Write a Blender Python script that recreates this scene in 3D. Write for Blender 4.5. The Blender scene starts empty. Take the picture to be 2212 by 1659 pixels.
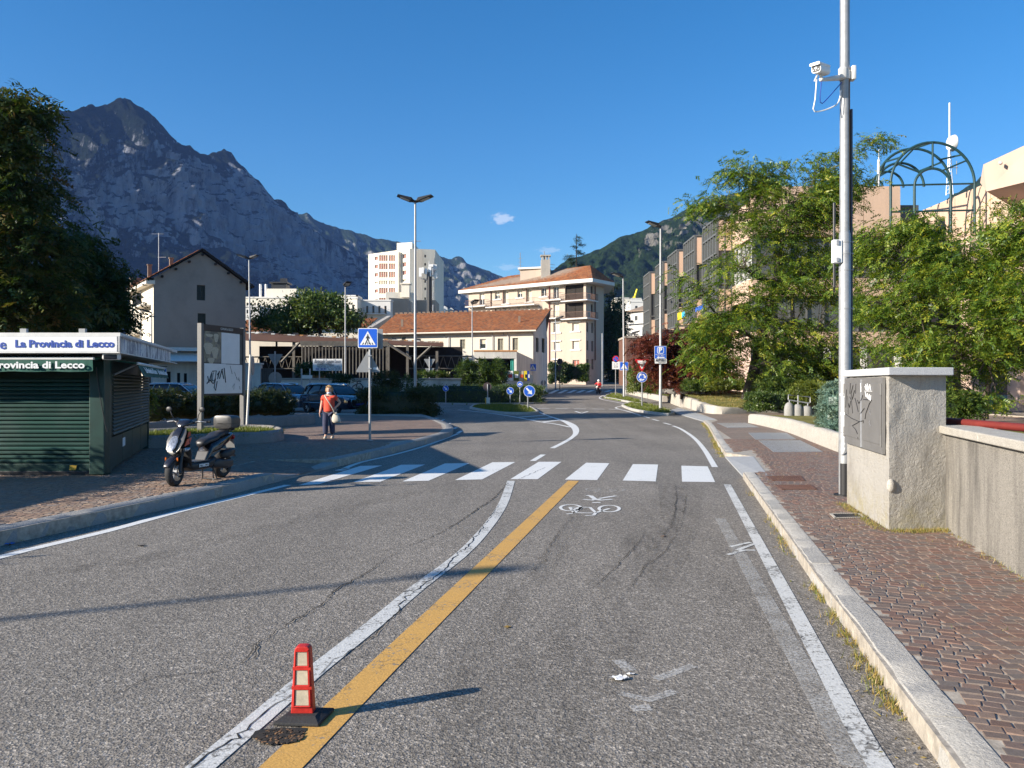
import bpy, bmesh, math, random
import numpy as np
from mathutils import Vector, Matrix, Quaternion, noise as mnoise
from math import sin, cos, pi, radians, sqrt, atan2
random.seed(7); np.random.seed(7)
SC = bpy.context.scene
COL = SC.collection

# ------------------------------------------------------------------ camera
EYE = 1.70
cam_d = bpy.data.cameras.new('camera'); cam = bpy.data.objects.new('camera', cam_d); COL.objects.link(cam)
cam.location = (0, 0, EYE); cam.rotation_euler = (radians(90), 0, 0)
cam_d.sensor_width = 36.0; cam_d.lens = 1725 / 2212 * 36.0
cam_d.clip_start = 0.05; cam_d.clip_end = 12000
SC.camera = cam

# ------------------------------------------------------------------ sky, sun, exposure
SUN_EL, SUN_AZ = 21.5, 246.0          # azimuth clockwise from +Y
world = bpy.data.worlds.new('World'); SC.world = world; world.use_nodes = True
wn = world.node_tree; wn.nodes.clear()
w_out = wn.nodes.new('ShaderNodeOutputWorld'); w_bg = wn.nodes.new('ShaderNodeBackground')
w_sky = wn.nodes.new('ShaderNodeTexSky'); w_sky.sky_type = 'NISHITA'; w_sky.sun_disc = False
w_sky.sun_elevation = radians(SUN_EL); w_sky.sun_rotation = radians(SUN_AZ)
w_sky.altitude = 300; w_sky.air_density = 1.0; w_sky.dust_density = 0.5; w_sky.ozone_density = 3.0
w_bg.inputs['Strength'].default_value = 0.092
w_hsv = wn.nodes.new('ShaderNodeHueSaturation'); w_hsv.inputs['Saturation'].default_value = 1.36
wn.links.new(w_sky.outputs[0], w_hsv.inputs['Color'])
# two small fair-weather clouds low over the valley: soft noise round a direction of the sky
def w_node(t, **k):
    q = wn.nodes.new('ShaderNode' + t)
    for a, b in k.items(): setattr(q, a, b)
    return q
w_tc = w_node('TexCoord'); w_col = w_hsv.outputs[0]
for cd_, cs_, amt in (((-0.012, 0.979, 0.203), (62, 62, 130), 0.38), ((0.045, 0.985, 0.165), (60, 60, 200), 0.18), ((-0.005, 0.988, 0.145), (60, 60, 220), 0.15)):
    sb = w_node('VectorMath', operation='SUBTRACT'); sb.inputs[1].default_value = cd_; wn.links.new(w_tc.outputs['Generated'], sb.inputs[0])
    ml = w_node('VectorMath', operation='MULTIPLY'); ml.inputs[1].default_value = cs_; wn.links.new(sb.outputs[0], ml.inputs[0])
    nz_ = w_node('TexNoise'); nz_.inputs['Scale'].default_value = 2.2; nz_.inputs['Detail'].default_value = 6; wn.links.new(ml.outputs[0], nz_.inputs['Vector'])
    ln = w_node('VectorMath', operation='LENGTH'); wn.links.new(ml.outputs[0], ln.inputs[0])
    df = w_node('Math', operation='SUBTRACT'); wn.links.new(nz_.outputs['Fac'], df.inputs[0]); mm = w_node('Math', operation='MULTIPLY'); mm.inputs[1].default_value = 0.55; wn.links.new(ln.outputs['Value'], mm.inputs[0]); wn.links.new(mm.outputs[0], df.inputs[1])
    cl = w_node('Math', operation='MULTIPLY', use_clamp=True); cl.inputs[1].default_value = amt*4; wn.links.new(df.outputs[0], cl.inputs[0])
    mx = w_node('Mix', data_type='RGBA'); mx.inputs[7].default_value = (7.0, 6.9, 7.0, 1); sc2 = w_node('Math', operation='MINIMUM'); sc2.inputs[1].default_value = amt; wn.links.new(cl.outputs[0], sc2.inputs[0]); wn.links.new(sc2.outputs[0], mx.inputs[0]); wn.links.new(w_col, mx.inputs[6]); w_col = mx.outputs[2]
wn.links.new(w_col, w_bg.inputs['Color'])
wn.links.new(w_bg.outputs[0], w_out.inputs['Surface'])
sun_d = bpy.data.lights.new('sun', 'SUN'); sun = bpy.data.objects.new('sun', sun_d); COL.objects.link(sun)
sun_d.energy = 5.0; sun_d.angle = radians(0.5); sun_d.color = (1.0, 0.91, 0.78)
_az, _el = radians(SUN_AZ), radians(SUN_EL)
TO_SUN = Vector((sin(_az) * cos(_el), cos(_az) * cos(_el), sin(_el)))
sun.rotation_euler = (-TO_SUN).to_track_quat('-Z', 'Y').to_euler(); sun.location = (-60, -20, 60)
SC.view_settings.view_transform = 'Standard'; SC.view_settings.look = 'None'
SC.view_settings.gamma = 1.0; SC.view_settings.use_curve_mapping = False
SC.view_settings.exposure = 0.95
cy = SC.cycles
cy.max_bounces = 6; cy.diffuse_bounces = 3; cy.glossy_bounces = 3; cy.transmission_bounces = 4
cy.transparent_max_bounces = 8; cy.volume_bounces = 0; cy.caustics_reflective = False; cy.caustics_refractive = False

# ------------------------------------------------------------------ ground height and measuring
def gz(y):
    if y < 25: return 0.0
    if y < 180: return 1.56e-4 * (y - 25) ** 2
    return 3.748 + (min(y, 1500) - 180) * 0.022
FPX, CX, CY = 1725.0, 1106.0, 829.5
def P(px, py, Y):
    return Vector(((px - CX) / FPX * Y, Y, EYE + (CY - py) / FPX * Y))
def G(px, py, h=0.0):
    k = (CY - py) / FPX; Y = 5.0
    lo, hi = 1.0, 170.0
    for _ in range(60):                      # nearest crossing of the ray with the ground
        mid = (lo + hi) / 2
        if EYE + k * mid > gz(mid) + h: lo = mid
        else: hi = mid
    Y = lo
    return Vector(((px - CX) / FPX * Y, Y, gz(Y) + h))
CROPS = dict(A=(0,1050,2.212), B=(850,850,2.2122), C=(1550,900,2.765), D=(2100,900,2.765), E=(2400,400,1.7724),
    F=(2300,1150,2.765), K=(900,1400,1.2289), Q=(1900,1650,4.424), S=(430,880,3.19), T=(530,1350,3.8575),
    U=(850,1180,4.424), W=(2600,1200,2.0735), I=(500,2200,1.3012), J=(1900,2100,1.2654), M=(0,1650,1.8433), R=(3000,1250,3.4136))
def v(c, x, y):
    x0, y0, s = CROPS[c]
    return ((x0 + x / s) / 1.64919, (y0 + y / s) / 1.64919)

# ------------------------------------------------------------------ object helpers
WM = {}                                       # world matrices of parents
def tag(o, label=None, cat=None, group=None, kind=None):
    if label: o['label'] = label
    if cat: o['category'] = cat
    if group: o['group'] = group
    if kind: o['kind'] = kind
    return o
def thing(name, label, cat, loc=(0,0,0), rz=0.0, group=None):
    o = bpy.data.objects.new(name, None); COL.objects.link(o)
    o.empty_display_size = 0.2
    o.location = loc; o.rotation_euler = (0, 0, rz)
    WM[o.name] = Matrix.Translation(Vector(loc)) @ Matrix.Rotation(rz, 4, 'Z')
    return tag(o, label, cat, group)
def link(name, me, mat=None, parent=None):
    o = bpy.data.objects.new(name, me); COL.objects.link(o)
    if mat is not None and len(me.materials) == 0: me.materials.append(mat)
    if parent is not None:
        o.parent = parent
        WM[o.name] = WM.get(parent.name, Matrix())
    else: WM[o.name] = Matrix()
    return o
def dup(root, loc, rz, label, group=None):
    r = root.copy(); COL.objects.link(r); r.location = loc; r.rotation_euler = (0, 0, rz); r['label'] = label
    WM[r.name] = Matrix.Translation(Vector(loc)) @ Matrix.Rotation(rz, 4, 'Z')
    if group: r['group'] = group
    for ch in list(root.children):
        c = ch.copy(); COL.objects.link(c); c.parent = r
        for g in list(ch.children):
            d = g.copy(); COL.objects.link(d); d.parent = c
    return r

class MB:
    def __init__(s): s.v = []; s.f = []
    def add(s, vs, fs):
        n = len(s.v); s.v += [Vector(p) for p in vs]; s.f += [tuple(i + n for i in f) for f in fs]; return s
    def para(s, o, a, b, c):
        o, a, b, c = Vector(o), Vector(a), Vector(b), Vector(c)
        return s.add([o, o+a, o+a+b, o+b, o+c, o+a+c, o+a+b+c, o+b+c],
                     [(3,2,1,0),(4,5,6,7),(0,1,5,4),(1,2,6,5),(2,3,7,6),(3,0,4,7)])
    def box(s, c, d, rz=0.0):
        m = Matrix.Rotation(rz, 3, 'Z'); c = Vector(c)
        a, b, e = m @ Vector((d[0],0,0)), m @ Vector((0,d[1],0)), Vector((0,0,d[2]))
        return s.para(c - a/2 - b/2 - e/2, a, b, e)
    def rbox(s, c, d, r=0.02, rz=0.0, seg=2):
        bm = bmesh.new(); bmesh.ops.create_cube(bm, size=1)
        for q in bm.verts: q.co = Vector((q.co.x*d[0], q.co.y*d[1], q.co.z*d[2]))
        bmesh.ops.bevel(bm, geom=bm.edges[:], offset=r, segments=seg, affect='EDGES', profile=0.5)
        m = Matrix.Rotation(rz, 3, 'Z'); bm.verts.index_update()
        s.add([m @ q.co + Vector(c) for q in bm.verts], [tuple(q.index for q in f.verts) for f in bm.faces]); bm.free(); return s
    def quad(s, a, b, c, d): return s.add([a, b, c, d], [(0,1,2,3)])
    def poly(s, pts): return s.add(pts, [tuple(range(len(pts)))])
    def prism(s, pts, ext):
        n = len(pts); ext = Vector(ext); pts = [Vector(p) for p in pts]
        return s.add(pts + [p + ext for p in pts], [tuple(reversed(range(n))), tuple(range(n, 2*n))] +
                     [(i, (i+1) % n, n + (i+1) % n, n + i) for i in range(n)])
    def tube(s, pts, r, n=8, caps=True):
        pts = [Vector(p) for p in pts]; m = len(pts)
        rs = r if isinstance(r, (list, tuple)) else [r] * m
        base = len(s.v); up = None
        for i, p in enumerate(pts):
            t = (pts[min(i+1, m-1)] - pts[max(i-1, 0)])
            if t.length < 1e-9: t = Vector((0,0,1))
            t.normalize()
            if up is None:
                up = Vector((0,0,1)) if abs(t.z) < 0.9 else Vector((1,0,0))
            a = t.cross(up)
            if a.length < 1e-6: a = t.cross(Vector((1,0.3,0)))
            a.normalize(); b = t.cross(a).normalized(); up = -b if False else up
            for k in range(n):
                an = 2*pi*k/n; s.v.append(p + a*(cos(an)*rs[i]) + b*(sin(an)*rs[i]))
        for i in range(m-1):
            for k in range(n):
                q = base + i*n; s.f.append((q+k, q+(k+1) % n, q+n+(k+1) % n, q+n+k))
        if caps:
            s.f.append(tuple(base + k for k in reversed(range(n)))); s.f.append(tuple(base + (m-1)*n + k for k in range(n)))
        return s
    def cyl(s, a, b, r, n=12, r2=None): return s.tube([a, b], [r, r if r2 is None else r2], n)
    def lathe(s, prof, c=(0,0,0), n=16, ax='Z'):
        c = Vector(c); base = len(s.v); m = len(prof)
        for r, z in prof:
            for k in range(n):
                an = 2*pi*k/n
                p = (r*cos(an), r*sin(an), z)
                if ax == 'Y': p = (p[0], p[2], p[1])
                if ax == 'X': p = (p[2], p[0], p[1])
                s.v.append(c + Vector(p))
        for i in range(m-1):
            for k in range(n):
                q = base + i*n; s.f.append((q+k, q+(k+1) % n, q+n+(k+1) % n, q+n+k))
        s.f.append(tuple(base+k for k in reversed(range(n)))); s.f.append(tuple(base+(m-1)*n+k for k in range(n)))
        return s
    def ball(s, c, r, nu=12, nv=8):
        r = (r, r, r) if not isinstance(r, (tuple, list)) else r
        c = Vector(c); base = len(s.v)
        s.v.append(c + Vector((0,0,-r[2])))
        for j in range(1, nv):
            t = -pi/2 + pi*j/nv
            for k in range(nu):
                a = 2*pi*k/nu; s.v.append(c + Vector((r[0]*cos(t)*cos(a), r[1]*cos(t)*sin(a), r[2]*sin(t))))
        s.v.append(c + Vector((0,0,r[2]))); top = len(s.v) - 1
        for k in range(nu): s.f.append((base, base+1+(k+1) % nu, base+1+k))
        for j in range(nv-2):
            for k in range(nu):
                q = base+1+j*nu; s.f.append((q+k, q+(k+1) % nu, q+nu+(k+1) % nu, q+nu+k))
        q = base+1+(nv-2)*nu
        for k in range(nu): s.f.append((q+k, q+(k+1) % nu, top))
        return s
    def loft(s, secs, n=14, p=2.6, axis='x'):
        # secs: (x, z, half width, half height, tilt): rings of superellipses across local y
        base = len(s.v)
        for (x, z, hw, hh, *t) in secs:
            t = t[0] if t else 0.0; ux, uz = sin(t), cos(t)
            for k in range(n):
                a = 2*pi*k/n + pi/n; ca, sa = cos(a), sin(a)
                e = 2.0/p; cx_ = math.copysign(abs(ca)**e, ca)*hw; cz_ = math.copysign(abs(sa)**e, sa)*hh
                s.v.append(Vector((x + ux*cz_, cx_, z + uz*cz_)))
        m = len(secs)
        for i in range(m-1):
            for k in range(n):
                q = base + i*n; s.f.append((q+k, q+(k+1) % n, q+n+(k+1) % n, q+n+k))
        s.f.append(tuple(base+k for k in reversed(range(n)))); s.f.append(tuple(base+(m-1)*n+k for k in range(n)))
        return s
    def xf(s, m):
        s.v = [m @ p for p in s.v]; return s
    def mesh(s, name, bevel=0, smooth=None):
        me = bpy.data.meshes.new(name); me.from_pydata(s.v, [], s.f); me.update()
        bm = bmesh.new(); bm.from_mesh(me)
        if bevel:
            bmesh.ops.remove_doubles(bm, verts=bm.verts[:], dist=1e-5)
            ed = [e for e in bm.edges if len(e.link_faces) == 2 and e.calc_face_angle(0) > 0.6]
            bmesh.ops.bevel(bm, geom=ed, offset=bevel, segments=2, affect='EDGES', profile=0.5, clamp_overlap=True)
        bmesh.ops.recalc_face_normals(bm, faces=bm.faces[:]); bm.to_mesh(me); bm.free()
        if smooth is not None:
            me.polygons.foreach_set('use_smooth', [True]*len(me.polygons)); me.set_sharp_from_angle(angle=radians(smooth))
        return me
    def build(s, name, mat, parent=None, local=False, bevel=0, smooth=None):
        if parent is not None and not local:
            inv = WM[parent.name].inverted(); s.v = [inv @ p for p in s.v]
        return link(name, s.mesh(name, bevel, smooth), mat, parent)

def fast_mesh(name, verts, quads, mat, attr=None):
    """verts (n,3) array, quads (m,4) array"""
    me = bpy.data.meshes.new(name); nv, nq = len(verts), len(quads)
    me.vertices.add(nv); me.vertices.foreach_set('co', np.asarray(verts, np.float32).ravel())
    me.loops.add(nq*4); me.polygons.add(nq)
    me.loops.foreach_set('vertex_index', np.asarray(quads, np.int32).ravel())
    me.polygons.foreach_set('loop_start', np.arange(0, nq*4, 4, dtype=np.int32))
    me.polygons.foreach_set('loop_total', np.full(nq, 4, np.int32))
    me.polygons.foreach_set('use_smooth', [False]*nq)
    if attr is not None:
        a = me.attributes.new('tint', 'FLOAT', 'FACE'); a.data.foreach_set('value', np.asarray(attr, np.float32))
    me.update(calc_edges=True)
    if mat: me.materials.append(mat)
    return me

def spline(pts, step=0.4, closed=False):
    pts = [Vector(p) for p in pts]; n = len(pts); out = []
    rng = range(n if closed else n-1)
    for i in rng:
        if closed: p0, p1, p2, p3 = pts[(i-1) % n], pts[i], pts[(i+1) % n], pts[(i+2) % n]
        else: p0, p1, p2, p3 = pts[max(i-1,0)], pts[i], pts[i+1], pts[min(i+2,n-1)]
        m = max(2, int((p2-p1).length/step))
        for k in range(m):
            t = k/m
            out.append(0.5*((2*p1) + (p2-p0)*t + (2*p0-5*p1+4*p2-p3)*t*t + (3*p1-p0-3*p2+p3)*t**3))
    if not closed: out.append(pts[-1])
    return out

FONT_CACHE = {}
def text_mb(txt, size, o, right, up, depth=0.004, bold=0.0, shear=0.0, align='CENTER', space=1.0, squash=1.0):
    cu = bpy.data.curves.new('t', 'FONT'); cu.body = txt; cu.size = size; cu.extrude = depth/2; cu.offset = bold
    cu.shear = shear; cu.align_x = align; cu.align_y = 'CENTER'; cu.space_character = space; cu.resolution_u = 2
    ob = bpy.data.objects.new('t', cu); me = ob.to_mesh()
    right, up = Vector(right).normalized(), Vector(up).normalized(); nrm = right.cross(up); o = Vector(o)
    mb = MB()
    mb.add([o + right*(q.co.x*squash) + up*q.co.y + nrm*(q.co.z + depth/2) for q in me.vertices], [tuple(p.vertices) for p in me.polygons])
    ob.to_mesh_clear(); bpy.data.objects.remove(ob); bpy.data.curves.remove(cu)
    return mb
# ------------------------------------------------------------------ materials
class NT:
    def __init__(s, name):
        s.m = bpy.data.materials.new(name); s.m.use_nodes = True; s.t = s.m.node_tree; s.t.nodes.clear()
        s.out = s.t.nodes.new('ShaderNodeOutputMaterial'); s.co = None
    def n(s, typ, **kw):
        q = s.t.nodes.new('ShaderNode' + typ)
        for k, val in kw.items():
            if k in q.inputs: q.inputs[k].default_value = val
            else: setattr(q, k, val)
        return q
    def l(s, a, b): s.t.links.new(a, b)
    def coord(s, scale=(1,1,1), kind='Object'):
        tc = s.n('TexCoord'); mp = s.n('Mapping'); mp.inputs['Scale'].default_value = scale
        s.l(tc.outputs[kind], mp.inputs['Vector']); return mp.outputs[0]
    def noise(s, scale, detail=4, rough=0.6, vec=None, dist=0.0):
        q = s.n('TexNoise'); q.inputs['Scale'].default_value = scale; q.inputs['Detail'].default_value = detail
        q.inputs['Roughness'].default_value = rough; q.inputs['Distortion'].default_value = dist
        s.l(vec if vec else s.coord(), q.inputs['Vector']); return q.outputs['Fac']
    def ramp(s, fac, stops):
        q = s.n('ValToRGB'); e = q.color_ramp.elements
        while len(e) < len(stops): e.new(0.5)
        for i, (p, c) in enumerate(stops):
            e[i].position = p; e[i].color = (c, c, c, 1) if isinstance(c, (int, float)) else (*c, 1)
        s.l(fac, q.inputs['Fac']); return q.outputs['Color']
    def mix(s, fac, a, b, mode='MIX'):
        q = s.n('Mix', data_type='RGBA', blend_type=mode)
        for i, x in ((0, fac), (6, a), (7, b)):
            if isinstance(x, (int, float)): q.inputs[i].default_value = x if i == 0 else (x, x, x, 1)
            elif isinstance(x, tuple): q.inputs[i].default_value = (*x, 1)
            else: s.l(x, q.inputs[i])
        return q.outputs[2]
    def math(s, op, a, b=0.0):
        q = s.n('Math', operation=op)
        for i, x in ((0, a), (1, b)):
            if isinstance(x, (int, float)): q.inputs[i].default_value = x
            else: s.l(x, q.inputs[i])
        return q.outputs[0]
    def bsdf(s, col, rough=0.8, metal=0.0, spec=0.5, bump=None, bstr=0.3, bdist=0.02, coat=0.0):
        q = s.n('BsdfPrincipled'); q.inputs['Metallic'].default_value = metal
        q.inputs['Specular IOR Level'].default_value = spec; q.inputs['Coat Weight'].default_value = coat
        for nm, x in (('Base Color', col), ('Roughness', rough)):
            if isinstance(x, tuple): q.inputs[nm].default_value = (*x, 1)
            elif isinstance(x, (int, float)): q.inputs[nm].default_value = x
            else: s.l(x, q.inputs[nm])
        if bump is not None:
            b = s.n('Bump'); b.inputs['Strength'].default_value = bstr; b.inputs['Distance'].default_value = bdist
            s.l(bump, b.inputs['Height']); s.l(b.outputs[0], q.inputs['Normal'])
        s.l(q.outputs[0], s.out.inputs['Surface']); return q

def sc(c, k): return tuple(min(1.0, x*k) for x in c)
def plain(name, col, rough=0.6, metal=0.0, spec=0.5, var=0.12, scale=3.0, bump=0.0, bscale=40.0, coat=0.0):
    t = NT(name); f = t.noise(scale, 5, 0.65)
    c = t.ramp(f, [(0.3, sc(col, 1-var)), (0.7, sc(col, 1+var))])
    t.bsdf(c, rough, metal, spec, t.noise(bscale, 3) if bump else None, bump, 0.01, coat); return t.m
def streaked(name, col, dark, amount=0.5, rough=0.9, hs=2.5, vs=0.25, bump=0.4, bscale=45.0, speck=0.0):
    """weathered concrete or plaster with rain streaks running down"""
    t = NT(name)
    st = t.noise(1.0, 6, 0.7, t.coord((hs, hs, vs)))
    blot = t.noise(0.9, 6, 0.65)
    f = t.math('MULTIPLY', t.ramp(st, [(0.42, 0.0), (0.66, 1.0)]), t.ramp(blot, [(0.3, 0.25), (0.7, 1.0)]))
    c = t.mix(t.math('MULTIPLY', f, amount), col, dark)
    c = t.mix(t.ramp(t.noise(14, 4), [(0.3, 0.0), (0.8, 0.35)]), c, sc(col, 0.75))
    if speck:
        c = t.mix(t.math('MULTIPLY', t.ramp(t.noise(bscale*2, 2, 0.8), [(0.45, 0.0), (0.62, 1.0)]), speck), c, sc(dark, 0.7))
    t.bsdf(c, rough, bump=t.noise(bscale, 5, 0.7), bstr=bump, bdist=0.02); return t.m

def asphalt(name, base=0.135, tone=(1.11, 1.0, 0.86)):
    t = NT(name)
    big = t.noise(0.22, 5, 0.6); track = t.noise(1.0, 4, 0.6, t.coord((1.1, 0.10, 1)))
    g1 = t.n('TexVoronoi'); g1.inputs['Scale'].default_value = 95; t.l(t.coord(), g1.inputs['Vector'])
    g2 = t.n('TexVoronoi'); g2.inputs['Scale'].default_value = 42; t.l(t.coord(), g2.inputs['Vector'])
    sp = t.n('SeparateColor'); t.l(g1.outputs['Color'], sp.inputs[0])
    sp2 = t.n('SeparateColor'); t.l(g2.outputs['Color'], sp2.inputs[0])
    grain = t.ramp(sp.outputs[0], [(0.0, 0.55), (0.55, 0.92), (0.88, 1.2), (1.0, 1.8)])
    grain2 = t.ramp(sp2.outputs[0], [(0.0, 0.75), (0.8, 1.05), (1.0, 1.35)])
    b = tuple(base*x for x in tone)
    c = t.mix(1.0, t.ramp(big, [(0.3, sc(b, 0.86)), (0.7, sc(b, 1.12))]), t.ramp(track, [(0.3, 0.86), (0.7, 1.10)]), 'MULTIPLY')
    c = t.mix(1.0, c, grain, 'MULTIPLY'); c = t.mix(1.0, c, grain2, 'MULTIPLY')
    c = t.mix(t.ramp(t.noise(0.8, 6, 0.7), [(0.60, 0.0), (0.75, 0.35)]), c, sc(b, 0.45))
    h = t.math('ADD', g1.outputs['Distance'], t.math('MULTIPLY', g2.outputs['Distance'], 1.2))
    t.bsdf(c, 0.9, spec=0.25, bump=h, bstr=0.4, bdist=0.010); return t.m
def paint(name, col, wear=0.35, under=(0.20,0.19,0.17)):
    t = NT(name)
    w = t.noise(26, 6, 0.75); w2 = t.noise(2.0, 5, 0.6)
    f = t.ramp(t.math('ADD', w, t.math('MULTIPLY', w2, 0.5)), [(0.70 + 0.22*(1-wear), 0.0), (0.78 + 0.22*(1-wear), 1.0)])
    vo = t.n('TexVoronoi', feature='DISTANCE_TO_EDGE'); vo.inputs['Scale'].default_value = 7
    ns = t.n('TexNoise'); ns.inputs['Scale'].default_value = 6; t.l(t.coord(), ns.inputs['Vector'])
    t.l(t.mix(0.25, t.coord(), ns.outputs['Color']), vo.inputs['Vector'])
    crack = t.math('MULTIPLY', t.ramp(vo.outputs['Distance'], [(0.0, 1.0), (0.03, 0.0)]), t.ramp(w2, [(0.50, 0.0), (0.58, wear*1.6)]))
    c = t.ramp(t.noise(60, 3), [(0.3, sc(col, 0.84)), (0.7, sc(col, 1.08))])
    c = t.mix(f, c, under); c = t.mix(crack, c, (0.03, 0.03, 0.03))
    t.bsdf(c, 0.75, bump=t.noise(70, 4), bstr=0.35, bdist=0.008); return t.m
def stone_mat(name, cols, rough=0.8, bump=0.4):
    """natural stone; the tint attribute (per face) or the object's own random value picks the colour"""
    t = NT(name)
    at = t.n('Attribute', attribute_name='tint'); oi = t.n('ObjectInfo')
    f = t.math('FRACT', t.math('ADD', at.outputs['Fac'], oi.outputs['Random']))
    c = t.ramp(f, [(i/(len(cols)-1), x) for i, x in enumerate(cols)])
    c = t.mix(0.6, c, t.ramp(t.noise(38, 5, 0.7), [(0.3, 0.55), (0.75, 1.25)]), 'MULTIPLY')
    t.bsdf(c, rough, bump=t.noise(90, 4), bstr=bump, bdist=0.006); return t.m
def leaf_mat(name, cols, trans=0.35, gloss=0.25):
    t = NT(name)
    at = t.n('Attribute', attribute_name='tint')
    c = t.ramp(at.outputs['Fac'], [(i/(len(cols)-1), x) for i, x in enumerate(cols)])
    d = t.n('BsdfDiffuse'); tr = t.n('BsdfTranslucent'); g = t.n('BsdfGlossy'); g.inputs['Roughness'].default_value = 0.45
    t.l(c, d.inputs[0]); t.l(t.mix(1.0, c, (1.25, 1.3, 0.5), 'MULTIPLY'), tr.inputs[0])
    g.inputs[0].default_value = (0.6, 0.6, 0.6, 1)
    m1 = t.n('MixShader'); m1.inputs[0].default_value = trans; t.l(d.outputs[0], m1.inputs[1]); t.l(tr.outputs[0], m1.inputs[2])
    m2 = t.n('MixShader'); m2.inputs[0].default_value = gloss*0.2; t.l(m1.outputs[0], m2.inputs[1]); t.l(g.outputs[0], m2.inputs[2])
    t.l(m2.outputs[0], t.out.inputs['Surface']); return t.m
def cobble_mat(name, cols, joint, sx=9.5, sy=9.5):
    """cobbles too far off to tell apart"""
    t = NT(name); vo = t.n('TexVoronoi'); vo.inputs['Scale'].default_value = sx; t.l(t.coord(), vo.inputs['Vector'])
    ve = t.n('TexVoronoi', feature='DISTANCE_TO_EDGE'); ve.inputs['Scale'].default_value = sx; t.l(t.coord(), ve.inputs['Vector'])
    s3 = t.n('SeparateColor'); t.l(vo.outputs['Color'], s3.inputs[0])
    c = t.ramp(s3.outputs[0], [(i/(len(cols)-1), x) for i, x in enumerate(cols)])
    c = t.mix(t.ramp(ve.outputs['Distance'], [(0.02, 1.0), (0.09, 0.0)]), c, joint)
    c = t.mix(0.7, c, t.ramp(t.noise(0.7, 5), [(0.3, 0.75), (0.7, 1.15)]), 'MULTIPLY')
    t.bsdf(c, 0.85, bump=t.ramp(ve.outputs['Distance'], [(0.0, 0.0), (0.12, 1.0)]), bstr=0.5, bdist=0.015); return t.m
def grass_mat(name, a, b, c3):
    t = NT(name)
    c = t.ramp(t.noise(1.2, 6, 0.7), [(0.3, a), (0.5, b), (0.72, c3)])
    c = t.mix(0.7, c, t.ramp(t.noise(60, 4, 0.8), [(0.3, 0.5), (0.7, 1.35)]), 'MULTIPLY')
    t.bsdf(c, 0.95, spec=0.1, bump=t.noise(70, 4, 0.8), bstr=0.9, bdist=0.05); return t.m
def mountain_mat(name, forest, rock, rock_lo=0.45, rock_hi=0.58, s=0.004):
    t = NT(name)
    at = t.n('Attribute', attribute_name='rock')
    n1 = t.noise(s*3.2, 9, 0.68); st = t.noise(1.0, 8, 0.75, t.coord((s*13, s*13, s*2.6)))
    f = t.math('ADD', t.math('MULTIPLY', at.outputs['Fac'], 0.62), t.math('ADD', t.math('MULTIPLY', n1, 0.22), t.math('MULTIPLY', st, 0.60)))
    f = t.ramp(f, [(rock_lo, 0.0), (rock_hi, 1.0)])
    fc = t.ramp(t.noise(s*26, 5, 0.75), [(0.3, sc(forest, 0.45)), (0.55, forest), (0.78, sc(forest, 1.9))])
    rc = t.ramp(st, [(0.32, sc(rock, 0.30)), (0.50, rock), (0.66, sc(rock, 1.35))])
    c = t.mix(f, fc, rc)
    h = t.math('ADD', t.math('MULTIPLY', t.noise(s*22, 6, 0.75), 0.8), st)
    t.bsdf(c, 0.95, spec=0.1, bump=h, bstr=0.9, bdist=14.0); return t.m
def tile_mat(name, cols):
    t = NT(name); at = t.n('Attribute', attribute_name='tint')
    c = t.ramp(at.outputs['Fac'], [(i/(len(cols)-1), x) for i, x in enumerate(cols)])
    c = t.mix(0.8, c, t.ramp(t.noise(0.5, 6, 0.7), [(0.3, 0.7), (0.7, 1.15)]), 'MULTIPLY')
    t.bsdf(c, 0.85, bump=t.noise(12, 3), bstr=0.2, bdist=0.03); return t.m
def glass(name, col=(0.02,0.025,0.03), rough=0.06):
    t = NT(name); t.bsdf(col, rough, spec=0.4); return t.m

M = {}
M['asphalt'] = asphalt('asphalt', 0.225)
M['asphalt_patch'] = asphalt('asphalt_patch', 0.165)
M['white_paint'] = paint('white_road_paint', (0.74,0.74,0.71), 0.15)
M['worn_paint'] = paint('worn_white_paint', (0.60,0.60,0.57), 0.62)
def thin(name, col, lo, hi, amt, sc3, rough=0.9):
    """a worn film through which the asphalt shows"""
    t = NT(name); f = t.math('MULTIPLY', t.ramp(t.noise(1.0, 7, 0.75, t.coord(sc3)), [(lo, 0.0), (hi, 1.0)]), t.ramp(t.noise(55, 4, 0.8), [(0.38, 0.0), (0.6, 1.0)]))
    q = t.bsdf(col, rough, spec=0.2); tr = t.n('BsdfTransparent'); m = t.n('MixShader'); t.l(t.math('MULTIPLY', f, amt), m.inputs[0]); t.l(tr.outputs[0], m.inputs[1]); t.l(q.outputs[0], m.inputs[2]); t.l(m.outputs[0], t.out.inputs['Surface']); return t.m
M['faded_paint'] = thin('faded_white_paint', (0.50,0.49,0.46), 0.30, 0.55, 0.85, (3,3,3))
M['ghost'] = thin('ghost_paint', (0.60,0.59,0.56), 0.20, 0.52, 0.75, (5,5,5))
M['track'] = thin('tyre_worn_track', (0.055,0.052,0.048), 0.40, 0.66, 0.27, (4.5,0.6,1))
M['yellow_paint'] = paint('yellow_road_paint', (0.60,0.34,0.085), 0.35)
M['crack'] = plain('crack_dark', (0.014,0.014,0.014), 0.95, var=0.4)
M['cobble'] = stone_mat('porphyry_cobble', [(0.15,0.095,0.073),(0.20,0.12,0.09),(0.165,0.12,0.097),(0.14,0.112,0.098),(0.235,0.16,0.12),(0.185,0.105,0.08),(0.155,0.128,0.112),(0.21,0.155,0.125)], 0.75)
M['cobble_pale'] = stone_mat('pale_cobble', [(0.25,0.165,0.115),(0.29,0.185,0.125),(0.21,0.15,0.115),(0.25,0.20,0.165),(0.30,0.21,0.14),(0.22,0.145,0.105)], 0.75)
M['joint'] = plain('sandy_joint', (0.36,0.32,0.265), 0.95, var=0.35, scale=12, bump=0.4)
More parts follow.
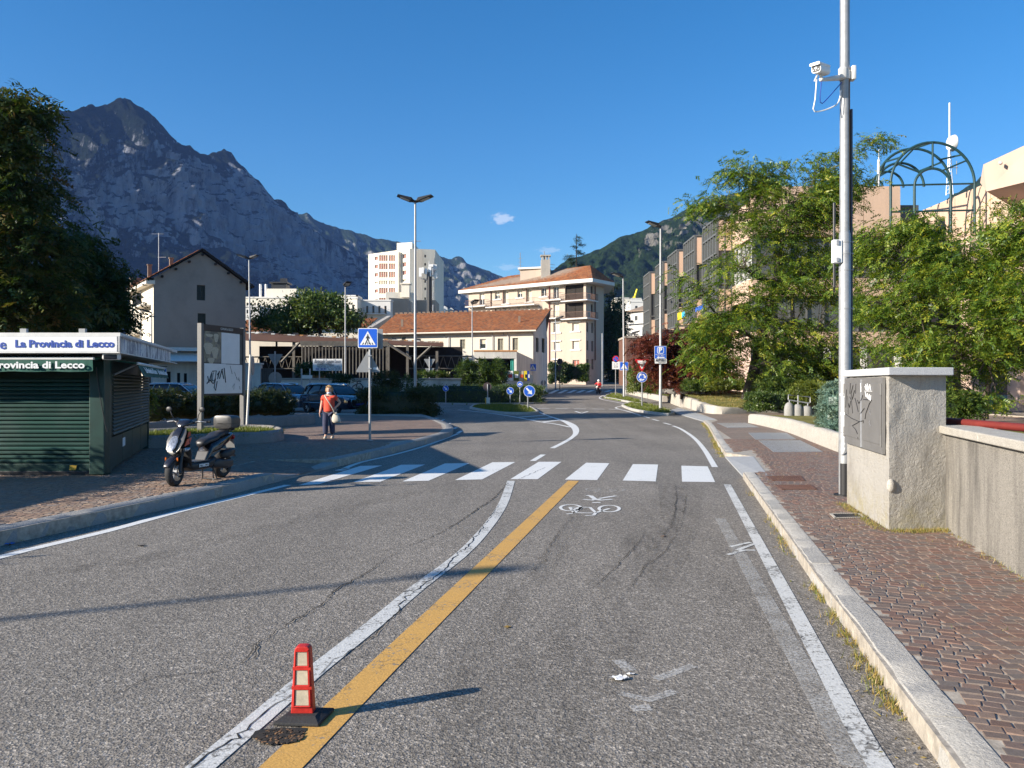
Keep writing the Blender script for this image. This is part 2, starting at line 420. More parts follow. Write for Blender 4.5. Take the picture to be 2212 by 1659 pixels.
M['cobble_far'] = cobble_mat('cobble_far', [(0.19,0.13,0.10),(0.26,0.17,0.13),(0.21,0.165,0.135),(0.28,0.20,0.15)], (0.20,0.18,0.15))
M['cobble_far_pale'] = cobble_mat('cobble_far_pale', [(0.16,0.10,0.075),(0.25,0.15,0.105),(0.165,0.12,0.095),(0.27,0.185,0.135)], (0.21,0.17,0.135))
M['kerb'] = streaked('kerb_granite', (0.46,0.44,0.40), (0.25,0.235,0.21), 0.6, bump=0.7, bscale=35, hs=4, vs=3, speck=0.35)
M['kerb_grey'] = streaked('kerb_grey', (0.34,0.33,0.31), (0.17,0.165,0.155), 0.6, bump=0.5, bscale=40, hs=3, vs=2, speck=0.3)
M['slab'] = streaked('ramp_slab', (0.33,0.34,0.35), (0.22,0.225,0.23), 0.5, bump=0.3, hs=5, vs=1)
M['concrete'] = streaked('pale_concrete', (0.50,0.46,0.40), (0.26,0.24,0.21), 0.55, bump=0.5, bscale=30, speck=0.3)
M['concrete_wall'] = streaked('streaked_wall', (0.34,0.315,0.275), (0.06,0.055,0.05), 1.25, hs=3.6, vs=0.5, bump=0.5, bscale=55, speck=0.7)
M['cap_stone'] = streaked('coping_concrete', (0.52,0.49,0.43), (0.25,0.22,0.18), 0.6, hs=6, vs=6, bump=0.5, bscale=60, speck=0.6)
M['granite_cap'] = streaked('granite_cap', (0.60,0.60,0.60), (0.34,0.35,0.37), 0.5, hs=8, vs=8, bump=0.2, bscale=90, speck=0.6)
M['pebble'] = streaked('exposed_aggregate', (0.30,0.28,0.26), (0.16,0.15,0.145), 0.6, hs=3, vs=1, bump=0.7, bscale=60, speck=0.7)
def stucco():
    t = NT('rough_stucco')
    c = t.mix(t.ramp(t.noise(1.6, 6, 0.7), [(0.5, 0.0), (0.75, 0.65)]), (0.40,0.378,0.34), (0.16,0.145,0.125))
    geo = t.n('TexCoord'); sx = t.n('SeparateXYZ'); t.l(geo.outputs['Object'], sx.inputs[0])
    low = t.math('MULTIPLY', t.ramp(sx.outputs[2], [(0.0, 1.0), (0.45, 0.0)]), t.ramp(t.noise(5, 5, 0.7), [(0.4, 0.0), (0.65, 0.8)]))
    c = t.mix(low, c, (0.34,0.29,0.13))
    st = t.noise(1.0, 5, 0.7, t.coord((9, 9, 0.5)))
    c = t.mix(t.math('MULTIPLY', t.ramp(st, [(0.5, 0.0), (0.72, 0.55)]), 1.0), c, (0.25,0.22,0.19))
    h = t.math('ADD', t.noise(38, 5, 0.7), t.math('MULTIPLY', t.noise(15, 3), 0.7))
    t.bsdf(c, 0.92, bump=h, bstr=0.75, bdist=0.03); return t.m
M['stucco'] = stucco()
M['galv'] = plain('galvanised_steel', (0.34,0.345,0.35), 0.5, 0.4, var=0.16, scale=9)
M['galv_dull'] = plain('dull_galvanised', (0.36,0.37,0.39), 0.55, 0.3, var=0.2, scale=6)
M['grey_metal'] = plain('grey_paint_metal', (0.155,0.15,0.145), 0.5, var=0.1, scale=4)
M['dark_metal'] = plain('dark_metal', (0.03,0.03,0.033), 0.45, 0.2, var=0.2)
M['black'] = plain('black_plastic', (0.016,0.016,0.017), 0.5, var=0.15)
M['rubber'] = plain('black_rubber', (0.025,0.025,0.026), 0.8, var=0.3, bump=0.3, bscale=60)
M['white'] = plain('white_enamel', (0.78,0.78,0.77), 0.45, var=0.05)
M['white_dull'] = plain('white_dull', (0.66,0.65,0.62), 0.6, var=0.1, scale=6)
M['blue_sign'] = plain('sign_blue', (0.012,0.11,0.60), 0.4, var=0.05)
M['sign_red'] = plain('sign_red', (0.55,0.02,0.025), 0.4, var=0.06)
M['sign_back'] = plain('sign_back_grey', (0.26,0.265,0.27), 0.5, 0.2, var=0.1)
M['sign_brown'] = plain('sign_back_brown', (0.07,0.05,0.05), 0.6, var=0.1)
M['ink'] = plain('black_print', (0.01,0.01,0.012), 0.6, var=0.1)
M['ink_grey'] = plain('grey_print', (0.20,0.20,0.21), 0.6, var=0.1)
M['ink_blue'] = plain('blue_print', (0.01,0.055,0.34), 0.5, var=0.08)
M['kiosk_green'] = plain('kiosk_green', (0.009,0.042,0.033), 0.45, var=0.3, scale=2.5)
def slat_mat(name, col, grime):
    t = NT(name); oi = t.n('ObjectInfo'); c = t.mix(1.0, col, t.ramp(oi.outputs['Random'], [(0.0, 0.72), (1.0, 1.3)]), 'MULTIPLY')
    c = t.mix(t.ramp(t.noise(1.3, 6, 0.7), [(0.50, 0.0), (0.68, 0.55)]), c, grime); t.bsdf(c, 0.5, bump=t.noise(3, 3), bstr=0.15, bdist=0.02); return t.m
M['shutter_green'] = slat_mat('shutter_green', (0.012,0.055,0.044), (0.05,0.085,0.075))
M['shutter_dull'] = slat_mat('shutter_dull_green', (0.045,0.055,0.040), (0.085,0.085,0.07))
M['awning'] = plain('awning_cloth', (0.010,0.085,0.060), 0.75, var=0.25, scale=7)
M['orange_cone'] = plain('red_orange_plastic', (0.50,0.022,0.014), 0.5, var=0.28, scale=22)
M['reflector'] = plain('beige_reflector', (0.50,0.44,0.33), 0.5, var=0.22, scale=25)
M['red_rail'] = plain('red_rail_paint', (0.15,0.018,0.013), 0.6, var=0.2)
M['trunk'] = plain('bark', (0.085,0.065,0.050), 0.95, var=0.45, scale=9, bump=0.8, bscale=22)
M['trunk_dark'] = plain('bark_dark', (0.035,0.028,0.022), 0.95, var=0.4, scale=9, bump=0.8, bscale=22)
M['leaf_locust'] = leaf_mat('locust_leaf', [(0.035,0.08,0.015),(0.085,0.16,0.022),(0.155,0.235,0.028),(0.28,0.32,0.034),(0.46,0.40,0.04)], 0.38)
M['leaf_dark'] = leaf_mat('dark_leaf', [(0.014,0.036,0.010),(0.028,0.062,0.014),(0.05,0.085,0.018),(0.12,0.095,0.03)], 0.25)
M['leaf_zelkova'] = leaf_mat('broad_leaf', [(0.020,0.046,0.013),(0.036,0.070,0.016),(0.060,0.092,0.018),(0.105,0.105,0.026),(0.15,0.085,0.028)], 0.28)
M['leaf_mid'] = leaf_mat('mid_leaf', [(0.035,0.075,0.016),(0.065,0.115,0.022),(0.11,0.15,0.028),(0.16,0.16,0.035)], 0.3)
M['leaf_red'] = leaf_mat('red_maple_leaf', [(0.075,0.02,0.014),(0.13,0.032,0.02),(0.18,0.048,0.026),(0.20,0.08,0.035)], 0.3)
M['leaf_juniper'] = leaf_mat('juniper_needles', [(0.09,0.16,0.13),(0.14,0.22,0.17),(0.20,0.28,0.20),(0.20,0.24,0.13)], 0.1)
M['leaf_hedge'] = leaf_mat('hedge_leaf', [(0.025,0.05,0.012),(0.045,0.085,0.016),(0.085,0.13,0.02),(0.17,0.19,0.03)], 0.25)
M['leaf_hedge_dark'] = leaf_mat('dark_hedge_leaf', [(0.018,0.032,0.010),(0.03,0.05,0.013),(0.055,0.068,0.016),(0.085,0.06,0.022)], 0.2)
M['leaf_yellow'] = leaf_mat('yellow_green_leaf', [(0.07,0.11,0.018),(0.14,0.17,0.025),(0.22,0.23,0.03)], 0.3)
M['leaf_cedar'] = leaf_mat('cedar_needles', [(0.025,0.045,0.025),(0.04,0.065,0.035),(0.06,0.085,0.04)], 0.1)
M['leaf_dry'] = leaf_mat('dry_grass', [(0.30,0.20,0.06),(0.42,0.30,0.10),(0.22,0.22,0.05),(0.12,0.17,0.03)], 0.3)
M['grass'] = grass_mat('lawn_grass', (0.07,0.105,0.022), (0.12,0.155,0.032), (0.21,0.20,0.06))
M['grass_dry'] = grass_mat('dry_lawn', (0.13,0.14,0.035), (0.24,0.22,0.075), (0.34,0.29,0.12))
M['earth'] = plain('planter_earth', (0.10,0.075,0.05), 0.95, var=0.4, scale=10, bump=0.8)
M['ground'] = grass_mat('valley_ground', (0.045,0.06,0.025), (0.07,0.085,0.035), (0.11,0.11,0.06))
M['plaza'] = plain('plaza_paving', (0.42,0.36,0.30), 0.9, var=0.15, scale=2)
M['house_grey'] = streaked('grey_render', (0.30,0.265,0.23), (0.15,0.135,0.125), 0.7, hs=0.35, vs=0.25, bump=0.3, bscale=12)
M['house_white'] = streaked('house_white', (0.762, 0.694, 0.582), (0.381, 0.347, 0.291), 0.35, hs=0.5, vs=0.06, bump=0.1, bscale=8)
M['white_render'] = streaked('white_render', (0.72, 0.7, 0.66), (0.36, 0.35, 0.33), 0.35, hs=0.5, vs=0.06, bump=0.1, bscale=8)
M['cream_render'] = streaked('cream_render', (0.78, 0.72, 0.61), (0.39, 0.36, 0.305), 0.35, hs=0.5, vs=0.06, bump=0.1, bscale=8)
M['beige_render'] = streaked('beige_render', (0.5, 0.41, 0.33), (0.25, 0.205, 0.165), 0.35, hs=0.5, vs=0.06, bump=0.1, bscale=8)
M['beige_dark'] = plain('beige_stair_render', (0.34,0.29,0.235), 0.9, var=0.1, scale=0.4)
M['peach'] = streaked('peach_concrete', (0.60,0.43,0.315), (0.38,0.28,0.21), 0.55, hs=1.3, vs=0.12, bump=0.2, bscale=10)
M['pink_wall'] = plain('pink_render', (0.62,0.45,0.36), 0.9, var=0.08, scale=0.5)
M['stained_white'] = streaked('stained_white_wall', (0.66,0.63,0.57), (0.22,0.21,0.20), 0.85, hs=0.9, vs=0.10, bump=0.2, bscale=10)
M['brown_steel'] = plain('brown_fascia', (0.15,0.075,0.055), 0.7, var=0.12, scale=0.6)
M['slat'] = plain('weathered_slat', (0.13,0.115,0.095), 0.85, var=0.3, scale=3)
M['dark_inside'] = plain('timber_and_inside_shade', (0.022,0.018,0.015), 0.95, var=0.3)  # on back walls, voids and pits the dark stands for interior shade
M['tile'] = tile_mat('clay_tile', [(0.23,0.075,0.027),(0.32,0.115,0.04),(0.38,0.15,0.055),(0.28,0.12,0.052),(0.19,0.09,0.05)])
M['tile_brown'] = plain('brown_tile', (0.26,0.19,0.14), 0.9, var=0.2, scale=2)
M['glass'] = glass('window_glass')
M['glass_bay'] = glass('bay_glass', (0.085,0.09,0.092), 0.08)
M['mullion'] = plain('grey_green_frame', (0.115,0.12,0.118), 0.5, var=0.1)
M['green_steel'] = plain('green_steel', (0.012,0.050,0.055), 0.5, var=0.15)
M['blind'] = plain('cream_blind', (0.62,0.55,0.42), 0.8, var=0.05)
M['blind_red'] = plain('red_blind', (0.34,0.12,0.085), 0.8, var=0.1)
M['shutter_wood'] = plain('grey_shutter', (0.30,0.28,0.22), 0.85, var=0.15)
M['shutter_dark'] = plain('dark_green_shutter', (0.022,0.032,0.026), 0.7, var=0.2)
M['duct'] = plain('dark_duct', (0.04,0.045,0.07), 0.5)
M['railing'] = plain('rust_railing', (0.15,0.075,0.05), 0.7, var=0.2)
M['pipe_red'] = plain('red_downpipe', (0.26,0.045,0.04), 0.6)
M['orange_cop'] = plain('orange_coping', (0.50,0.24,0.09), 0.9, var=0.2)
M['car_black'] = plain('dark_blue_car_paint', (0.012,0.016,0.035), 0.12, 0.0, 0.6, var=0.02, coat=1.0)
M['car_blue'] = plain('blue_grey_car_paint', (0.10,0.13,0.20), 0.15, 0.2, var=0.02, coat=1.0)
M['car_silver'] = plain('silver_car_paint', (0.42,0.45,0.50), 0.2, 0.5, var=0.02, coat=1.0)
M['chrome'] = plain('chrome', (0.65,0.65,0.66), 0.18, 1.0, var=0.02)
M['headlight'] = plain('headlight_lens', (0.30,0.32,0.36), 0.12, 0.5, var=0.5, scale=30)
M['tail_red'] = plain('tail_light_red', (0.45,0.02,0.015), 0.25)
M['amber'] = plain('amber_lens', (0.55,0.12,0.01), 0.3)
M['orange_decal'] = plain('orange_decal', (0.62,0.09,0.02), 0.35)
M['seat'] = plain('seat_vinyl', (0.026,0.026,0.03), 0.42, var=0.2, bump=0.15, bscale=80)
M['scoot_grey'] = plain('scooter_grey', (0.11,0.107,0.105), 0.35, 0.2)
M['box_grey'] = plain('box_grey', (0.045,0.044,0.044), 0.4)
M['scoot_black'] = plain('scooter_black', (0.014,0.013,0.016), 0.22, coat=0.6)
M['skin'] = plain('skin', (0.62,0.37,0.26), 0.55, var=0.06)
M['hair'] = plain('blond_hair', (0.40,0.24,0.10), 0.6, var=0.3, scale=40)
M['shirt'] = plain('coral_red_cloth', (0.72,0.085,0.045), 0.85, var=0.08, scale=9)
M['trousers'] = plain('navy_cloth', (0.045,0.050,0.095), 0.85, var=0.2, scale=9)
M['bag'] = plain('cream_canvas', (0.60,0.54,0.44), 0.85, var=0.1, scale=12)
M['mask'] = plain('pale_blue_mask', (0.52,0.60,0.68), 0.8)
M['shoe'] = plain('beige_shoe', (0.50,0.44,0.36), 0.7)
M['litter_blue'] = plain('blue_plastic', (0.03,0.16,0.55), 0.5)
M['yellow'] = plain('yellow_banner', (0.80,0.62,0.02), 0.7)
M['cyan'] = plain('cyan_banner', (0.03,0.40,0.65), 0.7)
M['teal'] = plain('teal_curtain', (0.02,0.25,0.20), 0.8)
M['yellow_post'] = plain('yellow_marker', (0.60,0.36,0.04), 0.6)
M['rust'] = plain('rust_stain', (0.20,0.11,0.05), 0.7, var=0.3, scale=8)
# ------------------------------------------------------------------ ground, mountains, road
def inpoly(x, y, poly):
    c = False; n = len(poly); j = n-1
    for i in range(n):
        xi, yi, xj, yj = poly[i][0], poly[i][1], poly[j][0], poly[j][1]
        if (yi > y) != (yj > y) and x < (xj-xi)*(y-yi)/(yj-yi) + xi: c = not c
        j = i
    return c
def grid_mesh(name, xs, ys, zf, mat, kind=None):
    mb = MB(); nx = len(xs)
    for y in ys:
        for x in xs: mb.v.append(Vector((x, y, zf(x, y))))
    for j in range(len(ys)-1):
        for i in range(nx-1): mb.f.append((j*nx+i, j*nx+i+1, (j+1)*nx+i+1, (j+1)*nx+i))
    o = mb.build(name, mat, smooth=40); return tag(o, kind=kind)
grid_mesh('ground', [-2500,-1500,-800,-300,-100,0,100,300,800,1500,2500],
          [-280,-100,0,25]+list(range(30,200,10))+[250,400,700,1100,1500,2200,3500], lambda x, y: gz(y)-0.05, M['ground'], 'structure')
road = grid_mesh('road', [-60,-20,-8,0,8,20,60], [-40,-10,0,10,20,25]+[25+k for k in range(1,200)], lambda x, y: gz(y), M['asphalt'], 'structure')

def mountain(name, sil, yf, dn, run_k, mat, ncol=220, nrow=80, zfoot=25, amp=55, rockf=None, seed=0, fine=0.35):
    dn = Vector((*dn, 0)).normalized()
    pts = [Vector((a, b, 0)) for a, b in sil]
    xs = np.array([p[0] for p in sil], float); ysil = np.array([p[1] for p in sil], float)
    verts, rock = [], []
    cols = np.linspace(xs[0], xs[-1], ncol)
    nb = 5
    for i, px in enumerate(cols):
        py = float(np.interp(px, xs, ysil)); Y = yf(px)
        r = P(px, py, Y)
        jag = mnoise.fractal(Vector((px*0.045, seed, 0)), 0.9, 2.2, 5)*0.012*r.z
        H = r.z - zfoot
        for j in range(-nb, nrow+1):
            if j < 0:
                b = -j/nb; p = r - dn*(b*H*0.9); p.z = r.z + jag - b*H*0.75
                verts.append(p); rock.append(0.4); continue
            t = j/nrow
            s = px*0.012
            w = min(1.0, t*6)
            step = mnoise.noise(Vector((px*0.015, t*3.2, seed+9))); prof = (1-t)**1.12 + 0.08*step*min(1, t*5)*(1-t)
            p = r + dn*((run_k*H + 60)*t); p.z = zfoot + H*prof
            q = Vector((p.x/amp/4.0, p.y/amp/4.0, p.z/amp/13.0 + seed))
            rib = mnoise.ridged_multi_fractal(q, 0.85, 2.15, 7, 1.0, 2.0) - 1.1
            fin = mnoise.ridged_multi_fractal(q*5.3 + Vector((7, 3, 1)), 0.7, 2.2, 4, 1.0, 2.0) - 1.1
            p += dn*(w*(rib*amp*1.15 + fin*amp*fine*0.5)); p.z += jag*(1-t) + w*(1-t)*(rib*amp*0.35 + fin*amp*fine*0.35)
            if t >= 1: p.z = -5
            verts.append(p); rock.append(rockf(px, t, rib, step) if rockf else 0.3)
    R = nrow + 1 + nb; q = []
    for i in range(ncol-1):
        for j in range(R-1): q.append((i*R+j, (i+1)*R+j, (i+1)*R+j+1, i*R+j+1))
    me = fast_mesh(name, np.array([tuple(p) for p in verts]), np.array(q), mat)
    me.update(); nz = np.zeros(len(verts)*3, np.float32); me.vertices.foreach_get('normal', nz); nz = np.abs(nz.reshape(-1, 3)[:, 2])
    rock = np.array(rock) + np.clip((0.66-nz)*0.8, -0.2, 0.25)
    a = me.attributes.new('rock', 'FLOAT', 'POINT'); a.data.foreach_set('value', np.array(rock, np.float32))
    me.polygons.foreach_set('use_smooth', [True]*len(me.polygons))
    return tag(link(name, me), kind='structure')

MM = mountain_mat('limestone_mountain', (0.010,0.017,0.008), (0.26,0.265,0.29), 0.64, 0.72)
MM2 = mountain_mat('forest_hill', (0.026,0.050,0.016), (0.26,0.25,0.22), 0.80, 0.90)
MM3 = mountain_mat('far_ridge', (0.030,0.048,0.018), (0.30,0.29,0.27), 0.62, 0.74)
def rock1(px, t, rib, step):
    c = max(0.0, 1 - abs(px-560)/330)                       # the great cliff under the second summit
    low = 0.62 - 0.0004*abs(px-560)
    a = 0.30 + 0.34*c*(1 if t < low else 0) + 0.12*step
    if t > low: a -= (t-low)*2.2
    if t < 0.32: a -= 0.30*(1-t/0.32)
    return min(1, max(0, a))
mountain('mountain', [(-260,262),(-60,250),(60,238),(100,237),(150,240),(195,226),(230,228),(250,214),(262,211),(290,221),(330,249),(358,278),(370,300),(420,324),(450,335),
    (470,328),(485,321),(500,329),(515,352),(560,391),(590,432),(608,430),(625,455),(660,484),(700,512),(740,535),(780,556),(830,590),(880,620),(950,655),(1060,695)],
    lambda px: 2377/(0.83-(px-CX)/FPX), (0.90,-0.43), 0.70, MM, 420, 190, 25, 46, rock1, 1.0, 0.6)
mountain('mountain.001', [(560,470),(645,462),(664,459),(676,470),(690,479),(720,490),(760,498),(800,512),(860,523),(900,536),(950,553),(975,560),(986,553),(998,556),(1008,568),
    (1040,580),(1090,600),(1150,622),(1230,645),(1330,690)], lambda px: 3000 + 0.4*(px-560), (0.45,-0.89), 0.9, MM3, 240, 80, 28, 60,
    lambda px, t, rib, st: 0.30+0.1*st, 4.0, 0.5)
mountain('hill', [(1120,640),(1195,588),(1212,570),(1232,558),(1270,548),(1310,531),(1340,512),(1380,501),(1420,482),(1460,464),(1500,446),(1560,424),(1640,402),(1750,412),(1850,440),(1950,462),
    (2020,450),(2060,420),(2130,378),(2320,330),(2600,330)], lambda px: 1150 + 0.25*(px-1120), (-0.35,-0.94), 1.15, MM2, 320, 120, 14, 16,
    lambda px, t, rib, st: 0.22+0.12*st + (0.5*max(0, 1-t*2.6) if 1400 < px < 1700 else 0), 8.0, 0.9)

# -- road markings and surface damage
def ribbon(name, pts, w, mat, h=0.004, parent=road, step=0.35, smooth=True, wf=None, jag=0.0, lift=True):
    p = spline(pts, step) if smooth else [Vector(q) for q in pts]
    mb = MB(); m = len(p)
    for i, q in enumerate(p):
        t = p[min(i+1, m-1)] - p[max(i-1, 0)]; t.z = 0; t.normalize(); n = Vector((-t.y, t.x, 0))
        ww = (wf(i/(m-1)) if wf else w)/2
        j1, j2 = (random.uniform(-jag, jag), random.uniform(-jag, jag)) if jag else (0, 0)
        for s_, jj in ((1, j1), (-1, j2)):
            a = q + n*s_*(ww) + n*jj; a.z = gz(a.y) + h; mb.v.append(a)
    for i in range(m-1): mb.f.append((2*i, 2*i+1, 2*i+3, 2*i+2))
    return mb.build(name, mat, parent)
def flat(name, pts, mat, h=0.004, parent=road):
    mb = MB(); mb.poly([Vector((q.x, q.y, gz(q.y)+h)) for q in pts]); return mb.build(name, mat, parent)
def gp(c, *xy): return [G(*v(c, x, y)) for x, y in xy]

for qd in ([(200,405),(290,400),(567,318),(472,320)], [(440,391),(560,389),(755,314),(650,315)], [(655,388),(770,385),(950,308),(842,309)],
           [(886,382),(1005,379),(1150,303),(1050,304)], [(1128,378),(1248,378),(1352,302),(1252,302)], [(1367,380),(1508,382),(1562,308),(1460,306)],
           [(1620,384),(1765,388),(1775,314),(1665,312)], [(1880,389),(2025,391),(1992,322),(1877,319)]):
    flat('zebra_stripe', gp('K', *qd), M['white_paint'])
flat('zebra_stripe', gp('K', (358,340),(395,340),(430,330),(400,330)), M['white_paint'])
ribbon('centre_line', [G(x, y) for x, y in ((300,1790),(434,1659),(552,1560),(680,1450),(804,1352),(902,1270),(1016,1180),(1083,1095),(1104,1039))], 0.135, M['worn_paint'])
ribbon('yellow_line', [G(x, y) for x, y in ((440,1814),(607,1659),(919,1350),(1239,1039))], 0.19, M['yellow_paint'])
ribbon('edge_line', [G(x, y) for x, y in ((-330,1292),(0,1204),(95,1180),(230,1148),(395,1103),(520,1073),(622,1048))], 0.135, M['white_paint'])
ribbon('edge_line', gp('K', (395,335),(470,305),(620,270),(760,230),(900,178)), 0.12, M['white_paint'])
for a, b in (((898,176),(915,166)),((880,157),(893,151)),((848,137),(868,132)),((820,123),(838,117)),((792,113),(812,110))):
    ribbon('edge_dash', gp('K', a, b), 0.13, M['white_paint'], smooth=False)
ribbon('edge_line', [G(x, y) for x, y in ((2080,1860),(1902,1659),(1770,1420),(1680,1250),(1571,1047))], 0.115, M['worn_paint'])
ribbon('old_edge_line', [G(x, y) for x, y in ((1850,1659),(1738,1450),(1650,1290),(1556,1120))], 0.13, M['faded_paint'], h=0.003)
ribbon('edge_line', gp('K', (2024,325),(1975,245),(1930,195),(1875,158),(1840,144)), 0.125, M['white_paint'])
for a, b in (((1800,131),(1830,139)),((1750,115),(1778,122)),((1712,102),(1738,110))): ribbon('edge_dash', gp('K', a, b), 0.12, M['white_paint'], smooth=False)
ribbon('edge_line', gp('K', (1700,99),(1640,80),(1600,70),(1592,63),(1632,52),(1600,42),(1530,28),(1520,18),(1545,8),(1580,1)), 0.13, M['white_paint'])
ribbon('centre_dash', gp('K', (1226,298),(1272,270)), 0.13, M['white_paint'], smooth=False)
ribbon('curved_line', gp('K', (1312,242),(1360,218),(1395,197),(1415,175),(1408,150),(1375,128),(1330,112),(1285,97),(1245,80)), 0.15, M['white_paint'], wf=lambda t: 0.14+0.20*max(0, 1-abs(t-0.45)*3.5))
ribbon('curved_line', gp('K', (900,74),(1000,84),(1130,102),(1250,125),(1330,137),(1390,150)), 0.14, M['white_paint'])
for a, b in (((1170,106),(1275,98)),((1215,117),(1315,108)),((1265,128),(1350,118))): ribbon('hatch_stripe', gp('K', a, b), 0.28, M['white_paint'], smooth=False)
for a, b in (((1245,68),(1300,68)),((1325,68),(1380,69)),((1405,69),(1460,70)),((1485,70),(1540,71)),((1560,71),(1600,72))): ribbon('give_way_dash', gp('K', a, b), 0.30, M['white_paint'], smooth=False)
for a, b in (((1412,80),(1468,81)),((1468,81),(1440,89)),((1440,89),(1412,80))): ribbon('give_way_triangle', gp('K', a, b), 0.12, M['white_paint'], smooth=False)
for k in range(7):
    x = 120 + k*88; ribbon('far_zebra_stripe', [G(*v('C', 1130+k*92, 1388-k*3)), G(*v('C', 1210+k*86, 1352+k*1.0))], 0.5, M['white_paint'], smooth=False)

# the bicycle and walking figure painted for people coming the other way
def qpoly(pts, h=0.0045): return [Vector((*G(*v('Q', x, y)).xy, h)) for x, y in pts]
def symbol_ring(cx_, cy_, rx, ry, w, mat):
    ribbon('painted_bicycle', qpoly([(cx_+rx*cos(a), cy_+ry*sin(a)) for a in [2*pi*k/22 for k in range(23)]]), w, mat, h=0.0045, smooth=False)
M['symbol_paint'] = paint('symbol_paint', (0.70,0.70,0.67), 0.30)
symbol_ring(588,706,160,50,0.045,M['symbol_paint']); symbol_ring(1195,720,160,52,0.045,M['symbol_paint'])
for pl in ([(575,698),(890,700)],[(575,698),(640,785)],[(890,700),(985,785)],[(640,785),(760,700)],[(520,805),(620,800)],[(640,785),(935,790)],[(985,785),(1200,718)],[(985,785),(945,828)],[(820,830),(960,828)],[(620,740),(720,705)]):
    ribbon('painted_bicycle', qpoly(pl), 0.045, M['symbol_paint'], h=0.0045, smooth=False)
for pl, w in (([(840,512),(905,520),(965,565)],0.075),([(785,572),(880,582),(960,590)],0.055),([(930,572),(1060,578)],0.12),([(1040,560),(1300,518)],0.06),([(1030,590),(1240,572)],0.06),([(930,624),(1058,624)],0.07)):
    ribbon('painted_walker', qpoly(pl), w, M['symbol_paint'], h=0.0045, smooth=False)
symbol_ring(945,415,110,24,0.035,M['faded_paint']); symbol_ring(1325,422,110,26,0.035,M['faded_paint'])
for pl in ([(945,420),(1080,412)],[(1000,450),(1180,468)],[(960,430),(1010,470)],[(1180,470),(1320,425)]): ribbon('painted_bicycle', qpoly(pl), 0.04, M['faded_paint'], h=0.0045, smooth=False)
def jpoly(pts): return [Vector((*G(*v('J', x, y)).xy, 0)) for x, y in pts]
for pl, w in (([(550,408),(720,345)],0.05),([(380,320),(440,370)],0.06),([(390,470),(520,500),(640,460)],0.05),([(440,540),(530,535)],0.06)):
    ribbon('ghost_marking', jpoly(pl), w*1.3, M['ghost'], smooth=False)
for pl in ([(2090,675),(2180,655)],[(2080,710),(2150,690),(2200,690)],[(2120,690),(2200,660)]): ribbon('scraped_paint', gp('K', *pl), 0.05, M['worn_paint'], h=0.005, smooth=False)
for pl, w in (([(1452,1050),(1400,1150),(1300,1280),(1150,1440),(960,1640),(800,1800)],0.42), ([(1495,1050),(1475,1140),(1410,1260),(1320,1390),(1180,1620),(1080,1800)],0.36), ([(1250,1110),(1180,1220),(1060,1370),(880,1590)],0.22), ([(60,1240),(300,1210),(620,1130),(900,1062)],0.30)):
    ribbon('wheel_track', [G(x, y) for x, y in pl], w, M['track'], h=0.0022)
flat('asphalt_patch', gp('K', (1775,393),(1905,394),(1900,470),(1840,640),(1700,720),(1790,560)), M['track'], h=0.0026)
def crack(pts, w=0.014, wob=0.011, step=0.06, h=0.0065):
    p = spline(pts, step); q = []
    for i, a in enumerate(p):
        a = a.copy(); a.x += random.gauss(0, wob); a.y += random.gauss(0, wob*0.6); q.append(a)
    ribbon('crack', q, w, M['crack'], h=h, smooth=False, wf=lambda t: w*random.uniform(0.35, 1.1)*(1-0.6*abs(2*t-1)))
for pts, w in (([(1098,1043),(1068,1075),(1035,1098),(990,1128),(945,1155),(918,1166),(880,1180)],0.02), ([(862,1192),(815,1222),(770,1250),(730,1272),(690,1308),(650,1332),(600,1362),(565,1385),(548,1425)],0.016),
    ([(560,1385),(510,1440),(430,1455),(320,1466),(250,1500)],0.010), ([(1078,1090),(1050,1130),(1020,1170),(985,1200),(960,1230),(905,1272),(870,1300),(850,1330),(800,1380),(740,1418),(690,1460)],0.014),
    ([(627,1503),(570,1542),(540,1568),(516,1590),(500,1600),(450,1630),(420,1660),(400,1690)],0.016), ([(700,1300),(640,1345),(560,1352),(480,1372)],0.007),
    ([(1178,1010),(1120,1036)],0.015), ([(880,1180),(700,1215),(560,1225),(430,1290)],0.006)):
    crack([G(x, y) for x, y in pts], w)
for pts, w in (([(1850,395),(1853,470),(1845,540),(1830,590),(1790,626)],0.012), ([(1715,605),(1700,640),(1650,700),(1560,790),(1480,860)],0.010), ([(1870,590),(1800,700),(1720,760),(1650,860)],0.008),
    ([(1400,545),(1320,640),(1240,760),(1210,800)],0.008), ([(1310,690),(1230,780)],0.006), ([(1900,440),(1880,560),(1860,600)],0.008), ([(1410,190),(1620,188),(1790,190)],0.03)):
    crack(gp('K', *pts), w)

